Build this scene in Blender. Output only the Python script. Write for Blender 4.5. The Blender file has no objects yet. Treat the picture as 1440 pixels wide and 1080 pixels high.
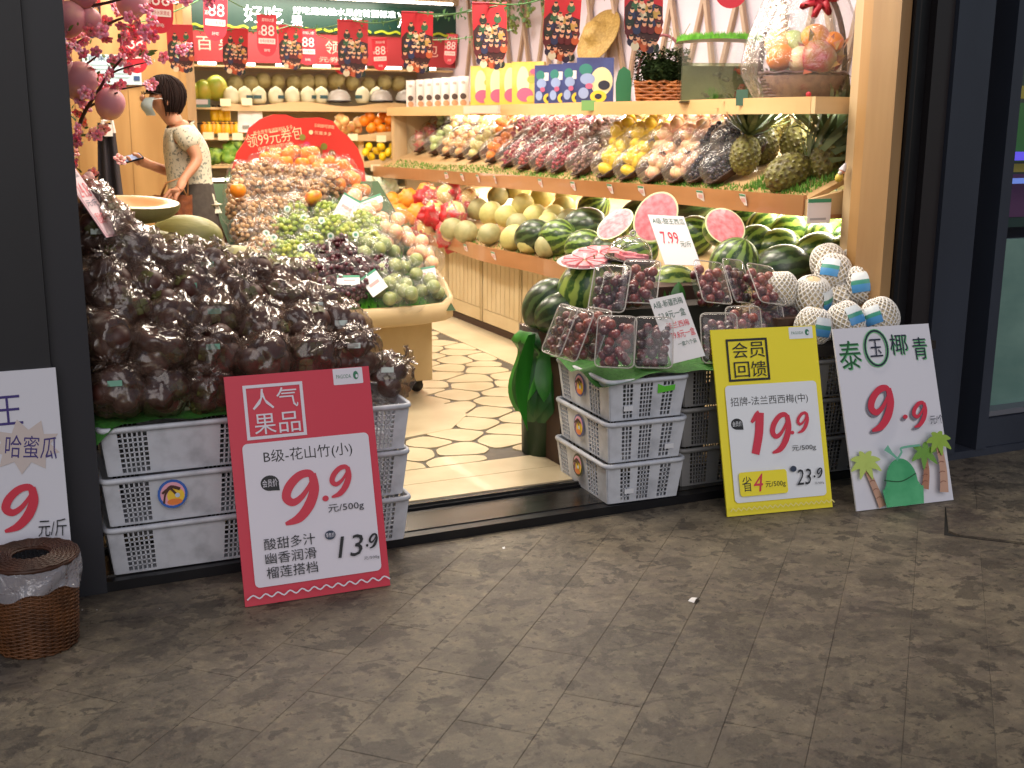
import bpy, bmesh, math, random
from mathutils import Vector, Matrix, Euler, noise
random.seed(7)
S = bpy.context.scene
C = S.collection
R = math.radians
# ------------------------------------------------------------------ camera
CH = 1.5; FPX = 1630.0
YAW, PITCH, ROLL = R(25), R(12.79), R(0.35)
fw = Vector((math.sin(YAW)*math.cos(PITCH), math.cos(YAW)*math.cos(PITCH), -math.sin(PITCH)))
r0 = Vector((math.cos(YAW), -math.sin(YAW), 0)); u0 = r0.cross(fw)
rt = math.cos(ROLL)*r0 + math.sin(ROLL)*u0
up = -math.sin(ROLL)*r0 + math.cos(ROLL)*u0
cd = bpy.data.cameras.new('camera'); cam = bpy.data.objects.new('camera', cd); C.objects.link(cam)
cd.sensor_width = 36; cd.lens = 36*FPX/1440; cd.clip_end = 200; cd.clip_start = .05
m = Matrix((rt, up, -fw)).transposed().to_4x4(); m.translation = (0, 0, CH); cam.matrix_world = m
cd.dof.use_dof = True; cd.dof.focus_distance = 4.2; cd.dof.aperture_fstop = 5.6
S.camera = cam
def at(px, py, x=None, y=None, z=None, d=None):
    v = fw + (px-720)/FPX*rt - (py-540)/FPX*up
    if z is not None: t = (z-CH)/v.z
    elif y is not None: t = y/v.y
    elif x is not None: t = x/v.x
    else: t = d
    return Vector((0, 0, CH)) + v*t
def surf(px, py, f, t0=2.5, t1=14):       # first point of a sight line that meets the height field z = f(x, y)
    v = fw + (px-720)/FPX*rt - (py-540)/FPX*up
    t = t0; st = .06
    while t < t1 and CH+v.z*t > f(v.x*t, v.y*t): t += st
    for _ in range(12):
        st /= 2; t += -st if CH+v.z*t <= f(v.x*t, v.y*t) else st
    return Vector((0, 0, CH))+v*t
# ------------------------------------------------------------------ world, sun, exposure
W = bpy.data.worlds.new('World'); S.world = W; W.use_nodes = True
nt = W.node_tree; bg = nt.nodes['Background']
sky = nt.nodes.new('ShaderNodeTexSky'); sky.sky_type = 'NISHITA'; sky.sun_disc = False
sky.sun_elevation = R(32); sky.sun_rotation = R(194); sky.air_density = 1.0; sky.dust_density = 1.0
nt.links.new(sky.outputs[0], bg.inputs[0]); bg.inputs[1].default_value = 0.05
sl = bpy.data.lights.new('sun', 'SUN'); so = bpy.data.objects.new('sun', sl); C.objects.link(so)
sl.energy = .9; sl.angle = R(50); sl.color = (1.0, 0.92, 0.90)
so.rotation_euler = Euler((R(58), 0, R(-14)))
S.view_settings.view_transform = 'Standard'; S.view_settings.look = 'None'
S.view_settings.gamma = 1; S.view_settings.use_curve_mapping = False; S.view_settings.exposure = 0.0
cy = S.cycles
cy.use_denoising = True; cy.max_bounces = 7; cy.diffuse_bounces = 3; cy.glossy_bounces = 3
cy.transparent_max_bounces = 14; cy.transmission_bounces = 4; cy.sample_clamp_indirect = 4
cy.caustics_reflective = False; cy.caustics_refractive = False; cy.use_adaptive_sampling = True
cy.adaptive_threshold = 0.02
# interior lamps (the shop's own ceiling panels and shelf strips, plus an added doorway fill)
def area(name, loc, sx, sy, watts, col=(1, .86, .68), rot=(0, 0, 0)):
    l = bpy.data.lights.new(name, 'AREA'); l.shape = 'RECTANGLE'; l.size = sx; l.size_y = sy; l.energy = watts; l.color = col
    o = bpy.data.objects.new(name, l); C.objects.link(o); o.location = loc; o.rotation_euler = rot
    return o
WARM = (1, .90, .76)
area('doorway_fill', (2.9, 3.92, 2.7), 1.2, .12, 14, WARM)  # unseen pair of fill lights, added to brighten the oak post
area('doorway_fill', (1.1, 3.92, 2.7), 1.2, .12, 5, WARM)
for yy in (4.9, 6.7, 8.6):
    for xx in (1.2, 2.7):
        area('ceiling_lamp', (xx, yy, 2.57), .5, .9, 44, WARM)
area('wall_wash_lamp', (3.35, 6.2, 2.5), .1, 3.6, 16, (1, .9, .85), (0, R(-35), 0))
area('back_lamp', (2.6, 9.9, 2.5), 1.8, .3, 22, WARM, (R(25), 0, 0))
for ya, yb in ((4.35, 5.9), (6.0, 7.8), (7.9, 9.4)):
    area('upper_shelf_lamp', (3.86, (ya+yb)/2, 1.555), .03, yb-ya, 24, (1, .91, .76), (0, R(-8), 0))
    area('lower_shelf_lamp', (3.84, (ya+yb)/2, 1.13), .03, yb-ya, 18, (1, .91, .74), (0, R(-8), 0))
for zz in (1.93, 1.56, 1.28, 1.03):
    area('back_shelf_lamp', (2.95, 10.45, zz), 2.0, .03, 5.5, (1, .9, .7))
# ------------------------------------------------------------------ materials
def lin(c):
    if isinstance(c, str):
        c = tuple(int(c[i:i+2], 16)/255 for i in (0, 2, 4))
    return tuple(x/12.92 if x <= .04045 else ((x+.055)/1.055)**2.4 for x in c)
MATS = {}
def mat(name, col, rough=.5, col2=None, scale=8, stretch=(1, 1, 1), bump=0, bscale=None, metal=0, spec=.5, coat=0, world=False, sss=0, detail=4, contrast=(.35, .65), alpha=1, emit=0):
    if name in MATS: return MATS[name]
    m = bpy.data.materials.new(name); m.use_nodes = True; MATS[name] = m
    n = m.node_tree.nodes; L = m.node_tree.links; b = n['Principled BSDF']
    c = lin(col); b.inputs['Base Color'].default_value = (*c, 1)
    b.inputs['Roughness'].default_value = rough; b.inputs['Metallic'].default_value = metal
    b.inputs['Specular IOR Level'].default_value = spec; b.inputs['Coat Weight'].default_value = coat
    if alpha < 1: b.inputs['Alpha'].default_value = alpha
    if sss: b.inputs['Subsurface Weight'].default_value = sss; b.inputs['Subsurface Scale'].default_value = .02
    if emit:
        b.inputs['Emission Color'].default_value = (*c, 1); b.inputs['Emission Strength'].default_value = emit
    if col2 or bump:
        tc = n.new('ShaderNodeNewGeometry' if world else 'ShaderNodeTexCoord')
        mp = n.new('ShaderNodeMapping'); mp.inputs['Scale'].default_value = stretch
        L.new(tc.outputs['Position' if world else 'Object'], mp.inputs[0])
        nz = n.new('ShaderNodeTexNoise'); nz.inputs['Scale'].default_value = scale; nz.inputs['Detail'].default_value = detail
        L.new(mp.outputs[0], nz.inputs['Vector'])
        if col2:
            rp = n.new('ShaderNodeValToRGB'); rp.color_ramp.elements[0].position, rp.color_ramp.elements[1].position = contrast
            rp.color_ramp.elements[0].color = (*c, 1); rp.color_ramp.elements[1].color = (*lin(col2), 1)
            L.new(nz.outputs['Fac'], rp.inputs[0]); L.new(rp.outputs[0], b.inputs['Base Color'])
        if bump:
            nb = nz
            if bscale:
                nb = n.new('ShaderNodeTexNoise'); nb.inputs['Scale'].default_value = bscale; nb.inputs['Detail'].default_value = 5
                L.new(mp.outputs[0], nb.inputs['Vector'])
            bp = n.new('ShaderNodeBump'); bp.inputs['Strength'].default_value = bump; bp.inputs['Distance'].default_value = .01
            L.new(nb.outputs['Fac'], bp.inputs['Height']); L.new(bp.outputs[0], b.inputs['Normal'])
    return m
def film_mat(name, tint=(1, 1, 1), lo=.06, hi=.75, rough=.12, bscale=30, bump=.5, body=(.8, .8, .8), milky=0.06):
    m = bpy.data.materials.new(name); m.use_nodes = True; n = m.node_tree.nodes; L = m.node_tree.links
    for x in list(n): n.remove(x)
    out = n.new('ShaderNodeOutputMaterial'); mix = n.new('ShaderNodeMixShader'); tr = n.new('ShaderNodeBsdfTransparent'); gl = n.new('ShaderNodeBsdfGlossy')
    tr.inputs[0].default_value = (*tint, 1); gl.inputs['Roughness'].default_value = rough
    tc = n.new('ShaderNodeTexCoord'); nz = n.new('ShaderNodeTexNoise'); nz.inputs['Scale'].default_value = bscale; nz.inputs['Detail'].default_value = 3
    nz.inputs['Distortion'].default_value = .8
    L.new(tc.outputs['Object'], nz.inputs['Vector'])
    bp = n.new('ShaderNodeBump'); bp.inputs['Strength'].default_value = bump; bp.inputs['Distance'].default_value = .02
    L.new(nz.outputs['Fac'], bp.inputs['Height']); L.new(bp.outputs[0], gl.inputs['Normal'])
    lw = n.new('ShaderNodeLayerWeight'); lw.inputs['Blend'].default_value = .5; L.new(bp.outputs[0], lw.inputs['Normal'])
    pw = n.new('ShaderNodeMath'); pw.operation = 'POWER'; pw.inputs[1].default_value = 3.0; L.new(lw.outputs['Facing'], pw.inputs[0])
    mr = n.new('ShaderNodeMapRange'); mr.inputs['To Min'].default_value = lo; mr.inputs['To Max'].default_value = hi
    L.new(pw.outputs[0], mr.inputs['Value'])
    df = n.new('ShaderNodeBsdfDiffuse'); df.inputs[0].default_value = (*body, 1); m2 = n.new('ShaderNodeMixShader'); m2.inputs[0].default_value = milky
    L.new(tr.outputs[0], m2.inputs[1]); L.new(df.outputs[0], m2.inputs[2])
    L.new(mr.outputs[0], mix.inputs[0]); L.new(m2.outputs[0], mix.inputs[1]); L.new(gl.outputs[0], mix.inputs[2]); L.new(mix.outputs[0], out.inputs[0])
    return m
FILM = film_mat('cellophane_film', lo=.09, hi=.8)
DFILM = film_mat('thin_bag_film', tint=(.9, .88, .88), lo=.065, hi=.7, rough=.14, bscale=8, bump=.9, body=(.19, .115, .085), milky=.26)
PLAST = film_mat('clear_rigid_plastic', lo=.04, hi=.5, rough=.08, bscale=5, bump=.10, milky=.04)
GLASS = film_mat('window_glass', lo=.06, hi=.9, rough=.02, bscale=1, bump=.0, milky=.0)
WATER = film_mat('tank_water', tint=(.72, .78, .62), lo=.05, hi=.5, rough=.05, bscale=4, bump=.1, body=(.25, .3, .2), milky=.06)
OAK = mat('light_oak', 'C8AE86', .5, 'B4966C', 7, (1, 1, .12), bump=.05)
OAKY = mat('light_oak_lengthwise', 'BC9E74', .45, 'A88458', 7, (1, .1, 1), bump=.05)
OAKX = mat('light_oak_crosswise', 'D2B588', .5, 'C09E6E', 7, (.1, 1, 1), bump=.05)
LIP = mat('varnished_pine_lip', 'AE7C52', .3, '9A6A42', 6, (1, .15, 1), coat=.4)
CREAM = mat('cream_laminate', 'D3C19C', .45, 'C8B48C', 5, bump=.02)
DARKW = mat('dark_wood_gap', '3A2318', .6)
BLK = mat('black_metal', '141418', .35, '1C1C20', 6, metal=.2)
SLATE = mat('slate_blue_coated_metal', '363B47', .38, '30343F', 3, (1, 1, .2), bump=.02)
CHAR = mat('charcoal_coated_metal', '2A2B31', .42, '25262B', 3, (1, 1, .2), bump=.02)
WHITE = mat('white_paint', 'E6E2DE', .5)
PAPER = mat('white_paper', 'ECEAEA', .55)
REDP = mat('red_print', 'D4324A', .45)
INK = mat('black_ink', '15161C', .5)
GREENP = mat('green_print', '1F7A4A', .5)
STEEL = mat('brushed_steel', '605E5C', .26, '4E4C4A', 30, (.1, 1, 1), metal=.9, bump=.03)
GRASS = mat('artificial_grass', '5FA022', .6, '3E7F14', 40)
LEAF = mat('green_leaf', '2E6A22', .4, '1C4A16', 12)
LED = mat('led_strip', 'FFF6E6', .5, emit=9)
# ------------------------------------------------------------------ mesh helpers
class MB:
    def __init__(s): s.v = []; s.f = []; s.mi = []; s.cur = 0
    def add(s, vs, fs, M=None):
        o = len(s.v)
        s.v += [tuple(M @ Vector(p)) if M else tuple(p) for p in vs]
        s.f += [tuple(o+i for i in f) for f in fs]; s.mi += [s.cur]*len(fs)
        return s
    def box(s, x0, x1, y0, y1, z0, z1, M=None):
        vs = [(x, y, z) for z in (z0, z1) for y in (y0, y1) for x in (x0, x1)]
        return s.add(vs, [(0, 2, 3, 1), (4, 5, 7, 6), (0, 1, 5, 4), (2, 6, 7, 3), (0, 4, 6, 2), (1, 3, 7, 5)], M)
    def prism(s, poly, z0, z1, M=None):
        n = len(poly)
        vs = [(p[0], p[1], z0) for p in poly]+[(p[0], p[1], z1) for p in poly]
        return s.add(vs, [tuple(reversed(range(n))), tuple(range(n, 2*n))]+[(i, (i+1) % n, n+(i+1) % n, n+i) for i in range(n)], M)
    def tube(s, pts, r, n=6, cap=True, M=None):
        pts = [Vector(p) for p in pts]; rr = r if isinstance(r, (list, tuple)) else [r]*len(pts)
        vs = []; fs = []; prev = None
        for i, p in enumerate(pts):
            d = (pts[min(i+1, len(pts)-1)]-pts[max(i-1, 0)]).normalized()
            a = d.cross(Vector((0, 0, 1)) if abs(d.z) < .95 else Vector((1, 0, 0))).normalized()
            if prev is not None:
                a = (prev-d*prev.dot(d));  a = a.normalized() if a.length > 1e-6 else d.orthogonal().normalized()
            prev = a; b = d.cross(a)
            vs += [p+(a*math.cos(k*2*math.pi/n)+b*math.sin(k*2*math.pi/n))*rr[i] for k in range(n)]
        for i in range(len(pts)-1):
            fs += [(i*n+k, i*n+(k+1) % n, (i+1)*n+(k+1) % n, (i+1)*n+k) for k in range(n)]
        if cap: fs += [tuple(reversed(range(n))), tuple((len(pts)-1)*n+k for k in range(n))]
        return s.add(vs, fs, M)
    def sphere(s, c, r, sg=10, rg=7, sc=(1, 1, 1), M=None):
        vs = [(c[0], c[1], c[2]-r*sc[2])]; fs = []
        for j in range(1, rg):
            t = math.pi*j/rg
            for k in range(sg):
                a = 2*math.pi*k/sg
                vs.append((c[0]+r*sc[0]*math.sin(t)*math.cos(a), c[1]+r*sc[1]*math.sin(t)*math.sin(a), c[2]-r*sc[2]*math.cos(t)))
        vs.append((c[0], c[1], c[2]+r*sc[2]))
        for k in range(sg): fs.append((0, 1+(k+1) % sg, 1+k))
        for j in range(rg-2):
            for k in range(sg):
                a = 1+j*sg; fs.append((a+k, a+(k+1) % sg, a+sg+(k+1) % sg, a+sg+k))
        a = 1+(rg-2)*sg
        for k in range(sg): fs.append((a+k, a+(k+1) % sg, len(vs)-1))
        return s.add(vs, fs, M)
    def grid(s, fn, nu, nv, closed=False, M=None):
        vs = [fn(i/(nu if closed else nu-1), j/(nv-1)) for j in range(nv) for i in range(nu)]
        fs = []
        for j in range(nv-1):
            for i in range(nu if closed else nu-1):
                a = j*nu+i; b = j*nu+(i+1) % nu
                fs.append((a, b, b+nu, a+nu))
        return s.add(vs, fs, M)
    def lathe(s, prof, n=16, M=None):
        return s.grid(lambda u, v: (lambda p: (p[0]*math.cos(2*math.pi*u), p[0]*math.sin(2*math.pi*u), p[1]))(prof[min(len(prof)-1, int(round(v*(len(prof)-1))))]), n, len(prof), True, M)
    def mesh(s, name, mats, smooth=False):
        me = bpy.data.meshes.new(name); me.from_pydata(s.v, [], s.f)
        for m_ in (mats if isinstance(mats, (list, tuple)) else [mats]): me.materials.append(m_)
        if any(s.mi): me.polygons.foreach_set('material_index', s.mi)
        if smooth: me.polygons.foreach_set('use_smooth', [True]*len(me.polygons))
        me.update(); return me
    def build(s, name, mats, parent=None, smooth=False, loc=None, rot=None, **tags):
        return obj(name, s.mesh(name, mats, smooth), parent, loc, rot, **tags)
def obj(name, me, parent=None, loc=None, rot=None, scale=None, label=None, cat=None, group=None, kind=None):
    o = bpy.data.objects.new(name, me); C.objects.link(o)
    if parent: o.parent = parent
    if loc is not None: o.location = loc
    if rot is not None: o.rotation_euler = rot
    if scale is not None: o.scale = scale if hasattr(scale, '__len__') else (scale,)*3
    return tag(o, label, cat, group, kind)
def tag(o, label=None, cat=None, group=None, kind=None):
    if label: o['label'] = label
    if cat: o['category'] = cat
    if group: o['group'] = group
    if kind: o['kind'] = kind
    return o
def thing(name, label, cat, loc=(0, 0, 0), rot=(0, 0, 0), group=None, scale=None):
    return obj(name, None, None, loc, rot, scale, label, cat, group)
def struct(name, mb, m_, **k):
    return mb.build(name, m_, None, kind='structure', **k)
KIDS = {}
def dup(o, loc=None, rot=None, label=None, group=None, scale=None, parent=None):
    c = o.copy(); C.objects.link(c)
    if parent: c.parent = parent
    if loc is not None: c.location = loc
    if rot is not None: c.rotation_euler = rot
    if scale is not None: c.scale = scale if hasattr(scale, '__len__') else (scale,)*3
    if label: c['label'] = label
    if group: c['group'] = group
    if o.name not in KIDS: KIDS[o.name] = [x.name for x in o.children]
    for n_ in KIDS[o.name]: dup(bpy.data.objects[n_], parent=c)
    return c
class Proto:                                # first use takes the prototype itself, then copies
    def __init__(s, o): s.o = o; s.used = False
    def put(s, loc, rot=None, label=None, group=None, scale=None):
        if s.used: return dup(s.o, loc, rot, label, group, scale)
        s.used = True; o = s.o
        KIDS[o.name] = [x.name for x in o.children]
        o.location = loc
        if rot is not None: o.rotation_euler = rot
        if scale is not None: o.scale = scale if hasattr(scale, '__len__') else (scale,)*3
        tag(o, label, None, group); return o
ORD = ['first', 'second', 'third', 'fourth', 'fifth', 'sixth', 'seventh', 'eighth', 'ninth', 'tenth', 'eleventh', 'twelfth', 'thirteenth', 'fourteenth', 'fifteenth', 'sixteenth']
def rj(a): return random.uniform(-a, a)
# flat print --------------------------------------------------------------
TX = {}
def text_geo(s, bold=0, shear=0):
    k = (s, shear)
    if k not in TX:
        cu = bpy.data.curves.new('lettering', 'FONT'); cu.body = s; cu.resolution_u = 2; cu.shear = shear; cu.fill_mode = 'BOTH'
        ob = bpy.data.objects.new('lettering', cu)
        me = bpy.data.meshes.new_from_object(ob)
        vs = [tuple(v.co) for v in me.vertices]; fs = [tuple(p.vertices) for p in me.polygons]
        bpy.data.objects.remove(ob); bpy.data.curves.remove(cu); bpy.data.meshes.remove(me)
        x0 = min(v[0] for v in vs); x1 = max(v[0] for v in vs); y0 = min(v[1] for v in vs); y1 = max(v[1] for v in vs)
        TX[k] = ([((v[0]-x0)/(x1-x0), (v[1]-y0)/(y1-y0)) for v in vs], fs)
    return TX[k]
class Sheet:
    """flat print on a board: local x right, local y up, layers stacked along local z"""
    def __init__(s, parent, z=.0006): s.p = parent; s.z = z
    def lay(s): s.z += .0007; return s.z
    def text(s, t, x0, y0, x1, y1, m_, bold=0, shear=0, rot=0, name='lettering'):
        vs, fs = text_geo(t, bold, shear); z = s.lay(); mb = MB()
        cx, cy_ = (x0+x1)/2, (y0+y1)/2; c, sn = math.cos(rot), math.sin(rot)
        P = []
        d_ = bold*(y1-y0)*.9
        for k, (ox, oy) in enumerate(((0, 0), (1, 0), (-1, 0), (0, 1), (0, -1), (.7, .7), (-.7, -.7)) if bold else ((0, 0),)):
            P = []
            for u, v in vs:
                a = x0+u*(x1-x0)-cx+ox*d_; b = y0+v*(y1-y0)-cy_+oy*d_
                P.append((cx+a*c-b*sn, cy_+a*sn+b*c, z+k*.00007))
            mb.add(P, fs); return mb.build(name, m_, s.p)
    def poly(s, pts, m_, name='print'):
        z = s.lay(); return MB().add([(x, y, z) for x, y in pts], [tuple(range(len(pts)))]).build(name, m_, s.p)
    def rrect(s, x0, y0, x1, y1, r, m_, name='print'):
        pts = []
        for cx, cy_, a in ((x1-r, y1-r, 0), (x0+r, y1-r, 90), (x0+r, y0+r, 180), (x1-r, y0+r, 270)):
            pts += [(cx+r*math.cos(R(a+t)), cy_+r*math.sin(R(a+t))) for t in (0, 22, 45, 68, 90)]
        return s.poly(pts, m_, name)
    def disc(s, cx, cy_, rx, ry, m_, name='print', n=20):
        return s.poly([(cx+rx*math.cos(2*math.pi*k/n), cy_+ry*math.sin(2*math.pi*k/n)) for k in range(n)], m_, name)
    def frame(s, x0, y0, x1, y1, t, m_, name='print_frame'):
        z = s.lay(); a = [(x0, y0), (x1, y0), (x1, y1), (x0, y1)]; b = [(x0+t, y0+t), (x1-t, y0+t), (x1-t, y1-t), (x0+t, y1-t)]
        return MB().add([(x, y, z) for x, y in a+b], [(i, (i+1) % 4, 4+(i+1) % 4, 4+i) for i in range(4)]).build(name, m_, s.p)
    def stroke(s, pts, w, m_, name='brush_stroke', sub=6):
        z = s.lay(); P = smooth_path([Vector((p[0], p[1], 0)) for p in pts], sub); n = len(P)
        ws = w if isinstance(w, (list, tuple)) else [w]*len(pts)
        vs = []
        for i, p in enumerate(P):
            t = i/(n-1)*(len(ws)-1); k = min(int(t), len(ws)-2); ww = ws[k]+(ws[k+1]-ws[k])*(t-k)
            d = (P[min(i+1, n-1)]-P[max(i-1, 0)]).normalized(); q = Vector((-d.y, d.x, 0))*ww/2
            vs += [(p.x+q.x, p.y+q.y, z), (p.x-q.x, p.y-q.y, z)]
        return MB().add(vs, [(2*i+1, 2*i+3, 2*i+2, 2*i) for i in range(n-1)]).build(name, m_, s.p)
    def nine(s, x0, y0, x1, y1, m_, name='numeral'):
        w, h = x1-x0, y1-y0
        a = (lambda u, v: (x0+u*w, y0+v*h))
        s.stroke([a(.93, .80), a(.80, .93), a(.52, .90), a(.24, .72), a(.14, .52), a(.30, .41), a(.55, .50), a(.78, .70), a(.88, .86)], [.15*w, .2*w, .22*w, .24*w, .24*w, .2*w, .15*w, .1*w, .05*w], m_, name)
        s.stroke([a(.88, .92), a(.90, .62), a(.72, .32), a(.42, .10), a(.05, .02)], [.2*w, .26*w, .28*w, .24*w, .08*w], m_, name)
def smooth_path(pts, sub=6):
    out = []
    for i in range(len(pts)-1):
        p0 = pts[max(i-1, 0)]; p1 = pts[i]; p2 = pts[i+1]; p3 = pts[min(i+2, len(pts)-1)]
        for k in range(sub):
            t = k/sub
            out.append(.5*((2*p1)+(-p0+p2)*t+(2*p0-5*p1+4*p2-p3)*t*t+(-p0+3*p1-3*p2+p3)*t**3))
    out.append(pts[-1]); return out
def board(name, bl, br, tl, w, h, t, m_, label, cat, group=None):
    """a card whose lower left, lower right and upper left corners are given; local x right, y up"""
    x = (Vector(br)-Vector(bl)).normalized(); y = (Vector(tl)-Vector(bl)); y = (y-x*y.dot(x)).normalized(); z = x.cross(y)
    o = MB().box(0, w, 0, h, -t, 0).build(name, m_); M = Matrix((x, y, z)).transposed().to_4x4(); M.translation = bl; o.matrix_world = M
    tag(o, label, cat, group); return o
# ================================================================== SETTING
GRD = mat('pavement_stone', '6C6055', .6, '524942', 1.7, bump=.3, bscale=45, world=True, detail=9)
def add_dirt(m):
    n = m.node_tree.nodes; L = m.node_tree.links; b = n['Principled BSDF']; base = b.inputs['Base Color'].links[0].from_socket
    g = n.new('ShaderNodeNewGeometry')
    def spots(scale, lo, hi, col, fac, dist=0, stretch=(1, 1, 1)):
        nonlocal base
        mp = n.new('ShaderNodeMapping'); mp.inputs['Scale'].default_value = stretch; L.new(g.outputs['Position'], mp.inputs[0])
        z = n.new('ShaderNodeTexNoise'); z.inputs['Scale'].default_value = scale; z.inputs['Detail'].default_value = 6; z.inputs['Roughness'].default_value = .62; z.inputs['Distortion'].default_value = dist
        L.new(mp.outputs[0], z.inputs['Vector'])
        mr = n.new('ShaderNodeMapRange'); mr.inputs[1].default_value = lo; mr.inputs[2].default_value = hi; mr.inputs[4].default_value = fac
        L.new(z.outputs['Fac'], mr.inputs[0])
        mx = n.new('ShaderNodeMix'); mx.data_type = 'RGBA'; mx.inputs[7].default_value = (*lin(col), 1)
        L.new(mr.outputs[0], mx.inputs[0]); L.new(base, mx.inputs[6]); base = mx.outputs[2]
    spots(1.3, .42, .6, '857A64', .6, .3)
    spots(3.2, .60, .635, '2E2624', .5, .6)
    spots(24, .45, .65, '96896F', .5, .2)
    spots(8, .52, .62, '857A62', .4, .3)
    spots(6, .55, .58, '2A211D', .68, .3)
    spots(2.2, .55, .60, '2C2421', .45, .9)
    spots(15, .585, .605, '241C1A', .75, .3)
    spots(34, .62, .64, '221B19', .7)
    spots(7, .61, .635, '2A2220', .6, .4, (1, 3.2, 1))
    spots(11, .45, .60, '4A4238', .45, .2)
    spots(38, .6, .66, '2E2622', .5)
    spots(70, .35, .75, '5E564B', .5)
    spots(260, .5, .72, '2E2824', .4)
    spots(190, .56, .70, '8E8472', .35)
    spots(2.1, .58, .66, '33262A', .35, .6)
    L.new(base, b.inputs['Base Color'])
add_dirt(GRD)
_n = GRD.node_tree.nodes; _L = GRD.node_tree.links; _b = _n['Principled BSDF']; _s = _b.inputs['Base Color'].links[0].from_socket
_o = _n.new('ShaderNodeObjectInfo'); _h = _n.new('ShaderNodeHueSaturation'); _m = _n.new('ShaderNodeMapRange'); _m.inputs[3].default_value = .90; _m.inputs[4].default_value = 1.12
_L.new(_o.outputs['Random'], _m.inputs[0]); _L.new(_m.outputs[0], _h.inputs['Value']); _L.new(_s, _h.inputs['Color']); _L.new(_h.outputs[0], _b.inputs['Base Color'])
SOIL = mat('joint_dirt', '1E1A17', .8, '6A6052', 3.5, world=True, contrast=(.40, .58))
struct('ground', MB().box(-30, 30, -30, 30, -.4, -.012), SOIL)
# slabs laid at 45 degrees in running bond, each a stone of its own
pave = struct('pavement', MB().box(-1.6, 6.2, .2, 3.8, -.03, -.0013), SOIL)
GRD_V = GRD
slabs = []
for k in range(5):
    q = MB(); w, l = .2165-.0012, .462-.0010; b_ = .0009; j = [.00015*(k-2)*((-1)**i) for i in range(4)]
    vs = [(0, 0, -.012), (w, 0, -.012), (w, l, -.012), (0, l, -.012), (0, 0, -b_), (w, 0, -b_), (w, l, -b_), (0, l, -b_), (b_, b_, j[0]*.8), (w-b_, b_, j[1]*.8), (w-b_, l-b_, j[2]*.8), (b_, l-b_, j[3]*.8)]
    fs = [(0, 1, 5, 4), (1, 2, 6, 5), (2, 3, 7, 6), (3, 0, 4, 7), (4, 5, 9, 8), (5, 6, 10, 9), (6, 7, 11, 10), (7, 4, 8, 11), (8, 9, 10, 11)]
    slabs.append(q.add(vs, fs).mesh('paving_slab', GRD))
ca = math.cos(R(-45)); 
for i in range(-24, 26):
    for j in range(-3, 20):
        # u along (+1,+1)/sqrt2 (narrow way), v along (-1,1)/sqrt2: narrow joints run along (1,1)
        perp = i*.2165+.025; al = j*.462+(.231 if i % 2 else 0)-.04
        # perp measured along (1,-1)/sqrt2, along measured on (1,1)/sqrt2
        x = (perp+al)/math.sqrt(2); y = (al-perp)/math.sqrt(2)
        cx = x+.34*.7; cy_ = y+.09
        if not (-1.2 < cx < 5.6 and .95 < cy_ < 3.66): continue
        p = at(720, 1120, z=0)
        # keep only slabs near the field of view
        d = Vector((cx, cy_, 0))-Vector((0, 0, 0)); ang = math.degrees(math.atan2(cx, cy_))
        if d.length < 1.75 or ang < -6 or ang > 60: continue
        o = obj('paving_slab', random.choice(slabs), pave, (x, y, random.choice([0, .0001, .0003, -.0002])), (0, 0, R(-45)))
# the plain strip of stone beyond the slabs
far = MB().box(-1.6, 6.2, 3.60, 3.8, -.012, -.0006)
far.build('kerb_stone', GRD, pave)
struct('outer_pavement', MB().box(-1.6, 6.2, .2, .95, -.0095, -.0014), GRD)
# a chipped corner of the paving: a low raised edge in front of the coconut board
A_ = Vector((3.205, 3.03, 0)); e1 = Vector((.707, .707, 0)); e2 = Vector((.707, -.707, 0))
q_ = [A_+e2*.05, A_+e2*.62, A_+e2*.62+e1*.34, A_+e1*.34, A_+e1*.03+e2*.01, A_+e1*.012+e2*.03]
MB().prism([(p.x, p.y) for p in q_], .0008, .0085).build('raised_slab', GRD, pave)
MB().prism([(p.x, p.y) for p in (A_-e1*.006-e2*.006, A_-e1*.006+e2*.62, A_+e2*.62+e1*.004, A_+e1*.345+e2*.004, A_+e1*.345-e2*.003)], .0004, .0007).build('open_joint', mat('black_joint', '14110F', .9), pave)
# doorstep ---------------------------------------------------------------
st = struct('doorstep', MB().box(.30, 3.5, 3.74, 4.0, 0, .034), BLK)
MB().box(.30, 3.5, 3.79, 3.985, .034, .038).build('steel_plate', STEEL, st)
MB().box(.30, 3.5, 4.0, 4.07, 0, .046).build('door_track', BLK, st)
MB().box(.30, 3.5, 4.015, 4.028, .046, .056).build('rail', STEEL, st)
# shop floor -------------------------------------------------------------
GROUT = mat('dark_grout', '4A443B', .5, '5A5348', 20)
TILE = mat('cream_stone', 'D3C4A4', .28, 'C6B594', 6, world=True, bump=.015, coat=.1)
floor = struct('shop_floor', MB().box(-1.5, 4.6, 4.07, 11.6, -.02, .044), GROUT)
MB().box(.3, 3.5, 4.075, 4.27, .044, .050).build('border_tile', TILE, floor)
MB().box(.3, 3.5, 4.274, 4.46, .044, .050).build('border_tile', TILE, floor)
MB().box(2.93, 3.5, 4.60, 10.4, .044, .050).build('border_tile', TILE, floor)
MB().prism([(-1.2, 4.95), (1.75, 4.95), (2.02, 5.02), (2.20, 5.25), (2.16, 5.7), (2.12, 6.2), (2.12, 10.4), (-1.2, 10.4)], .044, .0515).build('border_tile', TILE, floor)
def clip(poly, a, b, c):        # keep a*x+b*y<=c
    out = []
    for i in range(len(poly)):
        p, q = poly[i], poly[(i+1) % len(poly)]; dp, dq = a*p[0]+b*p[1]-c, a*q[0]+b*q[1]-c
        if dp <= 0: out.append(p)
        if dp*dq < 0: t = dp/(dp-dq); out.append((p[0]+(q[0]-p[0])*t, p[1]+(q[1]-p[1])*t))
    return out
seeds = []
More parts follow.
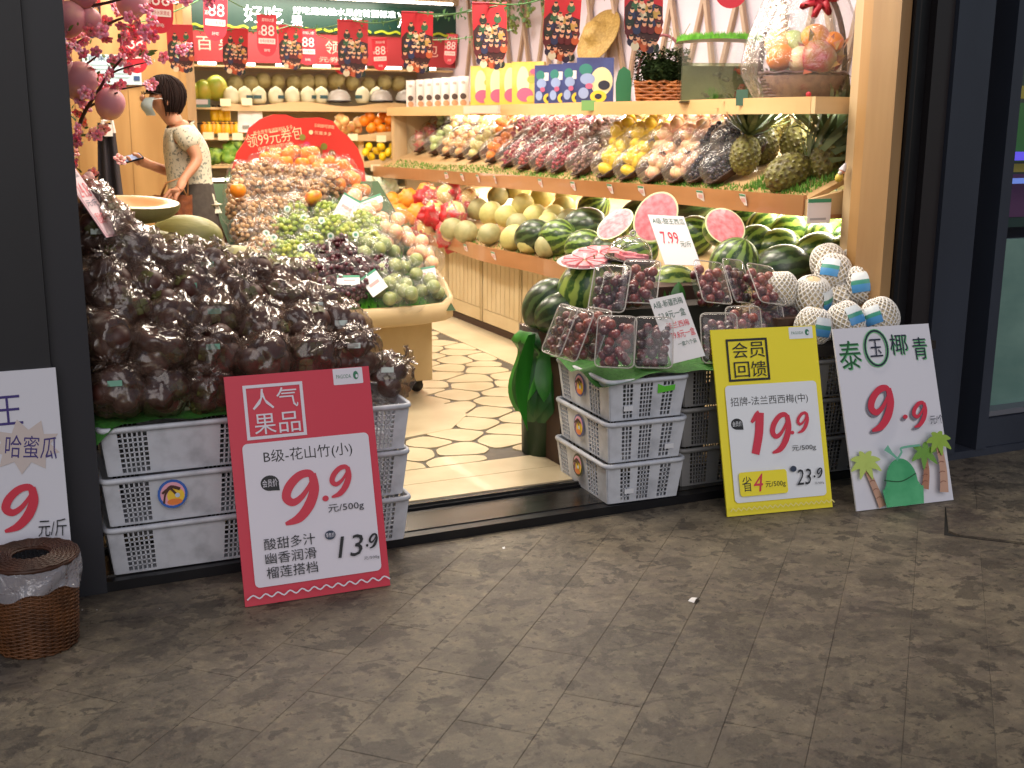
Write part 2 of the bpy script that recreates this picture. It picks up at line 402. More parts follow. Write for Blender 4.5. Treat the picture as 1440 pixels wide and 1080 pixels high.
rs = random.Random(11)
for i in range(-1, 12):
    for j in range(-1, 32):
        seeds.append((.35+i*.245+(.12 if j % 2 else 0)+rs.uniform(-.075, .075), 4.52+j*.185+rs.uniform(-.06, .06)))
def in_path(x, y):
    if y < 4.50 or y > 10.2 or x > 2.90 or x < .4: return False
    if x < 2.12 and y > 5.02: return False
    return True
for (sx, sy) in seeds:
    if not in_path(sx, sy): continue
    poly = [(sx-.4, sy-.4), (sx+.4, sy-.4), (sx+.4, sy+.4), (sx-.4, sy+.4)]
    for (tx, ty) in seeds:
        if (tx, ty) == (sx, sy) or abs(tx-sx) > .6 or abs(ty-sy) > .6: continue
        dx, dy = tx-sx, ty-sy; L_ = math.hypot(dx, dy)
        poly = clip(poly, dx/L_, dy/L_, (dx*(sx+tx)/2+dy*(sy+ty)/2)/L_-.0075)
    poly = clip(poly, 1, 0, 2.925); poly = clip(poly, 0, -1, -4.468)
    if len(poly) < 3: continue
    for _ in range(2):
        n_ = []
        for i in range(len(poly)):
            p, q = poly[i], poly[(i+1) % len(poly)]
            n_ += [(p[0]*.82+q[0]*.18, p[1]*.82+q[1]*.18), (p[0]*.18+q[0]*.82, p[1]*.18+q[1]*.82)]
        poly = n_
    cx = sum(p[0] for p in poly)/len(poly); cy_ = sum(p[1] for p in poly)/len(poly)
    MB().prism([(p[0]-cx, p[1]-cy_) for p in poly], 0, .006).build('stone_tile', TILE, floor, loc=(cx, cy_, .044))
# ceiling and shell --------------------------------------------------------
CEIL = mat('pinkish_ceiling_paint', 'D9C9CC', .6)
struct('ceiling', MB().box(-1.6, 4.9, 4.1, 11.7, 2.62, 2.75), CEIL)
WALLP = mat('lavender_lit_wall', 'D8CEDA', .6)  # lavender cast of the light is put into the wall colour
rw = struct('right_wall', MB().box(4.16, 4.3, 4.1, 11.2, -.02, 2.62), WALLP)
struct('back_wall', MB().box(-1.6, 4.9, 11.2, 11.4, -.02, 2.62), mat('beige_wall_paint', 'C6B48E', .6))
struct('far_left_wall', MB().box(-1.7, -1.5, 4.1, 11.2, -.02, 2.62), mat('beige_wall_paint', 'C6B48E', .6))
# upper facade (above the frame of the photograph) keeps the sky out
struct('facade_head', MB().box(-6, 10, 3.70, 4.1, 2.75, 4.2), CHAR)
struct('shop_roof', MB().box(-6, 10, 4.1, 12, 2.76, 2.9), CHAR)
# left pillar
lp = thing('facade_pillar', 'charcoal clad pillar at the left edge of the shop opening', 'pillar', (0, 0, 0))
MB().box(-.9, .185, 3.70, 4.1, 0, 2.75).build('cladding', CHAR, lp)
MB().box(.188, .30, 3.735, 4.1, 0, 2.75).build('door_frame', mat('dark_slate_frame', '2E2F36', .4), lp)
struct('left_facade', MB().box(-6, -.905, 3.72, 4.1, 0, 2.75), CHAR)
# right pillar, narrow profiles then a slate panel
rp = thing('facade_pillar', 'slate blue clad pillar right of the shop opening with dark door profiles', 'pillar', (0, 0, 0))
MB().box(3.528, 3.55, 3.74, 3.94, 0, 2.75).build('door_profile', BLK, rp)
MB().box(3.553, 3.585, 3.77, 3.94, 0, 2.75).build('door_profile', mat('brown_black_profile', '2A2220', .35), rp)
MB().box(3.588, 3.66, 3.80, 3.94, 0, 2.75).build('door_profile', BLK, rp)
MB().box(3.663, 3.76, 3.765, 4.05, 0, 2.75).build('cladding', mat('brown_grey_metal', '2B2729', .35), rp)
MB().box(3.763, 3.965, 3.745, 4.05, .04, 2.75).build('cladding', SLATE, rp)
for z_ in (1.165, 1.195):
    MB().sphere((3.565, 3.765, z_), .006, 8, 6).build('screw', WHITE, rp)
MB().box(3.5, 4.6, 3.76, 4.02, 0, .036).build('base_rail', SLATE, rp)
# shop window at the far right
wn = thing('shop_window', 'shop window with slate frame and teal frosted lower pane at the right edge', 'window', (0, 0, 0))
MB().box(3.968, 4.10, 3.90, 4.0, .03, 2.75).build('reveal', BLK, wn)
MB().box(4.103, 4.165, 3.75, 4.0, .037, 2.75).build('frame', SLATE, wn)
MB().box(4.168, 6.5, 3.77, 3.97, .037, .17).build('frame', SLATE, wn)
MB().box(4.168, 6.5, 3.79, 3.95, .175, .20).build('sill', mat('pale_sill', '6A6C74', .4), wn)
MB().add([(4.168, 3.864, .2), (6.5, 3.864, .2), (6.5, 3.864, 2.75), (4.168, 3.864, 2.75)], [(0, 1, 2, 3)]).build('pane', GLASS, wn)
TEAL = mat('teal_frosted_film', '6A8E86', .5, '86A89E', 3, bump=.0)
fp = MB().box(4.168, 6.5, 3.872, 3.90, .20, .985).build('frosted_film', TEAL, wn)
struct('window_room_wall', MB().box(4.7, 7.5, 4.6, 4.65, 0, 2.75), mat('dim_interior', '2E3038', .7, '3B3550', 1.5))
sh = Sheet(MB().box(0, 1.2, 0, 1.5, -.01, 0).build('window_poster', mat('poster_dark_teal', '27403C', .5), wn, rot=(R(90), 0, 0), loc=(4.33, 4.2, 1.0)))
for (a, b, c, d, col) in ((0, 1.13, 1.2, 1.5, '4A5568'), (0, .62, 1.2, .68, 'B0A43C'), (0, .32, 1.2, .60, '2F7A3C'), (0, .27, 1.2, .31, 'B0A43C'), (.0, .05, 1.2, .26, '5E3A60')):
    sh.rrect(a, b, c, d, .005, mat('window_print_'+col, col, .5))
MB().box(4.4, 4.75, 4.10, 4.12, 1.33, 1.37).build('reflection_glow', mat('violet_reflection', '6A5CFF', .5, emit=.5), wn)  # glowing bars standing in for coloured reflections on the pane
MB().box(4.4, 4.8, 4.10, 4.12, 1.22, 1.245).build('reflection_glow', mat('blue_reflection', '7FA0FF', .5, emit=.35), wn)
# oak post where the shelving ends at the street side
op = thing('oak_post', 'light oak end post of the fruit shelving beside the dark door profiles', 'post')
MB().box(3.47, 3.524, 3.76, 3.925, .05, 2.62).build('post_board', mat('worn_oak', 'A5845A', .5, '92704A', 7, (1, 1, .12), bump=.05), op)
MB().box(3.495, 3.524, 3.928, 3.945, .05, 2.62).build('post_board', LIP, op)
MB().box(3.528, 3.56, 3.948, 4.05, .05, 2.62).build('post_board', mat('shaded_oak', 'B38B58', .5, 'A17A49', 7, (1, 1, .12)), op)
MB().box(3.563, 3.80, 4.055, 4.14, .05, 2.62).build('post_board', OAK, op)
MB().box(3.803, 4.16, 4.06, 4.14, .05, 2.62).build('post_board', OAK, op)
# ================================================================== RIGHT FRUIT SHELVING
su = thing('fruit_shelving', 'long oak fruit shelving along the right wall with wavy front lips and lit decks', 'shelving')
LX = lambda y: 3.13+.028*math.sin(y*4.2)+(.10 if y > 9.2 else 0)
def CZ(x, y): return .665+.34*(max(x, LX(y))-LX(y)) if x > LX(y)-.01 else .0
MX = lambda y: 3.42+.022*math.sin(y*3.6+1)-.012*(y-4.2)
def MZ0(y): return 1.165-.014*(y-4.2)
def MZ(x, y): return MZ0(y)+.42*max(0, x-MX(y)) if x > MX(y)-.01 else .0
UX = lambda y: 3.44+.03*math.sin(y*3.3+2.6)+.012*(y-4.2)
UZ = 1.60
def strip(fx, y0, y1, z0, z1, off=.0, t=.02, n=60, zf=None):
    mb = MB(); zf = zf or (lambda y: 0)
    P = [(fx(y0+(y1-y0)*i/n), y0+(y1-y0)*i/n) for i in range(n+1)]
    vs = []
    for x, y in P: dz = zf(y); vs += [(x+off-t, y, z0+dz), (x+off, y, z0+dz), (x+off, y, z1+dz), (x+off-t, y, z1+dz)]
    fs = [(4*i+k, 4*i+4+k, 4*i+4+(k+1) % 4, 4*i+(k+1) % 4) for i in range(n) for k in range(4)]
    fs += [(0, 1, 2, 3), (4*n+3, 4*n+2, 4*n+1, 4*n)]
    return mb.add(vs, fs)
def deck(fx, y0, y1, zfun, xb, t=.025, n=50):
    mb = MB(); vs = []
    for i in range(n+1):
        y = y0+(y1-y0)*i/n; x = fx(y)
        a, b = zfun(x, y), zfun(xb, y)
        vs += [(x, y, a-t), (xb, y, b-t), (xb, y, b), (x, y, a)]
    fs = [(4*i+k, 4*i+4+k, 4*i+4+(k+1) % 4, 4*i+(k+1) % 4) for i in range(n) for k in range(4)]
    fs += [(0, 1, 2, 3), (4*n+3, 4*n+2, 4*n+1, 4*n)]
    return mb.add(vs, fs)
MB().box(4.10, 4.15, 4.15, 10.3, .05, 1.62).build('back_panel', CREAM, su)
# lower cabinets: framed doors of vertical boards
for k, y0 in enumerate([4.25+.652*i for i in range(9)]):
    dr = MB().box(3.265, 3.30, y0+.012, y0+.64, .10, .63).build('cabinet_door', OAKX if 0 else CREAM, su)
    for q in range(8):
        a = y0+.03+q*.074
        MB().box(3.256, 3.2652, a, a+.066, .20, .60).build('slat', CREAM, dr)
    MB().box(3.258, 3.2651, y0+.03, y0+.618, .104, .195).build('bottom_rail', CREAM, dr)
MB().box(3.30, 3.34, 4.25, 10.12, .055, .63).build('carcass', DARKW, su)
MB().box(3.262, 3.30, 4.25, 10.12, .050, .095).build('plinth', DARKW, su)
deck(LX, 4.22, 10.1, CZ, 4.10).build('counter_deck', OAKY, su)
strip(LX, 4.22, 10.1, .585, .685, off=-.001).build('counter_lip', LIP, su)
deck(MX, 4.2, 10.1, MZ, 4.10).build('middle_deck', OAKY, su)
strip(MX, 4.2, 10.1, -.075, .018, off=-.001, zf=MZ0).build('middle_lip', LIP, su)
deck(UX, 4.2, 10.1, lambda x, y: UZ, 4.10, t=.03).build('upper_deck', OAKY, su)
strip(UX, 4.2, 10.1, UZ-.062, UZ+.012, off=-.001).build('upper_lip', mat('pale_oak_lip', 'D2AE7C', .4, 'C69E6A', 6, (1, .15, 1)), su)
# street side of the shelving: fascia boards and a framed opening
MB().box(3.40, 3.66, 4.17, 4.199, 1.538, 1.612).build('fascia_board', OAKX, su)
MB().box(3.70, 4.1, 4.17, 4.199, 1.0, 1.612).build('fascia_board', OAKX, su)
MB().prism([(3.40, 1.09), (3.665, 1.09), (3.665, 1.215), (3.40, 1.165)], -4.199, -4.172, Matrix.Rotation(R(90), 4, 'X')).build('fascia_board', OAKX, su)
MB().box(3.40, 3.70, 4.165, 4.171, 1.077, 1.097).build('trim', LIP, su)
MB().box(3.666, 3.70, 4.165, 4.199, .60, 1.076).build('trim', LIP, su)
MB().box(3.70, 3.73, 4.17, 4.199, .60, 1.0).build('fascia_board', OAKX, su)
for y_ in (6.05, 7.85):
    MB().box(3.95, 4.02, y_, y_+.06, .68, 1.10).build('divider', CREAM, su)
    MB().box(3.95, 4.02, y_, y_+.06, 1.42, UZ-.03).build('divider', CREAM, su)
MB().box(3.50, 3.62, 10.02, 10.1, 1.1, UZ-.03).build('end_post', OAK, su)
MB().box(3.62, 4.1, 10.04, 10.09, .7, UZ-.03).build('end_panel', CREAM, su)
for ya, yb in ((4.35, 5.9), (6.0, 7.8), (7.9, 9.4)):
    MB().box(3.66, 3.72, ya, yb, UZ-.045, UZ-.031).build('light_strip', LED, su)
    MB().box(3.80, 3.84, ya, yb, 1.135, 1.15).build('light_strip', LED, su)
# lattice of slats on the right wall
lt = thing('wall_lattice', 'criss cross wooden lattice fixed to the lavender lit right wall above the shelving', 'lattice')
y = 4.3; k = 0
SLM = [MB().box(-.012, .012, -.016, .016, -.52, .52).mesh('slat', mat('brown_grey_slat', 'B59C86', .5, 'A0866E', 8, (1, 1, .2)))]
while y < 9.9:
    obj('slat', SLM[0], lt, (4.13, y, 2.08), (R(-17+rj(3)), 0, 0)); obj('slat', SLM[0], lt, (4.145, y+.13, 2.08), (R(17+rj(3)), 0, 0)); y += .36
# ================================================================== BACK SHELVING
bs = thing('back_shelving', 'lit oak shelving across the back wall under the green illuminated sign', 'shelving')
BY = 10.3; BX0, BX1 = 1.76, 4.14
for z_, d_ in ((1.60, 0), (1.345, -.05), (1.11, -.08)):
    MB().box(BX0, BX1, BY+d_, 11.19, z_-.02, z_).build('shelf_board', OAKX, bs)
# wavy front boards on the upper levels
for z_, d_, x0_ in ((1.60, -.02, BX0+.28), (1.345, -.07, 3.0), (1.11, -.10, 3.0)):
    n_ = 40; pts = [(x0_+(BX1-x0_)*i/n_, z_+.035+.018*math.sin((x0_+(BX1-x0_)*i/n_)*7.5)) for i in range(n_+1)]
    pts = [(x0_, z_-.03)]+pts+[(BX1, z_-.03)]
    MB().prism([(p[0], p[1]) for p in pts], -(BY+d_), -(BY+d_-.015), Matrix.Rotation(R(90), 4, 'X')).build('shelf_lip', OAKX, bs)
MB().box(BX0, BX1, 11.16, 11.19, .05, 1.93).build('back_panel', mat('grey_back_panel', 'B3AB92', .5), bs)
MB().box(1.60, BX0, 9.9, 10.4, .05, 2.62).build('side_post', OAK, bs)
MB().box(3.35, 3.40, 10.6, 11.1, 1.12, 1.34).build('divider', OAK, bs)
MB().box(BX0, 4.14, 10.35, 11.1, .05, .88).build('base_cabinet', CREAM, bs)
for i in range(7):
    MB().box(1.86+i*.33, 2.0+i*.33, 10.22, 10.28, 1.945, 1.968).build('spot_light', LED, bs)
MB().box(BX0, BX1, 10.2, 10.32, 1.93, 1.945).build('light_valance', OAKX, bs)
# red ribbon board and green illuminated sign
rb = MB().box(0, 2.4, 0, .25, -.02, 0).build('red_banner_board', mat('maroon_board', 'A8343A', .5), loc=(1.76, 10.19, 1.97), rot=(R(90), 0, 0), label='long red board with pale characters above the back shelving', cat='sign')
s_ = Sheet(rb); PK = mat('pale_pink_print', 'F2C4B4', .5)
for t_, x_ in (('百', .08), ('果', .26), ('鲜', .62), ('领', 1.18), ('9', 1.32), ('券', 1.62), ('包', 2.1)):
    s_.text(t_, x_, .09, x_+.13, .20, PK)
s_.text('元券', 1.12, .02, 1.30, .065, PK); s_.text('元/斤起', .85, .02, 1.0, .06, PK)
gs = MB().box(0, 2.42, 0, .27, -.03, 0).build('illuminated_sign', mat('dark_green_sign', '103A30', .4), loc=(1.74, 10.17, 2.235), rot=(R(90), 0, 0), label='dark green sign with glowing white characters high on the back wall', cat='sign')
s_ = Sheet(gs); LEDW = mat('lit_letters', 'FFFFFF', .5, emit=5)
for t_, a, b in (('好', .50, .66), ('吃', .68, .83), ('果', .90, 1.0), ('的', 1.32, 1.42), ('百', 1.44, 1.54), ('准', 1.86, 2.0)):
    s_.text(t_, a, .06 if a < .85 or a > 1.8 else .04, b, .20 if a < .85 or a > 1.8 else .13, LEDW, bold=.02)
s_.text('好吃是检验水果的首要标准', .92, .145, 1.84, .205, LEDW, bold=.02)
LIME = mat('lime_wave_print', 'A9B82A', .5)
for i in range(9):
    x_ = .02+i*.27; s_.stroke([(x_, .012), (x_+.07, .03), (x_+.13, .012), (x_+.2, .03), (x_+.24, .012)], .018, LIME)
struct('soffit', MB().box(1.6, 4.16, 10.1, 10.2, 2.51, 2.62), mat('cream_soffit', 'C9B79A', .5))
MB().box(1.6, 4.1, 10.095, 10.099, 2.505, 2.525).build('ceiling_strip_light', LED, label='thin lit strip under the ceiling edge above the green sign', cat='light')
# ceiling light beside the lattice
a = at(601, 13, z=2.60); 
MB().box(-.045, .045, 0, 1.6, -.012, 0).build('ceiling_tube_light', LED, loc=(a.x, a.y-1.6, 2.60), label='long white tube light on the ceiling above the lattice wall', cat='light')
# oak wall at the left with a notice
OAKD = mat('honey_oak', 'A98450', .5, '96713F', 7, (1, 1, .12), bump=.05)
ow = struct('oak_partition', MB().box(-1.5, 1.52, 9.3, 9.36, .05, 2.62), OAKD)
for i in range(8):
    MB().box(-1.5+i*.38, -1.5+i*.38+.374, 9.292, 9.2995, .05, 2.62).build('oak_panel', OAKD, ow)
struct('partition_return', MB().box(1.525, 1.59, 9.31, 10.3, .05, 2.62), OAKD)
a = at(118, 118, y=9.27); b = at(197, 78, y=9.27)
nb = MB().box(0, b.x-a.x, 0, b.z-a.z, -.01, 0).build('notice_board', mat('pale_blue_print', 'A9C0C8', .5), loc=(a.x, 9.27, a.z), rot=(R(90), 0, 0), label='pale blue printed notice on the oak wall behind the peach blossoms', cat='notice')
s_ = Sheet(nb); w_, h_ = b.x-a.x, b.z-a.z; BLU = mat('navy_print', '1E3A66', .5)
s_.text('百果科技', .04, h_*.78, w_*.72, h_*.95, BLU, bold=.01)
for i in range(4): s_.rrect(.05, h_*(.62-.13*i), w_*.8, h_*(.66-.13*i), .002, mat('pale_lines', '8AA3AC', .5))
s_.rrect(w_*.86, .03, w_*.97, h_*.3, .004, BLU)
dl = MB().lathe([(0, 0), (.09, 0), (.10, .012), (.10, .03), (0, .03)], 20)
a = at(147, 12, z=2.585)
dlo = dl.build('down_light', LED, loc=(a.x, a.y, 2.585), label='round glowing ceiling spot above the blossoms', cat='light')
# dark apron hanging on the oak wall
a = at(152, 215, y=7.6)
ap = thing('hanging_apron', 'dark apron with white strap hanging behind the peach blossoms', 'apron', a)
MB().grid(lambda u, v: ((u-.5)*(.10+.06*v), .03*math.sin(u*14)*(.4+v), .18-.5*v), 14, 10).build('cloth', mat('black_cloth', '26222A', .8), ap, True)
MB().tube([(-.045, -.03, .1), (-.02, -.035, .19), (.03, -.035, .2), (.04, -.03, .12)], .012, 6).build('strap', WHITE, ap)
MB().box(-.02, .03, -.045, -.035, .10, .17).build('name_badge', WHITE, ap)
hk = MB().box(-.02, .02, .0, .1, .2, .215); hk.build('hook', STEEL, ap)
# ================================================================== FRONT: CRATES, FRUIT, BOARDS
CRATE = mat('grey_crate_plastic', 'C9CDD6', .45, 'A4A8B0', 16, bump=.05, contrast=(.45, .8), detail=8)
CRATED = mat('older_grey_crate_plastic', '8A8A8C', .5, '78787A', 5, bump=.03)
CR_H = .168
def crate_proto(L_, D_, front, side, m_, label):
    """stackable fruit crate, L_ along x, D_ along y, origin at its base centre; front/side give the columns of perforation"""
    t = thing('fruit_crate', label, 'crate')
    H = CR_H-.004; tp = .018; th = .004
    def wall(Ln, zones, Mx, name):
        q = MB()
        def pt(u, v, w_): # u 0..1 across, v 0..1 up
            half = Ln/2-tp*(1-v); return ((u-.5)*2*half, -w_-tp*(1-v)*-1, v*H)
        def slab(u0, u1, v0, v1):
            vs = [pt(u, v, w_) for w_ in (0, th) for v in (v0, v1) for u in (u0, u1)]
            # w: outward -y
            q.add(vs, [(0, 1, 3, 2), (4, 6, 7, 5), (0, 4, 5, 1), (2, 3, 7, 6), (0, 2, 6, 4), (1, 5, 7, 3)], Mx)
        prev = 0
        for (a, b, n) in zones:
            slab(prev, a, 0, 1)
            w = (b-a)/n; 
            for k in range(1, n): slab(a+k*w-.17*w, a+k*w+.17*w, .05, .88)
            rows = 8
            for r_ in range(1, rows): v = .05+.83*r_/rows; slab(a, b, v-.012, v+.012)
            slab(a, b, 0, .05); slab(a, b, .88, 1); prev = b
        slab(prev, 1, 0, 1)
        return q
    def full(name, Ln, zones, Mx): wall(Ln, zones, Mx, name).build(name, m_, t)
    full('side_wall', L_, front, Matrix.Translation((0, -D_/2, 0)))
    full('side_wall', L_, front, Matrix.Rotation(math.pi, 4, 'Z') @ Matrix.Translation((0, -D_/2, 0)))
    full('end_wall', D_, side, Matrix.Rotation(R(-90), 4, 'Z') @ Matrix.Translation((0, -L_/2, 0)))
    full('end_wall', D_, side, Matrix.Rotation(R(90), 4, 'Z') @ Matrix.Translation((0, -L_/2, 0)))
    MB().box(-L_/2+tp+.002, L_/2-tp-.002, -D_/2+tp+.002, D_/2-tp-.002, .002, .006).build('base', m_, t)
    a, b = L_/2, D_/2; rim = []
    for cx, cy_, an in ((a-.02, b-.02, 0), (-a+.02, b-.02, 90), (-a+.02, -b+.02, 180), (a-.02, -b+.02, 270)):
        rim += [(cx+.026*math.cos(R(an+k)), cy_+.026*math.sin(R(an+k)), H+.001) for k in (0, 30, 60, 90)]
    q = MB(); n = len(rim)
    vs = []
    for x, y, z in rim:
        c = Vector((x, y, 0)).normalized()
        d = Vector((x-max(-a+.02, min(a-.02, x)), y-max(-b+.02, min(b-.02, y)), 0)).normalized()
        for (o, zz) in ((.006, -.016), (.009, -.008), (.006, .0), (-.004, .001), (-.008, -.006), (-.004, -.016)): vs.append((x+d.x*o, y+d.y*o, z+zz))
    fs = [(6*i+k, 6*((i+1) % n)+k, 6*((i+1) % n)+(k+1) % 6, 6*i+(k+1) % 6) for i in range(n) for k in range(6)]
    q.add(vs, fs); q.build('rim', m_, t, True)
    return t
def sticker(par, cx, z, r, loc_y, rotz=0, ring='2F62B8'):
    e = obj('round_sticker', MB().lathe([(0, 0), (r*.5, 0), (r, 0)], 20).mesh('round_sticker', mat('sticker_ring_'+ring, ring, .4)), par, (cx, loc_y, z), (R(84), 0, rotz))
    s_ = Sheet(e, .0003)
    s_.disc(0, 0, r*.82, r*.82, mat('sunset_pink', 'E8A7B8', .5)); s_.disc(r*.2, -r*.15, r*.58, r*.55, mat('sun_yellow', 'F0C93A', .5))
    s_.disc(.1*r, -r*.55, r*.5, r*.22, mat('sand_orange', 'E8823C', .5)); s_.stroke([(-r*.62, -r*.6), (-r*.5, 0), (-r*.25, r*.35)], r*.13, mat('palm_brown', '4A2A1E', .5))
    s_.stroke([(-r*.5, r*.1), (-r*.1, r*.5), (r*.5, r*.3)], r*.22, mat('palm_brown', '4A2A1E', .5)); s_.stroke([(-r*.7, r*.1), (-r*.2, r*.4), (r*.2, r*.0)], r*.16, mat('palm_brown', '4A2A1E', .5))
    s_.disc(r*.3, -r*.1, r*.16, r*.16, mat('pale_blue', 'BFD0E8', .5))
    return e
big = crate_proto(.515, .36, [(.09, .27, 6), (.73, .91, 6)], [(.1, .3, 4), (.42, .58, 4), (.7, .9, 4)], CRATE, 'x')
PB = Proto(big); crates = []
colname = ('left', 'right')
lvl = ('bottom', 'middle', 'top')
for c_, (x, y, rz) in enumerate(((.575, 3.94, -.02), (1.075, 3.895, -.02))):
    for k in range(3):
        o = PB.put((x+rj(.004), y+rj(.004), .0385+k*CR_H+.0), (0, 0, rz), '%s grey perforated crate of the %s stack under the mangosteens' % (lvl[k], colname[c_]), 'stacked crates under the mangosteen bags')
        crates.append(o)
sticker(crates[1], -.045, .095, .048, -.187)
small = crate_proto(.338, .47, [(.17, .30, 3), (.40, .56, 4), (.70, .84, 3)], [(.05, .20, 4), (.62, .82, 4)], CRATE, 'x')
PS = Proto(small)
for k in range(3):
    o = PS.put((2.33+rj(.004), 3.965+rj(.004), .0385+k*CR_H), (0, 0, -.05), '%s pale grey crate with round palm stickers under the plum boxes' % lvl[k], 'crates under the plum boxes')
    st_ = sticker(o, 0, 0, .047, 0, 0, ('5A5FA0', '5A5FA0', '3C4A30')[2-k]); st_.location = (-.172, .02, .095); st_.rotation_euler = (R(90), R(0), R(-90))
    crates.append(o)
    MB().box(-.02, .02, -.2385, -.237, .04, .06).build('paper_scrap', mat('torn_white_label', 'D8DAE0', .6), o).location.x = (-.07, .10, -.085)[k]
obj('price_sticker', MB().add([(0, 0, 0), (.075, .008, 0), (.078, .03, 0), (.03, .026, 0), (.0, .038, 0)], [(0, 1, 2, 3, 4)]).mesh('green_scrap', mat('fresh_green_film', '5FC23A', .4)), crates[-1], (.04, -.238, .10), (R(90), 0, 0))
dark = crate_proto(.46, .36, [(.09, .27, 6), (.40, .60, 5), (.73, .91, 6)], [(.1, .4, 6), (.6, .9, 6)], CRATED, 'x')
PD = Proto(dark)
for c_, (x, y) in enumerate(((2.775, 3.99), (3.25, 3.91))):
    for k in range(3):
        PD.put((x, y, .0385+k*CR_H), (0, 0, -.03), '%s dark grey crate behind the %s board' % (lvl[k], ('yellow', 'coconut')[c_]), 'darker crates behind the boards')
# support table hidden under the sloping mangosteen display
dt = thing('display_trestle', 'low dark trestle behind the crates carrying the melons and mangosteens', 'table', (0, 0, 0))
MB().box(.33, 1.0, 4.16, 4.62, .58, .62).build('table_top', DARKW, dt)
MB().box(.33, 1.02, 4.145, 4.158, .046, .60).build('dark_backing', mat('black_cloth', '26222A', .8), dt)  # added dark sheet that stops shop light showing through the crate holes
for x_, y_ in ((.35, 4.18), (.95, 4.18), (.35, 4.57), (.95, 4.57)): MB().box(x_, x_+.04, y_, y_+.04, .046, .58).build('leg', DARKW, dt)
st2 = MB().box(.33, .66, 4.24, 4.62, .62, .90).build('carton', mat('dark_carton', '2A2420', .8), label='dark carton propping up the melons behind the mangosteens', cat='carton')
# green cloth on the crates ------------------------------------------------
GCL = mat('green_grass_cloth', '3B7A2B', .7, '2C6420', 60, bump=.4, bscale=150)
def cloth(name, x0, x1, y0, y1, z, label, cat, corners=()):
    def fn(u, v):
        x = x0+(x1-x0)*u; y = y0+(y1-y0)*v; zz = z+.004*math.sin(u*31)+.004*math.sin(v*17+u*9)
        for (cx, cy_, rad, dz) in corners:
            d = math.hypot(x-cx, y-cy_); 
            if d < rad: zz -= dz*(1-d/rad)**1.0
        return (x, y, zz)
    return MB().grid(fn, 34, 16).build(name, GCL, None, True, label=label, cat=cat)
cloth('green_cloth', .275, 1.2, 3.745, 4.1, .553, 'green grass cloth under the mangosteen bags with its corner hanging left', 'cloth', ((.30, 3.74, .07, .07),))
cloth('green_cloth', 2.125, 3.02, 3.70, 4.2, .556, 'green grass cloth under the plum boxes drooping over the crate corner', 'cloth', ((2.15, 3.78, .16, .06), (2.13, 4.0, .12, .03)))
# ---- mangosteen bags -------------------------------------------------------
def ico(sub):
    b = bmesh.new(); bmesh.ops.create_icosphere(b, subdivisions=sub, radius=1); vs = [v.co.copy() for v in b.verts]; fs = [tuple(v.index for v in f.verts) for f in b.faces]; b.free(); return vs, fs
ICO = {k: ico(k) for k in (1, 2, 3, 4)}
def bag_mesh(seed, r=.08, neck=True, amp=.16, sx=1, m_=None, nu=40, nv=30):
    def fn(u, v):
        a = 2*math.pi*u
        if neck:
            t = v
            if t < .76: q = t/.76; rr = math.sin(math.pi*(q*.93)**.85)*1.0; z = -math.cos(math.pi*q*.93)*.95
            elif t < .86: q = (t-.76)/.10; rr = .2-.08*q; z = .93+.10*q
            else: q = (t-.86)/.14; rr = .12+.28*q; z = 1.03+.16*q
            pl = max(0, (t-.45)/.4) if t < .86 else 1
            rr *= 1+.30*min(1, pl)*math.sin(a*9+seed*3+2*math.sin(a*2+seed))
        else:
            rr = math.sin(math.pi*v)**.8; z = -math.cos(math.pi*v)
        p = Vector((math.cos(a)*rr*sx, math.sin(a)*rr, z))
        nn = noise.noise(p*1.7+Vector((seed*7, 0, 0))); rd = 1-abs(noise.noise(p*3.4+Vector((0, seed*5, 0))))*2
        p *= 1+amp*nn+amp*.55*rd*abs(rd)
        return p*r
    mb = MB().grid(fn, nu, nv, True)
    if not neck: pass
    return mb.mesh('bag_film', m_ or DFILM, True)
MG = mat('mangosteen_skin', '4C2A22', .5, '3E1E16', 14, bump=.05)
MGC = mat('mangosteen_calyx', '5B5A2A', .5, '3E3A1C', 20)
mq = MB().sphere((0, 0, 0), .0405, 14, 10, (1, 1, .9)); mq.cur = 1
for k in range(4):
    a = k*math.pi/2; M_ = Matrix.Rotation(a, 4, 'Z')
    mq.add([(0, 0, .0285), (.012, -.010, .0285), (.021, 0, .0255), (.012, .010, .0285), (.010, 0, .031)], [(0, 1, 4), (1, 2, 4), (2, 3, 4), (3, 0, 4)], M_)
mq.add([(-.003, -.003, .028), (.003, -.003, .028), (.003, .003, .028), (-.003, .003, .028), (0, 0, .042)], [(0, 1, 4), (1, 2, 4), (2, 3, 4), (3, 0, 4)])
MGM = mq.mesh('mangosteen', [MG, MGC], True)
for v_ in MGM.vertices:
    if v_.index >= 128: v_.co *= 1.3
bagP = []
for i in range(4):
    t = thing('mangosteen_bag', 'x', 'fruit bag')
    rs = random.Random(30+i)
    for (a, b, c) in ((-.034, -.028, -.02), (.034, -.025, -.012), (0, .034, -.02), (-.012, .0, .034), (.03, .028, .026)):
        obj('mangosteen', MGM, t, (a+rs.uniform(-.006, .006), b+rs.uniform(-.006, .006), c), (rs.uniform(-1.2, 1.2), rs.uniform(-1.2, 1.2), rs.uniform(0, 6)))
    obj('bag_film', bag_mesh(i+1, .084, True, .25, nu=48, nv=34), t)
    bagP.append(Proto(t))
TAGM = [mat('teal_sticker', '5E9C84', .4), mat('pale_sticker', 'C5D5CE', .4)]
def mango_h(x, y):
    if y < 3.72: return -9
    g = max(.16, 1.62-1.05*x); return .66+(min(y, 4.55)-3.76)*g*1.0 if x < 1.42 else -9
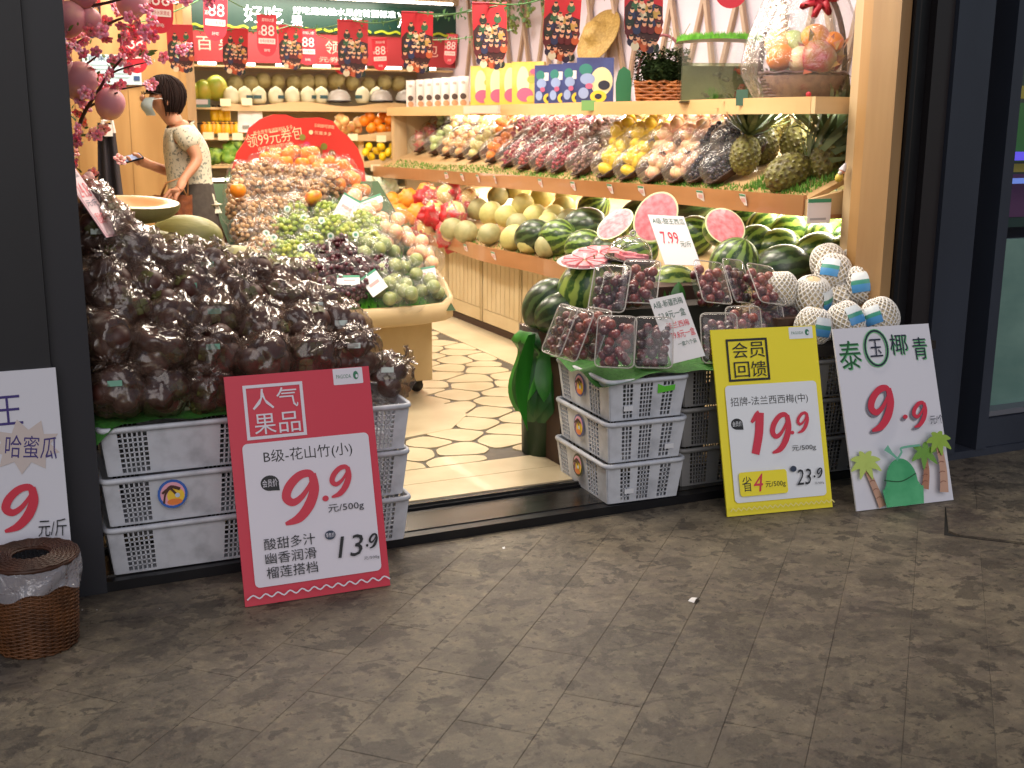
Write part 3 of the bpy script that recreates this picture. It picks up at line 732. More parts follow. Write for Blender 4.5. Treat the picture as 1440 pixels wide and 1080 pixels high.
rows = [
 ('lowest', [(162, 548), (232, 547), (296, 545), (545, 528)], .075),
 ('second', [(150, 478), (226, 492), (300, 496), (372, 508), (440, 500), (498, 494)], .0),
 ('third', [(172, 436), (236, 448), (302, 446), (366, 462), (428, 462), (480, 462)], 0),
 ('fourth', [(146, 398), (206, 408), (268, 410), (330, 418), (394, 422), (446, 436)], 0),
 ('fifth', [(170, 362), (232, 372), (292, 380), (350, 388), (400, 398)], 0),
 ('sixth', [(138, 334), (194, 356), (256, 376)], 0),
 ('top', [(128, 300), (150, 322)], 0)]
kk = 0
for rn, pts, lift in rows:
    for i, (px, py) in enumerate(pts):
        p = surf(px, py, mango_h)
        if p.y > 5: p = at(px, py, y=4.2)
        if rn == 'lowest': p = at(px, py, y=3.83)
        if (px, py) == (545, 528): p = at(px, py, y=3.90)
        rot = (random.choice([R(100), R(75), R(-20), R(130), R(60)])+rj(.5), rj(.6), rj(2))
        o = bagP[kk % 4].put(p, rot, ('lone tied cellophane bag of mangosteens at the right end above the open crate' if (px, py) == (545, 528) else 'tied cellophane bag of mangosteens, %s from the left in the %s row of the pile' % (ORD[i], rn)), 'bags of mangosteens piled on the left crates', scale=1.16 if py < 520 else 1.08)
        if kk % 3 == 0:
            d = (Vector((0, 0, CH))-p).normalized()
            q = MB().box(-.022, .022, -.009, .009, 0, .001).build('price_sticker', TAGM[kk % 2], o)
            q.matrix_parent_inverse = Matrix.Identity(4)
            M_ = d.to_track_quat('Z', 'Y').to_matrix().to_4x4(); M_.translation = p+d*.088+Vector((0, 0, .02))
            q.matrix_local = (Matrix.LocRotScale(o.location, o.rotation_euler, o.scale)).inverted() @ M_
        kk += 1
# filler bags deeper in the pile so that nothing hollow shows
kk = 0
for (x, y) in ((.45, 3.86), (.62, 3.86), (.8, 3.87), (.97, 3.87), (1.14, 3.88), (.42, 4.02), (.6, 4.02), (.78, 4.02), (.95, 4.02), (1.1, 4.02), (.42, 4.2), (.58, 4.2), (.75, 4.2)):
    z = mango_h(x, y)-.16
    if z < .62: continue
    bagP[kk % 4].put((x, y, z), (rj(1), rj(1), rj(3)), 'tied cellophane bag of mangosteens half buried inside the pile, %s of those inside' % ORD[kk % 16], 'bags of mangosteens piled on the left crates'); kk += 1
# ---- hami melons on the pile ------------------------------------------------
HAMI = mat('hami_rind', '8E8A4A', .5, 'A59A62', 9, (1, 1, .25), bump=.3, bscale=40)
HAMIF = mat('hami_flesh', 'E0A468', .35, 'E8B880', 8)
hm = MB().sphere((0, 0, 0), .1, 24, 16, (.82, .82, 1.45)).mesh('hami_melon', HAMI, True)
def single(name, me, loc, rot, label, cat, group=None, scale=None): return obj(name, me, None, loc, rot, scale, label, cat, group)
gm = 'hami melons behind the mangosteen pile'
p = at(262, 332, y=4.38); single('hami_melon', hm, p, (R(90), 0, R(58)), 'large olive hami melon lying under the cut half melon', 'melon', gm, .95)
p = at(330, 372, y=4.40); single('hami_melon', hm, p, (R(90), 0, R(50)), 'long olive hami melon sloping down to the right behind the bags', 'melon', gm, .9)
p = at(215, 352, y=4.32); single('hami_melon', hm, p, (R(90), 0, R(55)), 'yellowish hami melon half hidden behind the mangosteen bags', 'melon', gm, .9)
p = at(170, 335, y=4.45); single('hami_melon', hm, p, (R(90), 0, R(60)), 'hami melon below the cut half, mostly covered by the pink price card', 'melon', gm, .85)
ht = thing('half_melon', 'cut half hami melon with orange flesh facing up on the melon pile', 'melon', at(190, 284, y=4.30), (R(13), R(3), R(-12)))
q = MB(); 
q.grid(lambda u, v: (.155*math.cos(2*math.pi*u)*math.sin(math.pi/2*v+.0001)**.9, .085*math.sin(2*math.pi*u)*math.sin(math.pi/2*v+.0001)**.9, -.075*math.cos(math.pi/2*v)), 28, 9, True).build('rind', HAMI, ht, True)
MB().grid(lambda u, v: (.151*math.cos(2*math.pi*u)*v, .081*math.sin(2*math.pi*u)*v, -.022*(1-min(1, v*1.6))**.5 if v < .6 else 0.0), 28, 8, True).build('flesh', HAMIF, ht, True)
# pink price card stuck in the pile
bl = at(150, 334, y=4.00); br = bl+Vector((.055, .085, .0)); tl = at(103, 252, y=4.10)
pc = board('price_card', bl, br, tl, .10, .275, .003, mat('pink_card', 'E0B0BC', .5), 'pink price card leaning back over the mangosteens near the pillar', 'price card')
s_ = Sheet(pc)
s_.rrect(.008, .008, .092, .267, .006, mat('card_pale_pink', 'E8C6CE', .5))
for t_, y0, y1, m_ in (('A级哈密瓜', .225, .255, 'INK'), ('24.8', .15, .205, 'RED'), ('元/斤', .115, .14, 'INK'), ('香甜多汁', .05, .09, 'RED')):
    s_.text(t_, .012, y0, .085, y1, REDP if m_ == 'RED' else mat('slate_ink', '47506A', .5), bold=.02)
# ---- big boards ---------------------------------------------------------------
BT = .008
def lean(px_bl, px_br, px_tl, yb, yt, label, w, h, m_, roll=0):
    bl = at(px_bl[0], px_bl[1], z=.003); br = at(px_br[0], px_br[1], z=.003); tl = at(px_tl[0], px_tl[1], y=yt)
    W_ = (br-bl).length; H_ = (tl-bl).length
    o = board('price_board', bl, br, tl, W_, H_, BT, m_, label, 'price board'); return o, W_, H_
# red board
o, W_, H_ = lean((345, 854), (549, 823), (307, 531), 0, 3.64, 'red promotion board priced 9.9 leaning on the left crates', 0, 0, REDP)
s_ = Sheet(o); LAV = mat('pale_lavender_print', 'E4DFEA', .5)
X = lambda u: u*W_
Y = lambda v: v*H_
def small_logo(s_, x0, y0, x1, y1, m_bg):
    s_.rrect(x0, y0, x1, y1, .003, m_bg); w, h = x1-x0, y1-y0
    s_.text('PAGODA', x0+.1*w, y0+.38*h, x0+.60*w, y0+.62*h, mat('logo_green', '2F7A5A', .5), bold=.02); s_.disc(x0+.76*w, y0+.52*h, .09*w, .26*h, mat('logo_green', '2F7A5A', .5)); s_.disc(x0+.79*w, y0+.47*h, .04*w, .11*h, m_bg)
small_logo(s_, X(.74), Y(.925), X(.95), Y(.998), LAV)
s_.frame(X(.115), Y(.715), X(.52), Y(.955), .010, LAV)
for t_, a, b in (('人', .17, .845), ('气', .335, .845), ('果', .17, .735), ('品', .335, .735)):
    s_.text(t_, X(a), Y(b), X(a+.145), Y(b+.09), LAV, bold=.11)
s_.rrect(X(.075), Y(.075), X(.945), Y(.70), .016, LAV)
s_.text('B级-花山竹(小)', X(.21), Y(.60), X(.82), Y(.665), INK, bold=.10)
s_.disc(X(.235), Y(.52), X(.062), Y(.034), INK); s_.poly([(X(.24), Y(.487)), (X(.297), Y(.484)), (X(.294), Y(.52))], INK)
s_.text('会员价', X(.185), Y(.503), X(.285), Y(.537), LAV, bold=.02)
s_.nine(X(.30), Y(.33), X(.555), Y(.56), REDP); s_.disc(X(.60), Y(.425), X(.022), Y(.013), REDP); s_.nine(X(.635), Y(.425), X(.79), Y(.565), REDP)
s_.text('元/500g', X(.61), Y(.355), X(.86), Y(.395), INK, bold=.012)
for i, t_ in enumerate(('酸甜多汁', '幽香润滑', '榴莲搭档')): s_.text(t_, X(.155), Y(.232-.062*i), X(.50), Y(.282-.062*i), INK, bold=.08)
s_.disc(X(.605), Y(.262), X(.037), Y(.020), mat('navy_bubble', '2A3850', .5)); s_.text('零售价', X(.575), Y(.252), X(.635), Y(.272), LAV, bold=.01)
s_.text('13', X(.645), Y(.155), X(.83), Y(.25), INK, bold=.11, shear=.2); s_.disc(X(.853), Y(.195), X(.009), Y(.006), INK); s_.nine(X(.865), Y(.18), X(.93), Y(.245), INK)
s_.text('元/500g', X(.82), Y(.13), X(.93), Y(.146), INK)
pts = []
for k in range(25): pts.append((X(.01+.98*k/24), Y(.040+.008*(1 if k % 2 else -1))))
s_.stroke(pts, .0045, LAV, sub=3)
# yellow board
YEL = mat('yellow_print', 'F4E42C', .45)
o, W_, H_ = lean((1023, 727), (1171, 713), (1005, 464), 0, 3.74, 'yellow member promotion board priced 19.9 leaning on the crates', 0, 0, YEL)
s_ = Sheet(o); PW = mat('cool_white_print', 'E6EAF0', .5)
small_logo(s_, X(.735), Y(.93), X(.965), Y(.995), PW)
s_.frame(X(.125), Y(.715), X(.515), Y(.945), .009, INK)
for t_, a, b in (('会', .18, .84), ('员', .34, .84), ('回', .18, .735), ('馈', .34, .735)):
    s_.text(t_, X(a), Y(b), X(a+.145), Y(b+.085), INK, bold=.11)
s_.rrect(X(.075), Y(.068), X(.945), Y(.695), .016, PW)
s_.text('招牌-法兰西西梅(中)', X(.115), Y(.575), X(.85), Y(.63), INK, bold=.10)
s_.disc(X(.155), Y(.487), X(.055), Y(.030), INK); s_.poly([(X(.16), Y(.457)), (X(.212), Y(.455)), (X(.208), Y(.49))], INK); s_.text('会员价', X(.112), Y(.474), X(.198), Y(.502), PW, bold=.02)
s_.stroke([(X(.29), Y(.49)), (X(.345), Y(.525)), (X(.375), Y(.535))], [.01, .025, .03], REDP); s_.stroke([(X(.375), Y(.54)), (X(.35), Y(.43)), (X(.30), Y(.32))], [.036, .036, .034], REDP); s_.nine(X(.45), Y(.315), X(.655), Y(.535), REDP); s_.disc(X(.665), Y(.42), X(.017), Y(.01), REDP); s_.nine(X(.71), Y(.415), X(.83), Y(.53), REDP)
s_.text('元/500g', X(.645), Y(.315), X(.875), Y(.350), INK, bold=.012)
s_.rrect(X(.12), Y(.10), X(.57), Y(.228), .012, YEL)
s_.text('省', X(.145), Y(.125), X(.235), Y(.205), INK, bold=.02); s_.text('4', X(.25), Y(.12), X(.34), Y(.215), REDP, bold=.04, shear=.2); s_.text('元/500g', X(.36), Y(.133), X(.55), Y(.17), INK, bold=.01)
s_.disc(X(.635), Y(.225), X(.03), Y(.016), mat('navy_bubble', '2A3850', .5)); s_.text('23', X(.655), Y(.135), X(.80), Y(.22), INK, bold=.10, shear=.2); s_.disc(X(.828), Y(.175), X(.009), Y(.006), INK); s_.nine(X(.85), Y(.165), X(.905), Y(.22), INK)
s_.text('元/500g', X(.82), Y(.13), X(.91), Y(.145), INK)
pts = [(X(.01+.98*k/40), Y(.035+.008*(1 if k % 2 else -1))) for k in range(41)]; s_.stroke(pts, .004, mat('pale_yellow_print', 'F0E48A', .5), sub=2)
# coconut board, hand drawn
o, W_, H_ = lean((1205, 719), (1341, 703), (1168, 463), 0, 3.62, 'hand drawn white coconut board priced 9.9 beside the slate pillar', 0, 0, mat('foam_board', 'DCDCE6', .5))
s_ = Sheet(o); DG = mat('dark_green_marker', '1C5A34', .6); LG = mat('light_green_marker', '6FBE84', .6); IK = mat('navy_ink', '1B2038', .5)
for t_, a, b, c, d in (('泰', .03, .77, .25, .93), ('椰', .56, .835, .74, .95), ('青', .79, .80, .94, .925)):
    s_.text(t_, X(a)+.004, Y(b)-.004, X(c)+.004, Y(d)-.004, LG, bold=.16); s_.text(t_, X(a), Y(b), X(c), Y(d), DG if t_ == '泰' else IK, bold=.05)
z_ = [(X(.41+.115*math.cos(t)), Y(.878+.098*math.sin(t))) for t in [2*math.pi*k/24 for k in range(25)]]
s_.stroke(z_, .015, LG, sub=1); s_.stroke(z_, .008, IK, sub=1); s_.text('玉', X(.34), Y(.83), X(.47), Y(.93), IK, bold=.03)
GH = mat('grey_marker_shadow', '7E7A88', .6)
for m_, d_ in ((GH, -.008), (REDP, 0)):
    s_.nine(X(.23)+d_, Y(.42)+d_, X(.50)+d_, Y(.67)+d_, m_); s_.disc(X(.60)+d_, Y(.485)+d_, X(.025), Y(.012), m_); s_.nine(X(.67)+d_, Y(.42)+d_, X(.83)+d_, Y(.565)+d_, m_)
s_.text('元/个', X(.85), Y(.43), X(.99), Y(.48), IK)
def palm(s_, base, top, w, lf, trunk, leafm, n=7):
    P = [base, ((base[0]*.4+top[0]*.6)+w*.2, (base[1]*.5+top[1]*.5)), top]
    s_.stroke(P, [w, w*.8, w*.7], trunk)
    for k in range(4): t = (k+1)/5; x = base[0]+(top[0]-base[0])*t; y = base[1]+(top[1]-base[1])*t; s_.stroke([(x-w*.35, y), (x, y+.006), (x+w*.35, y+.002)], .0025, mat('brown_line', '7A4A3A', .6), sub=3)
    for k in range(n):
        a = 2*math.pi*k/n+.3; ex = top[0]+lf*math.cos(a); ey = top[1]+lf*.8*math.sin(a)
        s_.stroke([top, ((top[0]+ex)/2, (top[1]+ey)/2+.012), (ex, ey)], [.01, .03, .004], leafm)
BRN = mat('peach_brown_marker', 'C49A84', .6); YG = mat('yellow_green_marker', 'BBD06A', .6); MGR = mat('mid_green_marker', '6FA040', .6)
palm(s_, (X(.24), Y(.01)), (X(.12), Y(.24)), .036, .075, BRN, YG, 8)
palm(s_, (X(.68), Y(.08)), (X(.72), Y(.26)), .035, .07, mat('brown_marker', 'B07A60', .6), MGR, 6)
palm(s_, (X(.86), Y(.05)), (X(.87), Y(.32)), .042, .062, BRN, mat('olive_green_marker', '93B545', .6), 7)
CG = mat('coconut_green_marker', '3FA06A', .6, '58B57E', 12)
s_.poly([(X(.40+.20*math.cos(t)*(1 if math.sin(t) < 0 else .8)+.03), Y(.13+.13*math.sin(t))) for t in [2*math.pi*k/24 for k in range(24)]], CG)
s_.poly([(X(.24), Y(.003)), (X(.62), Y(.003)), (X(.64), Y(.10)), (X(.22), Y(.10))], CG); s_.stroke([(X(.25), Y(.15)), (X(.42), Y(.135)), (X(.58), Y(.17))], .005, DG)
s_.stroke([(X(.40), Y(.25)), (X(.46), Y(.29)), (X(.47), Y(.315)), (X(.66), Y(.32))], .009, mat('straw_green_marker', '6FB49A', .6)); s_.stroke([(X(.31), Y(.325)), (X(.36), Y(.29)), (X(.41), Y(.26))], [.03, .012, .008], mat('straw_green_marker', '6FB49A', .6))
# left white board, cut by the frame
br = at(103, 790, z=.12); bl = br+Vector((-.47, 0, 0)); tl = at(75, 517, y=3.69)+Vector((-.47, 0, 0))
br.z = bl.z = .003; br = Vector((.197, 3.60, .003)); bl = Vector((-.273, 3.60, .003))
H_ = (tl-bl).length; W_ = .47
o = board('price_board', bl, br, tl, W_, H_, BT, mat('foam_board', 'DCDCE6', .5), 'hand written white melon board behind the wicker bin at the far left', 'price board')
s_ = Sheet(o); PUR = mat('purple_marker', '3A2A78', .5)
s_.text('王', X(.61), Y(.79), X(.78), Y(.905), PUR, bold=.03); s_.text('瓜', X(.1), Y(.79), X(.4), Y(.905), PUR, bold=.03)
st_ = mat('pale_star_print', 'CFC2BE', .6)
pts = [(X(.78)+(.10 if k % 2 else .07)*math.cos(2*math.pi*k/18), Y(.70)+(.085 if k % 2 else .05)*math.sin(2*math.pi*k/18)) for k in range(18)]; s_.poly(pts, st_)
s_.text('哈蜜瓜', X(.66), Y(.65), X(.97), Y(.74), PUR, bold=.015, rot=-.15)
s_.nine(X(.60), Y(.37), X(.82), Y(.55), REDP); s_.nine(X(.34), Y(.37), X(.56), Y(.55), REDP); s_.text('元/斤', X(.81), Y(.33), X(.98), Y(.40), INK, bold=.015, rot=-.08)
# ---- wicker bin ----------------------------------------------------------------
WK = mat('brown_wicker', '6E4424', .5, '4E2E16', 12, bump=.1); WKD = mat('dark_wicker', '4A2A1A', .5, '371F12', 12)
bn = thing('wicker_bin', 'brown wicker litter bin with a clear liner and holed lid at the lower left', 'bin', (.075, 3.43, 0), scale=(.88, .88, .80))
RB = lambda z: .122+.020*(z/.36)
q = MB()
for r_ in range(44):
    z0 = .006+r_*.0072; ph = math.pi*(r_ % 2)
    q.tube([((RB(z0)+.0045*math.cos(15*a+ph))*math.cos(a), (RB(z0)+.0045*math.cos(15*a+ph))*math.sin(a), z0) for a in [2*math.pi*k/60 for k in range(61)]], .0042, 4, False)
q.build('woven_wall', WK, bn, True, kind='stuff')
q = MB()
for k in range(30):
    a = 2*math.pi*k/30; q.tube([((RB(z)-.001)*math.cos(a), (RB(z)-.001)*math.sin(a), z) for z in (0, .16, .33)], .0035, 5)
q.build('stakes', WK, bn, True, kind='stuff')
MB().lathe([(0, .0), (.118, .0), (.118, .01)], 24).build('base', WKD, bn)
LIN = film_mat('bin_liner_film', lo=.15, hi=.7, rough=.25, bscale=25, bump=.9, body=(.6, .6, .68), milky=.45)
MB().grid(lambda u, v: ((RB(.3)+.010+.006*math.sin(u*38+v*5)*v+.005*math.sin(u*91))*math.cos(2*math.pi*u), (RB(.3)+.010+.006*math.sin(u*38+v*5)*v)*math.sin(2*math.pi*u), .338-(.105+.02*math.sin(u*12.5+1)+.008*math.sin(u*50))*v), 90, 12, True).build('liner', LIN, bn, True)
ld = MB()
for r_ in range(12):
    rr = .066+r_*.0072; ld.tube([((rr)*math.cos(a), rr*math.sin(a), .345+.006*math.cos((rr-.066)*18)+.0022*math.cos(18*a+math.pi*(r_ % 2))) for a in [2*math.pi*k/60 for k in range(61)]], .0045, 4, False)
lid = ld.build('lid', WKD, bn, True, kind='stuff')
MB().lathe([(.058, .345), (.062, .35), (.148, .344), (.152, .338), (.148, .328), (.06, .332), (.058, .345)], 36).build('lid_board', WKD, bn, True)
q = MB()
for k in range(-4, 5):
    w_ = math.sqrt(max(0, .056**2-(k*.013)**2)); q.tube([(k*.013, -w_, .338), (k*.013, w_, .338)], .0016, 4); q.tube([(-w_, k*.013, .341), (w_, k*.013, .341)], .0016, 4)
q.build('mesh_inset', BLK, bn)
# litter on the ground
lt_ = MB().grid(lambda u, v: (.035*(u-.5), .022*(v-.5), .012*math.sin(u*3.1)*(1-v*.5)+.002), 6, 4).mesh('paper_scrap', PAPER, True)
single('paper_scrap', lt_, at(976, 845, z=0), (0, 0, .4), 'small crumpled white scrap on the pavement right of centre', 'litter')
single('paper_scrap', lt_, at(708, 771, z=0), (0, 0, 1.4), 'tiny white crumb on the pavement below the doorstep', 'litter', scale=.4)
# ================================================================== RIGHT FRONT: PLUM BOXES, MELONS, COCONUTS
PLUM = mat('dark_plum_skin', '4A1820', .3, '6E2A34', 18, coat=.4); PLUM2 = mat('red_plum_skin', '7E2A30', .3, '8E4438', 18, coat=.4)
def heap(n, box, r, m_, seed, name, lo=(8, 6), jit=.25, rows=None):
    """many small fruit as one part"""
    rs = random.Random(seed); mb = MB(); pts = []
    x0, x1, y0, y1, z0, z1 = box; tries = 0
    while len(pts) < n and tries < n*60:
        tries += 1; p = Vector((rs.uniform(x0, x1), rs.uniform(y0, y1), rs.uniform(z0, z1)))
        if all((p-q).length > r*1.55 for q in pts): pts.append(p)
    nm = len(m_) if isinstance(m_, (list, tuple)) else 1
    for p in pts:
        mb.cur = rs.randrange(nm); mb.sphere(p, r*rs.uniform(.88, 1.08), lo[0], lo[1])
    return mb.mesh(name, m_, True)
def cluster(n, rx, ry, rz, r, m_, seed, name, lo=(8, 6)):
    rs = random.Random(seed); mb = MB(); pts = []; nm = len(m_) if isinstance(m_, (list, tuple)) else 1; tries = 0
    while len(pts) < n and tries < n*80:
        tries += 1; v = Vector((rs.gauss(0, 1), rs.gauss(0, 1), rs.gauss(0, 1))).normalized()*(1 if rs.random() < .8 else .6)
        p = Vector((v.x*rx, v.y*ry, v.z*rz))
        if all((p-q).length > r*1.5 for q in pts): pts.append(p)
    for p in pts: mb.cur = rs.randrange(nm); mb.sphere(p, r*rs.uniform(.88, 1.08), lo[0], lo[1])
    return mb.mesh(name, m_, True)
# clear punnet: opening faces local +z, long side y
def punnet_proto(fruitm, seed, label):
    t = thing('plum_box', label, 'fruit box'); a, b, h = .072, .098, .062
    q = MB()
    def ring(k, z): # rounded rect
        out = []
        for cx, cy_, an in ((a-.02, b-.02, 0), (-a+.02, b-.02, 90), (-a+.02, -b+.02, 180), (a-.02, -b+.02, 270)):
            out += [(cx*k+.02*k*math.cos(R(an+j)), cy_*k+.02*k*math.sin(R(an+j)), z) for j in (0, 30, 60, 90)]
        return out
    rings = [ring(.72, 0), ring(.8, .004), ring(.93, h*.9), ring(1.0, h), ring(1.02, h+.006), ring(.99, h+.009), ring(.90, h+.013), ring(.2, h+.016)]
    n = 16; vs = [p for r_ in rings for p in r_]
    fs = [tuple(reversed(range(n)))]+[(i*n+k, i*n+(k+1) % n, (i+1)*n+(k+1) % n, (i+1)*n+k) for i in range(len(rings)-1) for k in range(n)]+[tuple((len(rings)-1)*n+k for k in range(n))]
    q.add(vs, fs).build('clear_tray', PLAST, t, True)
    q = MB(); P = ring(1.035, h+.005); P.append(P[0]); q.tube(P, .0028, 5, False); q.build('rim', mat('clear_rim_plastic', 'CFC9C4', .12, alpha=.55), t, True)
    obj('plums', heap(22, (-a*.72, a*.72, -b*.78, b*.78, .018, h-.006), .0205, fruitm, seed, 'plums', (10, 7)), t, kind='stuff')
    return t
PP = [Proto(punnet_proto([PLUM, PLUM2], 3, 'x')), Proto(punnet_proto([PLUM, mat('purple_plum_skin', '43202E', .3, '2A1018', 14, coat=.4)], 5, 'x'))]
gpl = 'clear boxes of plums stacked on the right crates'
# (px, py, world y, tilt towards the camera, yaw, roll, label)
PBX = [
 (868, 487, 3.80, 64, -14, 0, 'clear box of dark plums in front of the handwritten card, tallest in its row'),
 (918, 487, 3.83, 66, -8, 0, 'clear box of dark plums just left of the slanted white price card'),
 (826, 478, 3.88, 66, -62, 0, 'narrow side view of a plum box, second from the left end of the row'),
 (806, 472, 3.96, 66, -66, 0, 'plum box turned sideways at the very left end of the row'),
 (848, 476, 3.90, 66, -55, 0, 'plum box turned sideways directly behind the tallest front box'),
 (862, 415, 4.02, 58, -22, 0, 'plum box in the upper row leaning beside the watermelon'),
 (902, 408, 4.02, 50, -16, 0, 'plum box in the upper row just below the clear dome'),
 (1006, 480, 3.83, 68, 2, 0, 'plum box with a bright white rim left of the yellow board'),
 (1040, 470, 3.90, 66, 4, 0, 'plum box half hidden behind the top of the yellow board'),
 (1072, 466, 3.95, 62, 10, 0, 'plum box peeking over the middle of the yellow board'),
 (990, 408, 4.05, 52, 22, 8, 'plum box in the upper row right of the potted leaves'),
 (1022, 404, 4.12, 60, 40, 8, 'plum box in the upper row, steeply turned, between two others'),
 (1064, 412, 4.02, 48, 26, 10, 'plum box of reddish plums beside the net wrapped coconuts'),
 (1104, 455, 3.98, 60, 16, 6, 'plum box tucked in front of the coconuts above the yellow board')]
for i, (px, py, y_, tl_, yw, rl, lab) in enumerate(PBX):
    p = at(px, py, y=y_); PP[i % 2].put(p, Euler((R(tl_), R(rl), R(yw-22)), 'XYZ'), lab, gpl, scale=1.0)
# prop under the upper row
MB().box(2.22, 2.95, 4.10, 4.24, .56, .74).build('riser_box', mat('dark_carton', '2A2420', .8), label='dark riser box under the upper row of plum boxes', cat='box')
MB().box(3.02, 3.49, 3.72, 4.16, .555, .60).box(3.40, 3.68, 3.63, 3.735, .565, .60).build('riser_board', mat('dark_carton', '2A2420', .8), label='dark board on the rear crates under the coconuts', cat='board')
# watermelon ------------------------------------------------------------------
def melon_mat(name, dark, light, n_=10, thick=.5, flat=.0):
    if name in MATS: return MATS[name]
    m = bpy.data.materials.new(name); m.use_nodes = True; MATS[name] = m; n = m.node_tree.nodes; L = m.node_tree.links; b = n['Principled BSDF']
    tc = n.new('ShaderNodeTexCoord'); nz = n.new('ShaderNodeTexNoise'); nz.inputs['Scale'].default_value = 22; nz.inputs['Detail'].default_value = 3
    L.new(tc.outputs['Object'], nz.inputs['Vector'])
    gr = n.new('ShaderNodeTexGradient'); gr.gradient_type = 'RADIAL'; L.new(tc.outputs['Object'], gr.inputs[0])
    a1 = n.new('ShaderNodeMath'); a1.operation = 'MULTIPLY_ADD'; a1.inputs[1].default_value = n_
    a0 = n.new('ShaderNodeMath'); a0.operation = 'MULTIPLY'; a0.inputs[1].default_value = .75; L.new(nz.outputs['Fac'], a0.inputs[0])
    L.new(gr.outputs['Fac'], a1.inputs[0]); L.new(a0.outputs[0], a1.inputs[2])
    fr = n.new('ShaderNodeMath'); fr.operation = 'PINGPONG'; fr.inputs[1].default_value = .5; L.new(a1.outputs[0], fr.inputs[0])
    rp = n.new('ShaderNodeValToRGB'); e = rp.color_ramp.elements; e[0].position = .12+.2*thick; e[0].color = (*lin(dark), 1); e[1].position = .2+.25*thick; e[1].color = (*lin(light), 1)
    L.new(fr.outputs[0], rp.inputs[0])
    n2 = n.new('ShaderNodeTexNoise'); n2.inputs['Scale'].default_value = 70; L.new(tc.outputs['Object'], n2.inputs['Vector'])
    mx = n.new('ShaderNodeMix'); mx.data_type = 'RGBA'; mx.inputs[7].default_value = (*lin(light), 1); mr = n.new('ShaderNodeMapRange'); mr.inputs[1].default_value = .5; mr.inputs[2].default_value = .7; mr.inputs[4].default_value = .35
    L.new(n2.outputs['Fac'], mr.inputs[0]); L.new(mr.outputs[0], mx.inputs[0]); L.new(rp.outputs[0], mx.inputs[6]); L.new(mx.outputs[2], b.inputs['Base Color'])
    b.inputs['Roughness'].default_value = .33; b.inputs['Coat Weight'].default_value = .15
    return m
WM = melon_mat('watermelon_rind', '1F3A16', '6E8A3C', 12, .55); WMD = melon_mat('dark_watermelon_rind', '1A2C16', '3F5530', 11, .6); WML = melon_mat('light_watermelon_rind', '2C5220', '93A94E', 12, .4)
WMF = mat('watermelon_flesh', 'D6707A', .3, 'E69CA4', 26, bump=.25); WMW = mat('watermelon_white', 'D8E0B0', .4)
def wm(m_, sc=(1, 1, 1.12), nm='watermelon'):
    t = thing(nm, 'x', 'watermelon')
    MB().sphere((0, 0, 0), .115, 28, 18, sc).build('rind', m_, t, True)
    MB().tube([(0, 0, .115*sc[2]-.002), (.002, 0, .115*sc[2]+.008), (.008, .004, .115*sc[2]+.018)], [.004, .003, .002], 6).build('stem', mat('dry_stem', '6B6238', .7), t)
    return t
WP = [Proto(wm(WM)), Proto(wm(WML)), Proto(wm(WMD, (1, 1, 1.25)))]
gw = 'whole watermelons on and beside the counter'
def putw(px, py, y_, k, rot, sc, lab, x=None):
    p = at(px, py, y=y_) if x is None else at(px, py, x=x); return WP[k].put(p, (R(rot[0]), R(rot[1]), R(rot[2])), lab, gw, scale=sc)
putw(770, 430, 4.45, 2, (35, 10, 20), .92, 'dark watermelon at the left end above the hanging green leaves')
putw(787, 440, 4.35, 2, (60, -20, 70), .80, 'dark watermelon squeezed behind the leftmost plum box')
putw(826, 412, 4.32, 1, (10, -8, 60), 1.15, 'large pale striped watermelon standing under the cut plate')
putw(878, 425, 4.35, 0, (70, 0, 30), .95, 'watermelon hidden behind the upper plum boxes')
MB().box(2.18, 2.62, 4.26, 4.60, .56, .62).build('riser_box', DARKW, label='low dark box under the large watermelons by the aisle', cat='box')
MB().box(2.22, 2.95, 4.27, 4.62, .05, .555).build('riser_box', DARKW, label='tall dark box behind the pale crates holding watermelons', cat='box')
MB().box(2.66, 3.10, 4.26, 4.60, .56, .80).build('riser_box', DARKW, label='dark box behind the plum boxes carrying the domed dish', cat='box')
putw(1032, 372, 4.34, 0, (18, 12, 0), .98, 'round watermelon with crisp stripes left of the coconuts, in front of the cut one')
putw(945, 405, 4.45, 1, (80, 0, 60), .95, 'watermelon mostly hidden behind the potted leaves')
putw(1100, 378, 4.38, 2, (80, 0, 75), 1.0, 'dark watermelon lying sideways just behind the coconuts')
for i, (px, py, x_, k, rot, sc, d_) in enumerate((
    (1095, 352, 3.62, 1, (75, 10, 40), .95, 'in the opening, lowest row, left'), (1150, 360, 3.66, 1, (70, 0, 60), 1.0, 'in the opening, lowest row, middle'), (1190, 362, 3.74, 0, (80, 0, 20), .95, 'in the opening, lowest row, right beside the orange trim'),
    (1062, 345, 3.55, 0, (75, 0, 100), .9, 'right behind the cut half with the pale rind'), (1078, 320, 3.80, 1, (70, 20, 80), .9, 'in the middle row at the left edge of the opening'), (1118, 325, 3.85, 1, (85, 0, 50), .95, 'in the middle row, centre of the opening'),
    (1160, 338, 3.86, 1, (65, 0, 110), .95, 'in the middle row with a pale spot facing out'), (1196, 345, 3.92, 0, (75, 0, 20), .95, 'in the middle row at the right edge of the opening'),
    (1105, 305, 4.0, 1, (60, 0, 30), .9, 'in the back row under the light strip'), (1150, 312, 4.02, 0, (80, 10, 90), .95, 'in the back row centre'), (1188, 315, 4.02, 1, (80, 20, 60), 1.0, 'in the back row at the right'))):
    putw(px, py, None, k, rot, sc, 'striped watermelon '+d_, x=x_)
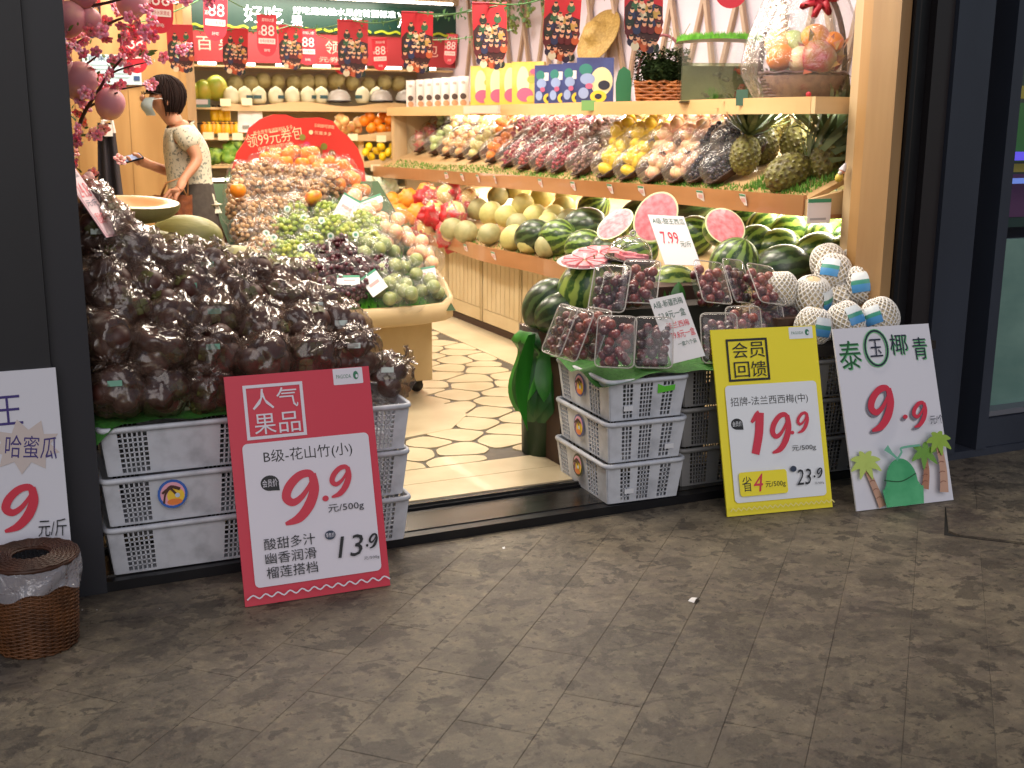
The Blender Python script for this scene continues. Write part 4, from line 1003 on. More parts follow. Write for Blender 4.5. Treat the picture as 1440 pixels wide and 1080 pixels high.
# cut watermelons
def cut_wm(name, label, loc, rot, sc, shiny=0):
    t = thing(name, label, 'cut watermelon', loc, rot, None, sc)
    MB().grid(lambda u, v: (.115*math.cos(2*math.pi*u)*math.sin(math.pi/2*(1-v)), .15*math.sin(2*math.pi*u)*math.sin(math.pi/2*(1-v)), -.11*math.cos(math.pi/2*(1-v))), 30, 10, True).build('rind', WML, t, True)
    MB().lathe([(1, 0), (.93, .0006)], 30, Matrix.Diagonal((.115, .15, 1, 1))).build('white_rim', WMW, t)
    MB().grid(lambda u, v: (.107*math.cos(2*math.pi*u)*v, .14*math.sin(2*math.pi*u)*v, .0012+.004*math.sqrt(max(0, 1-v*v))), 30, 7, True).build('flesh', WMF, t, True)
    return t
def face_cam(loc, tilt=0, yaw=0, roll=0):
    d = (Vector((0, 0, CH))-loc).normalized(); q = d.to_track_quat('Z', 'Y'); return (q @ Euler((R(tilt), R(yaw), R(roll))).to_quaternion()).to_euler()
p = at(922, 305, y=4.75); cut_wm('cut_watermelon', 'cut half watermelon with flushed pink face held upright in the centre', p, face_cam(p, -8, -12, -28), .86)
p = at(1020, 318, y=4.55); cut_wm('cut_watermelon', 'cut half watermelon with pale green rind behind the tall price card', p, face_cam(p, -52, -8, -50), .86)
p = at(865, 315, y=5.1); cut_wm('cut_watermelon', 'smaller cut watermelon wedge left of the big pink half', p, face_cam(p, -25, -42, -28), .72)
# plates of cut melon and the dome
def plate(px, py, y_, label):
    p = at(px, py, y=y_); t = thing('melon_plate', label, 'plate', p, (R(8), R(-6), 0))
    MB().lathe([(0, 0), (.07, 0), (.115, .014), (.118, .016), (.07, .006), (0, .004)], 30).build('plate', mat('white_ceramic', 'E0DCD8', .25), t, True)
    q = MB()
    for k in range(9):
        a = 2*math.pi*k/9; M_ = Matrix.Rotation(a, 4, 'Z') @ Matrix.Translation((.055, 0, .010))
        q.prism([(-.045, 0), (.035, -.024), (.044, 0), (.035, .024)], 0, .014, M_)
    q.build('melon_slices', WMF, t, kind='stuff'); return t
plate(822, 372, 4.30, 'plate of sliced watermelon nearest the aisle, the lower of two')
plate(842, 361, 4.42, 'upper plate of sliced watermelon tucked beside the clear dome')
p = at(884, 368, y=4.22); t = thing('domed_dish', 'clear dome with a ring knob over a dark dish of cut fruit', 'dish', p, (R(6), R(5), 0))
MB().lathe([(0, -.004), (.095, 0), (.108, .012), (.104, .016), (.09, .006), (0, .004)], 32).build('dish', mat('dark_dish', '1E1A1C', .25), t, True)
MB().lathe([(.096, .012), (.097, .03), (.088, .062), (.066, .090), (.036, .104), (.0, .108)], 32).build('dome', GLASS, t, True)
MB().tube([(.012*math.cos(a), 0, .122+.012*math.sin(a)) for a in [2*math.pi*k/14 for k in range(15)]], .003, 6, False).build('ring_knob', mat('clear_knob', 'D8D4D0', .1), t, True)
q = MB(); 
for k in range(8): q.box(rj(.05), rj(.05)+.06, rj(.05), rj(.05)+.02, .012, .026+k*.002)
q.build('fruit_pieces', WMF, t, kind='stuff')
# small potted leaves
p = at(948, 440, y=4.15); t = thing('leafy_plant', 'small plant with broad dark green leaves behind the slanted white card', 'plant', p)
def leaf_mesh(L_, w_, curl=.3, m_=None, n=8, fold=.2, nm='leaf'):
    def fn(u, v):
        x = (u-.5)*w_*math.sin(math.pi*min(.999, max(.02, v**.75)))**.8; return (x, L_*v*math.cos(curl*v), L_*math.sin(curl*v)*v*.8-abs(x)*-fold)
    return MB().grid(fn, 5, n).mesh(nm, m_ or LEAF, True)
lm = leaf_mesh(.13, .07, .5, mat('dark_leaf', '1E4A1C', .35, '2E6A22', 12))
for k in range(11):
    obj('leaf', lm, t, (rj(.03), rj(.02), rj(.02)), (R(55+rj(28)), rj(.4), k*.57+rj(.2)), .75+rj(.25))
MB().lathe([(0, -.09), (.03, -.09), (.04, -.02), (.036, -.02), (0, -.03)], 14).build('pot', DARKW, t)
# long leaves wrapped round a drum at the corner
t = thing('leaf_wrapped_drum', 'tall drum wrapped in long dark green leaves beside the pale crates', 'drum', (2.27, 4.50, .05))
MB().lathe([(0, 0), (.11, 0), (.12, .50), (.11, .53), (0, .53)], 24).build('drum', mat('deep_green_drum', '1D3318', .5), t, True)
BL = mat('banana_leaf', '1F5A1E', .35, '123F14', 5, (3, 3, .6), bump=.15); BL2 = mat('fresh_banana_leaf', '35862A', .35, '286E22', 5, (3, 3, .6), bump=.15)
for k in range(9):
    a = R(-168+k*24+rj(6)); Ln = .44+rj(.10)
    def fn(u, v, a=a, Ln=Ln):
        w_ = .19*math.sin(math.pi*(.14+.82*v)); rr = .125+.05*abs(u-.5)*math.sin(v*3)+.022*math.sin(v*5+a)+.02*v+(.045*math.exp(-((v-.12)/.1)**2)); aa = a+(u-.5)*w_/.13*1.0
        return (rr*math.cos(aa), rr*math.sin(aa), .56-Ln*v+.02*math.sin(v*3.1)*0)
    MB().grid(fn, 7, 16).build('leaf', BL if k % 3 else BL2, t, True)
def fn(u, v):
    w_ = .10*math.sin(math.pi*min(.99, (.1+.9*v)**.8)); return (-.13-.05*math.sin(v*2.6)+(u-.5)*w_*.9, -.11+(u-.5)*w_*.4-.02*v, .56-.42*v)
MB().grid(fn, 6, 16).build('leaf', BL2, t, True)
MB().lathe([(.118, .50), (.128, .505), (.128, .58), (.118, .585)], 24).build('clear_collar', PLAST, t, True)
# slanted hand written card between the boxes
def card(name, bl, br, tl, w, h, label, lines, base='card_white', col='E2E0E2'):
    o = board(name, bl, br, tl, w, h, .002, mat(base, col, .5), label, 'price card'); s_ = Sheet(o)
    for t_, x0, y0, x1, y1, m_ in lines: s_.text(t_, x0*w, y0*h, x1*w, y1*h, m_, bold=.02)
    return o
GI = mat('green_ink', '2A5A4A', .5)
bl = at(960, 508, y=3.72); br = at(984, 497, y=3.72); tl = at(911, 416, y=3.86); br2 = at(976, 402, y=3.86)
w_ = .155; xx = (br2-tl).normalized(); 
card('price_card', bl-xx*.05, bl+xx*.1, tl, w_, .27, 'white card handwritten 53.8 and 39.8 wedged between the plum boxes', [('A级-新疆西梅', .05, .84, .92, .95, GI), ('53.8元一盒', .10, .66, .88, .78, GI), ('法兰西梅', .22, .50, .88, .60, REDP), ('39.8元一盒', .25, .34, .95, .46, REDP), ('一盒六个装', .35, .22, .9, .29, GI)])
bl = at(935, 372, y=4.30); br = at(990, 392, y=4.30); tl = at(957, 303, y=4.48)
card('price_card', bl, bl+Vector((.17, .0, -.012)), tl, .19, .27, 'tall white watermelon price card reading 7.99 in front of the cut half', [('A级-甜王西瓜', .06, .82, .95, .94, GI), ('7.99', .15, .42, .62, .66, REDP), ('元/斤', .62, .36, .92, .48, GI)])
# ---- coconuts in foam nets ------------------------------------------------------
COC = mat('coconut_flesh_husk', 'D9C7A2', .6, 'C9B48A', 12); NET = mat('white_foam_net', 'E6E2DC', .6)
def coconut_proto(stk=True):
    t = thing('young_coconut', 'x', 'coconut'); r = .078
    rr = lambda v: r*(math.sin(math.pi*min(.995, max(.005, v)))**.75)*(1.05-.18*v)
    zz = lambda v: (-math.cos(math.pi*v)*.98+(.12*v))*r
    MB().grid(lambda u, v: (rr(v)*math.cos(2*math.pi*u), rr(v)*math.sin(2*math.pi*u), zz(v)), 24, 14, True).build('husk', COC, t, True)
    q = MB(); n = 20
    for s_ in (1, -1):
        for k in range(n):
            P = []
            for j in range(15):
                v = .06+.86*j/14; a = 2*math.pi*k/n+s_*v*2.6; R_ = rr(v)+.004
                P.append((R_*math.cos(a), R_*math.sin(a), zz(v)))
            q.tube(P, .0036, 4, False)
    q.build('foam_net', NET, t, True, kind='stuff')
    FG = MB().grid(lambda u, v: (1.012*rr(.08+.9*v)*math.cos(2*math.pi*u)+.006*math.cos(6.28*u), (1.012*rr(.08+.9*v)+.006)*math.sin(2*math.pi*u), zz(.08+.9*v)), 20, 12, True).build('shrink_film', film_mat('shrink_film', lo=.03, hi=.3, bscale=18, bump=.6, milky=.04) if 'sf' not in KIDS else bpy.data.materials['shrink_film'], t, True); KIDS['sf'] = []
    if stk:
        lab = MB(); cols = [mat('label_white', 'D8E0E6', .4), mat('label_green', '3F8F7C', .4), mat('label_blue', '4A8FC8', .4)]
        for j, (v0, v1) in enumerate(((.56, .70), (.49, .565), (.36, .495))):
            lab.cur = j
            lab.grid(lambda u, v: ((rr(v0+(v1-v0)*v)+.0095)*math.cos((u-.5)*1.0-math.pi/2), (rr(v0+(v1-v0)*v)+.0095)*math.sin((u-.5)*1.0-math.pi/2), zz(v0+(v1-v0)*v)), 7, 4)
        lab.build('label_sticker', cols, t, True)
    return t
CP = [Proto(coconut_proto(True)), Proto(coconut_proto(False))]
gc = 'net wrapped young coconuts beside the slate pillar'
COCO = [(1190, 452, 3.75, 0, 0, 'with blue label, front row above the gap between the boards'), (1238, 446, 3.69, 0, 10, 'with blue label, rightmost of the front row'), (1143, 460, 3.80, 0, -10, 'with blue label behind the right top of the yellow board'),
 (1098, 408, 4.0, 1, -15, 'without label, farthest left, above the plum box'), (1141, 418, 3.93, 0, -12, 'with blue and green label in the middle row, left'), (1184, 420, 3.98, 1, 0, 'mostly hidden in the middle row centre'),
 (1216, 402, 3.90, 0, 40, 'tilted with a blue label near the middle right'), (1172, 385, 4.02, 0, -30, 'with a grey band label in the upper row, left'), (1205, 372, 4.08, 1, 20, 'in the upper row, centre'), (1222, 370, 4.02, 1, 20, 'in the topmost position at the right'),
 (1165, 370, 4.10, 1, 0, 'in the topmost position at the left'), (1165, 490, 3.86, 1, 0, 'seen in the gap right of the yellow board, upper'), (1172, 525, 3.84, 1, 0, 'seen in the gap right of the yellow board, lower')]
for i, (px, py, y_, k, tz, lab) in enumerate(COCO):
    p = at(px, py, y=y_); CP[k].put(p, (R(rj(24)-8), R(rj(26)), R(rj(48)-22)), 'net wrapped coconut '+lab, gc, scale=1.0+rj(.08))
MB().box(3.02, 3.48, 3.86, 4.05, .60, .70).build('riser_box', DARKW, label='dark box hidden in the middle of the coconut heap', cat='box')
# ================================================================== RIGHT COUNTER
def csurf(x, y): return CZ(x, y) if x > LX(y)-.02 else -9
def msurf(x, y): return MZ(x, y) if x > MX(y)-.02 else -9
CANT = mat('grey_green_cantaloupe', 'A6A274', .5, '8C8A5E', 14, bump=.1, bscale=50); CANY = mat('yellow_green_cantaloupe', 'C9C27E', .5, 'B3AE6A', 14, bump=.08, bscale=50)
PAPO = mat('orange_gourd_skin', 'E0952E', .4, 'D07A1E', 6); REDW = mat('red_wrap_paper', 'C0282C', .45, 'A81E26', 9, bump=.5)
cme = [MB().sphere((0, 0, 0), .075, 20, 14, (1, 1, 1.15)).mesh('cantaloupe', m_, True) for m_ in (CANT, CANY)]
CT = mat('dark_foam_collar', '3A3A20', .6)
def on(px, py, f, lift): p = surf(px, py, f); p.z += lift; return p
cl_ = [(655, 322, 0), (688, 325, 0), (722, 330, 1), (745, 336, 1), (768, 342, 0), (636, 318, 0), (672, 290, 0), (690, 296, 1), (712, 300, 1), (700, 272, 0), (728, 312, 0), (752, 300, 1), (735, 285, 1), (770, 312, 1), (792, 290, 1), (778, 300, 1), (800, 305, 0), (762, 272, 1), (730, 262, 1), (715, 262, 0), (796, 272, 1)]
for i, (px, py, k) in enumerate(cl_):
    p = surf(px, py+4, lambda x, y: csurf(x, y)+(.08 if py > 310 else (.10 if py > 285 else .13)))
    row = 'front' if py > 310 else ('middle' if py > 285 else 'back')
    single('cantaloupe', cme[k], p, (R(60+rj(30)), 0, R(60+rj(60))), '%s cantaloupe, %s of its colour in the %s row on the counter' % (('greyish', 'yellowish')[k], ORD[i % 16], row), 'melon', 'cantaloupes on the right counter', 1+rj(.08))
for i, (px, py, x0_, k, rot, sc, d_) in enumerate((
    (750, 330, 0, 2, (70, 0, 30), .92, 'dark, first after the cantaloupes'), (785, 332, 0, 0, (75, 0, 25), 1.0, 'striped, second along the lip'), (822, 318, 0, 2, (75, 0, 35), 1.08, 'long dark, second row, leaning right'),
    (822, 346, 0, 0, (80, 0, 45), .92, 'striped, front row before the cut plates'), (862, 350, 0, 2, (80, 0, 60), .95, 'dark, front row near the dome'), (835, 290, 0, 0, (60, 0, 20), .9, 'bright striped, back row under the strip light'),
    (895, 352, 0, 0, (70, 0, 70), .95, 'striped, under the big cut half'), (975, 330, 0, 0, (70, 0, 30), .95, 'striped, behind the tall price card'), (900, 300, 0, 2, (70, 0, 80), .9, 'dark, back row behind the cut half'), (980, 290, 0, 2, (75, 0, 30), .9, 'dark, back row left of the opening'), (1055, 300, 0, 0, (75, 0, 60), .9, 'striped, back row at the opening edge'))):
    p = surf(px, py+2, lambda x, y: csurf(x, y)+.105)
    WP[k].put(p, (R(rot[0]), 0, R(rot[2])), 'watermelon on the counter: '+d_, gw, scale=sc)
# orange gourds, red wrapped gift melons
og = MB().grid(lambda u, v: ((lambda r_, z: (r_*math.cos(2*math.pi*u), r_*math.sin(2*math.pi*u), z))(.10*math.sin(math.pi*v)**.8*(1+.06*math.cos(9*2*math.pi*u)), -.085*math.cos(math.pi*v))), 45, 12, True).mesh('orange_gourd', PAPO, True)
for i, (px, py, l_, s_) in enumerate(((560, 302, .08, 1), (588, 300, .08, .95), (575, 278, .17, .9), (600, 268, .2, .8), (552, 282, .14, .85))):
    p = surf(px, py+2, lambda x, y: csurf(x, y)+l_*.9); single('orange_gourd', og, p, (R(70), 0, R(rj(60))), 'ribbed orange melon at the far end of the counter, %s from the left' % ORD[i], 'melon', 'orange melons on the right counter', s_)
CR_ = film_mat('clear_gift_film', lo=.08, hi=.6, rough=.1, bscale=26, bump=.8, milky=.08)
yel = MB().sphere((0, 0, 0), .072, 18, 12, (1, 1, 1.1)).mesh('melon', mat('pale_yellow_melon', 'E3C979', .4, 'D9B45C', 9), True)
for i, (px, py, l_) in enumerate(((600, 322, .07), (632, 328, .07), (612, 298, .16), (640, 300, .13), (628, 276, .2), (660, 282, .15), (605, 278, .16))):
    p = surf(px, py, lambda x, y: csurf(x, y)+l_); t = thing('wrapped_melon', '%s red paper wrapped gift melon from the left on the counter end' % ORD[i], 'gift melon', p, (R(rj(20)-20), R(rj(20)), R(rj(90))), 'red wrapped gift melons')
    obj('melon', yel, t, (0, -.01, .01)); obj('red_wrap', bag_mesh(i+9, .085, False, .5, m_=REDW, nu=28, nv=18), t, (0, .028, -.012)); obj('bag_film', bag_mesh(i+20, .092, True, .2, m_=CR_, nu=26, nv=20), t)
mb = MB()
def tufts(mb, fx, y0, y1, zf, x1, n, h=.02):
    for _ in range(n):
        y = random.uniform(y0, y1); x = random.uniform(fx(y)+.005, x1); z = zf(x, y); a = random.uniform(0, 6.28); w_ = .004
        mb.add([(x+w_*math.cos(a), y+w_*math.sin(a), z), (x-w_*math.cos(a), y-w_*math.sin(a), z), (x+rj(.012), y+rj(.012), z+h*random.uniform(.5, 1))], [(0, 1, 2)])
tufts(mb, LX, 4.3, 10.0, CZ, 3.34, 3600, .022)
mb.build('grass_mat', mat('muted_turf2', '62802E', .7, '4A6A22', 25), label='strip of artificial grass along the counter lip', cat='grass mat', kind='stuff')  # muted green, less vivid than the cart turf
mb = MB(); tufts(mb, MX, 4.25, 9.9, MZ, 3.50, 3000, .020); tufts(mb, lambda y: 3.45, 4.25, 4.75, MZ, 4.0, 2500, .04)
mb.build('grass_mat', mat('muted_turf', '62932E', .7, '3F701E', 25), label='strip of artificial grass along the middle shelf lip', cat='grass mat', kind='stuff')  # muted green here as well
# price tags on lips
TAGC = mat('pale_price_tag', 'E6DEDE', .45); TAGG = mat('tag_green_head', '3C8F6C', .45); TAGP = mat('pinkish_price_tag', 'E6C4BA', .45)
tp = thing('price_tag', 'x', 'price tag'); tb = MB().box(-.002, 0, -.035, .035, -.027, .027).build('tag_card', TAGC, tp); MB().box(-.0028, -.0021, -.035, .035, .017, .027).build('tag_header', TAGG, tp); MB().box(-.0028, -.0021, -.026, .02, -.012, .008).build('tag_print', mat('faint_red_print', 'D8A6A4', .5), tp)
TP = Proto(tp)
def tags(fx, zc, pxs, name, rz0=0):
    for i, (px, y_) in enumerate(pxs):
        p = at(px, y_, x=3.12 if fx is LX else 3.40)
        for _ in range(6): p = at(px, y_, x=fx(p.y)-.024)
        p.z = zc(p.y); TP.put(p, (0, R(-14), R(rj(7)-8)), 'pale price tag clipped on the %s, %s from the far end' % (name, ORD[i]), 'price tags on the wavy lips')
tags(MX, lambda y: MZ0(y)-.02, [(628, 246), (650, 248), (672, 249), (696, 251), (760, 256), (806, 261), (858, 270), (902, 272), (985, 277), (1045, 286)], 'middle shelf lip')
tags(LX, lambda y: .64, [(560, 322), (612, 334), (655, 342), (694, 352)], 'counter lip')
bt = MB().box(-.065, .065, -.002, 0, -.055, .055).build('price_card', TAGC, loc=(3.445, 4.155, 1.115), label='large white price card with green header at the shelf corner', cat='price card')
MB().box(-.065, .065, -.0028, -.0022, .038, .055).build('tag_header', TAGG, bt); MB().box(-.05, .04, -.0028, -.0022, -.04, -.03).build('tag_print', mat('faint_print', 'A8A4A8', .5), bt)
for px in (600, 730):       # long printed paper strips on the middle lip far end
    pass
# ================================================================== MIDDLE SHELF TRAYS
TRAY = mat('dark_wicker_tray', '4A2C20', .5, '301B12', 30, bump=.5, bscale=60)
def tray(par, w, l, tilt=0):
    q = MB()
    def fn(u, v):
        a = 2*math.pi*u; e = (abs(math.cos(a))**4+abs(math.sin(a))**4)**(-.25)
        k = .80+.2*v; return (w/2*e*math.cos(a)*k, l/2*e*math.sin(a)*k, .032*v)
    q.grid(fn, 32, 5, True); q.add([fn(u/32, 0) for u in range(32)], [tuple(range(32))])
    q.build('wicker_tray', TRAY, par, True)
    P = [Vector(fn(k/40, 1)) for k in range(41)]; q = MB()
    for ph in (0, math.pi): q.tube([(p.x, p.y, p.z+.004*math.cos(k*2.2+ph)) for k, p in enumerate(P)], .0035, 4, False)
    q.build('braided_rim', TRAY, par, True)
FR = {}
def fruit_mesh(kind):
    if kind in FR: return FR[kind]
    spec = {'lemon': ('E8C81E', 'DDB812', .036, (1, 1, 1.25)), 'peach': ('E8A08A', 'EBCB96', .040, (1, 1, .95)), 'pear': ('D3C98A', 'BDB26A', .040, (1, 1, .95)), 'guava': ('B4C07A', '8FA458', .042, (1, 1, 1.05)),
            'orange': ('E8891E', 'DE7A12', .038, (1, 1, .95)), 'apple': ('D9BE7A', 'CC8A5A', .040, (1, 1, .92)), 'pitaya': ('B02848', '8C7A3A', .05, (1, 1, 1.2)), 'green': ('5F8A3A', '4A7A2E', .032, (1, 1, 1)), 'passion': ('A3A668', '7C8A50', .032, (1, 1, 1)), 'papaya': ('9AB03A', 'E0A83A', .055, (1, 1, 1.3)), 'mango': ('E0A030', 'C8502A', .045, (1, .85, 1.3)), 'amber': ('E2A242', 'D98F3A', .034, (1, 1, 1))}[kind]
    r = spec[2]
    mb = MB(); mb.sphere((0, 0, 0), r, 16, 11, spec[3])
    if kind in ('pear', 'apple', 'orange', 'peach', 'guava', 'amber'):
        mb.v = [(x, y, z-(.25*r*math.exp(-((x*x+y*y)/(r*.35)**2))*(1 if z > 0 else 0))) for x, y, z in mb.v]
    if kind == 'pitaya':
        for k in range(14):
            a = k*2.4; z = -.04+k*.006; mb.add([(r*math.cos(a-.25), r*math.sin(a-.25), z), (r*math.cos(a+.25), r*math.sin(a+.25), z), (1.45*r*math.cos(a), 1.45*r*math.sin(a), z+.025)], [(0, 1, 2)])
    FR[kind] = mb.mesh(kind, mat(kind+'_skin', spec[0], .36, spec[1], 18), True); return FR[kind]
TF = film_mat('tray_wrap_film', lo=.05, hi=.45, rough=.1, bscale=24, bump=.7, milky=.05)
def tray_pack(kind, px, py, label, w=.19, l=.30, n=(3, 4), rz=0, group='wrapped fruit trays on the middle shelf', small=None, tilt=24, up=0):
    p = surf(px, py, lambda x, y: msurf(x-.07, y)+.05+up)
    t = thing('fruit_tray', label, 'fruit tray', p, (R(0), R(-tilt), R(rz)), group)
    # local x runs up the slope towards the wall
    tray(t, l, w)
    if small:
        m_, r, cnt = small; obj(kind, cluster(cnt, l*.42, w*.40, .055, r, m_, int(px), kind), t, (0, 0, .05), kind='stuff')
    else:
        me = fruit_mesh(kind)
        for i in range(n[1]):
            for j in range(n[0]):
                obj(kind, me, t, (-l*.40+l*.8*(i+.5)/n[1]+rj(.005), -w*.42+w*.84*(j+.5)/n[0]+rj(.005), .045+.02*math.sin(i*1.3)), (rj(1), rj(1), rj(3)), .95+rj(.06))
                if (i+j) % 2 == 0: obj(kind, me, t, (-l*.34+l*.74*(i+.5)/n[1]+.02, -w*.36+w*.8*(j+.5)/n[0], .10), (rj(1), rj(1), rj(3)), .93)
    k_ = ('f', round(w, 2), round(l, 2))
    if k_ not in FR:
        FR[k_] = MB().grid(lambda u, v: (l*.53*math.cos(2*math.pi*u)*math.sin(math.pi/2*min(1, v*1.02+.02))**.5*(abs(math.cos(2*math.pi*u))**3+abs(math.sin(2*math.pi*u))**3)**(-.3)+.003*math.sin(u*60), w*.53*math.sin(2*math.pi*u)*math.sin(math.pi/2*min(1, v*1.02+.02))**.5*(abs(math.cos(2*math.pi*u))**3+abs(math.sin(2*math.pi*u))**3)**(-.3), .03+.12*math.cos(math.pi/2*v)**.6+.004*math.sin(u*43+v*9)), 36, 9, True).mesh('wrap_film', TF, True)
    obj('wrap_film', FR[k_], t)
    return t
redt = mat('red_grape_tomato', 'A82A2E', .3, '8C3450', 20); purp = mat('red_purple_grape', '8C2A48', .3, 'B04A3A', 16); dkg = mat('black_grape', '1E1422', .25, '2C2038', 14); lych = mat('brown_lychee', '6E4A44', .5, '8A5F50', 40)
TR = [
 ('guava', 582, 222, 'tray of pale green guavas at the far end of the middle shelf', .15, .24, (2, 3), None),
 ('pitaya', 604, 226, 'tray of magenta dragon fruit near the far end', .15, .24, (2, 2), None),
 ('guava', 626, 228, 'tray with greyish green fruit right of the dragon fruit', .13, .24, (2, 3), None),
 ('apple', 646, 230, 'tray of yellow brown pears in film', .14, .26, (2, 4), None),
 ('apple', 664, 232, 'second tray of yellowish pears', .13, .26, (2, 4), None),
 ('pear', 686, 233, 'tray of round pale green pears', .17, .28, (2, 4), None),
 ('orange', 712, 236, 'tray of small orange fruit beside the first red grapes', .12, .28, (2, 4), None),
 ('red_grapes', 738, 240, 'first tray of red grapes from the far end', .14, .30, None, (redt, .013, 90)),
 ('red_grapes', 762, 243, 'second tray of red grapes, slightly purple', .12, .30, None, (purp, .013, 90)),
 ('red_grapes', 788, 244, 'third tray of red grapes with glossy film', .14, .31, None, (purp, .013, 90)),
 ('red_grapes', 812, 246, 'fourth tray of red grapes, the widest', .12, .31, None, (redt, .013, 90)),
 ('lychees', 842, 250, 'tray of brown lychees with a dark wicker front', .15, .30, None, (lych, .016, 60)),
 ('lemon', 880, 252, 'tray of bright yellow lemons, the left one', .15, .30, (2, 5), None),
 ('lemon', 912, 254, 'tray of bright yellow lemons, the right one', .14, .30, (2, 5), None),
 ('peach', 948, 256, 'left tray of blushed peaches with a sloping wicker edge', .16, .31, (2, 5), None),
 ('peach', 985, 256, 'right tray of blushed peaches under the lamp', .15, .31, (2, 5), None),
 ('black_grapes', 1012, 256, 'left tray of black grapes', .13, .30, None, (dkg, .015, 70)),
 ('black_grapes', 1040, 257, 'right tray of black grapes beside the pineapples', .14, .30, None, (dkg, .015, 70))]
TR += [(k_, px_+9, py_-34, l_+', upper layer behind', w_, .25, n_, s__) for k_, px_, py_, l_, w_, ll_, n_, s__ in TR]
for kind, px, py, lab, w, l, n, small in TR:
    y_ = surf(px, py, msurf).y; s_ = 1
    p = surf(px, py, msurf)
    # move the tray so that its front end sits at the lip
    tray_pack(kind, px+0, py-22, lab, w*1.22, l*1.2, n, rz=-18, small=small, tilt=36, up=.12 if 'upper' in lab else .02)
for i, (kind, px, py, lab) in enumerate((('orange', 615, 192, 'heap of oranges in the back row of the middle shelf, left'), ('amber', 668, 188, 'heap of amber fruit in the back row under the snack packets'), ('green', 795, 182, 'heap of small green avocados behind the red grapes'), ('red_grapes', 850, 190, 'back row tray of red tomatoes'), ('orange', 985, 176, 'back row tray of orange fruit behind the peaches'), ('orange', 1030, 174, 'back row tray of orange fruit near the pineapples'), ('lemon', 700, 200, 'back row tray of pale yellow fruit'), ('pear', 900, 190, 'back row tray of pale pears in the bright light'), ('peach', 945, 192, 'back row tray of peaches in the bright light'))):
    tray_pack(kind, px, py, lab, .20, .22, (3, 3), rz=-10, small=(redt, .015, 60) if kind == 'red_grapes' else None, tilt=20, up=.02)
# pineapples ------------------------------------------------------------------
PN = mat('pineapple_eyes', '7E7A3A', .5, '4A4020', 60); PNL = mat('pineapple_leaf', '6E7E5A', .45, '46583C', 10)
def pine_proto():
    t = thing('pineapple', 'x', 'pineapple'); q = MB(); q.sphere((0, 0, 0), .058, 18, 12, (1, 1, 1.35))
    n = 130
    for k in range(n):
        z = -1+2*(k+.5)/n; a = k*2.399963; rr = math.sqrt(1-z*z)
        P = Vector((.058*rr*math.cos(a), .058*rr*math.sin(a), .078*z)); N = Vector((rr*math.cos(a), rr*math.sin(a), z*.75)).normalized(); T = N.cross(Vector((0, 0, 1))).normalized() if rr > .1 else Vector((1, 0, 0)); B = N.cross(T); s_ = .0088
        q.add([P+T*s_-N*.001, P+B*s_-N*.001, P-T*s_-N*.001, P-B*s_-N*.001, P+N*.0042], [(0, 1, 4), (1, 2, 4), (2, 3, 4), (3, 0, 4)])
    q.build('body', PN, t)
    q = MB()
    for k in range(64):
        a = k*2.4; lv = k/64; L_ = .10+.09*math.sin(math.pi*(.25+.6*lv)); th = R(70-62*lv); w_ = .017
        d = Vector((math.cos(a)*math.sin(th), math.sin(a)*math.sin(th), math.cos(th))); s_ = Vector((-math.sin(a), math.cos(a), 0)); b0 = Vector((0, 0, .072+.02*lv))
        p1 = b0+d*L_*.5; p2 = b0+d*L_*.85+Vector((0, 0, .012)); p3 = b0+d*L_+Vector((math.cos(a)*.012, math.sin(a)*.012, -.008))
        q.add([b0-s_*w_*.6, b0+s_*w_*.6, p1-s_*w_*.6, p1+s_*w_*.6, p2-s_*w_*.3, p2+s_*w_*.3, p3], [(0, 1, 3, 2), (2, 3, 5, 4), (4, 5, 6)])
    q.build('crown', PNL, t, kind='stuff'); return t
PI_ = Proto(pine_proto()); gpi = 'pineapples on the middle shelf'
for px, py, x_, rot, sc, lab in ((1048, 218, 3.56, (0, 8, 0), 1.3, 'pineapple standing upright at the left of the group'), (1108, 243, 3.50, (0, 64, -12), 1.5, 'large pineapple lying with its crown pointing up right'), (1075, 205, 3.75, (-8, 10, 0), 1.3, 'pineapple standing in the middle of the second row'), (1120, 200, 3.80, (4, 15, 20), 1.35, 'pineapple in the second row with pale crown leaves'), (1162, 225, 3.66, (-15, 35, 10), 1.4, 'pineapple at the right, mostly its broad crown'), (1185, 200, 3.85, (10, 10, 40), 1.3, 'pineapple in the back right corner of the middle shelf'), (1092, 178, 3.95, (0, 0, 10), 1.3, 'pineapple at the back left with crown under the lamp')):
    PI_.put(at(px, py, x=x_), (R(rot[0]), R(rot[1]), R(rot[2])), lab, gpi, scale=sc)
t = thing('gnome_figure', 'small white and pink gnome figurine among the grass beside the pineapples', 'figurine', at(1180, 250, x=3.52), (R(8), R(20), 0))
MB().sphere((0, 0, 0), .018, 12, 9, (1, 1, 1.2)).build('body', mat('gnome_yellow', 'C8B24A', .5), t, True); MB().sphere((0, 0, .03), .014, 12, 9).build('head', mat('gnome_skin', 'D9A08C', .5), t, True)
MB().lathe([(.017, .034), (.012, .05), (.004, .068), (0, .07)], 12).build('hat', mat('gnome_hat', 'D8D4DC', .5), t, True); MB().sphere((-.012, -.006, .02), .009, 8, 6).build('beard', WHITE, t, True)
# ================================================================== UPPER SHELF
def upr(px, py, x_=3.62): p = at(px, py, x=x_); p.z = UZ; return p
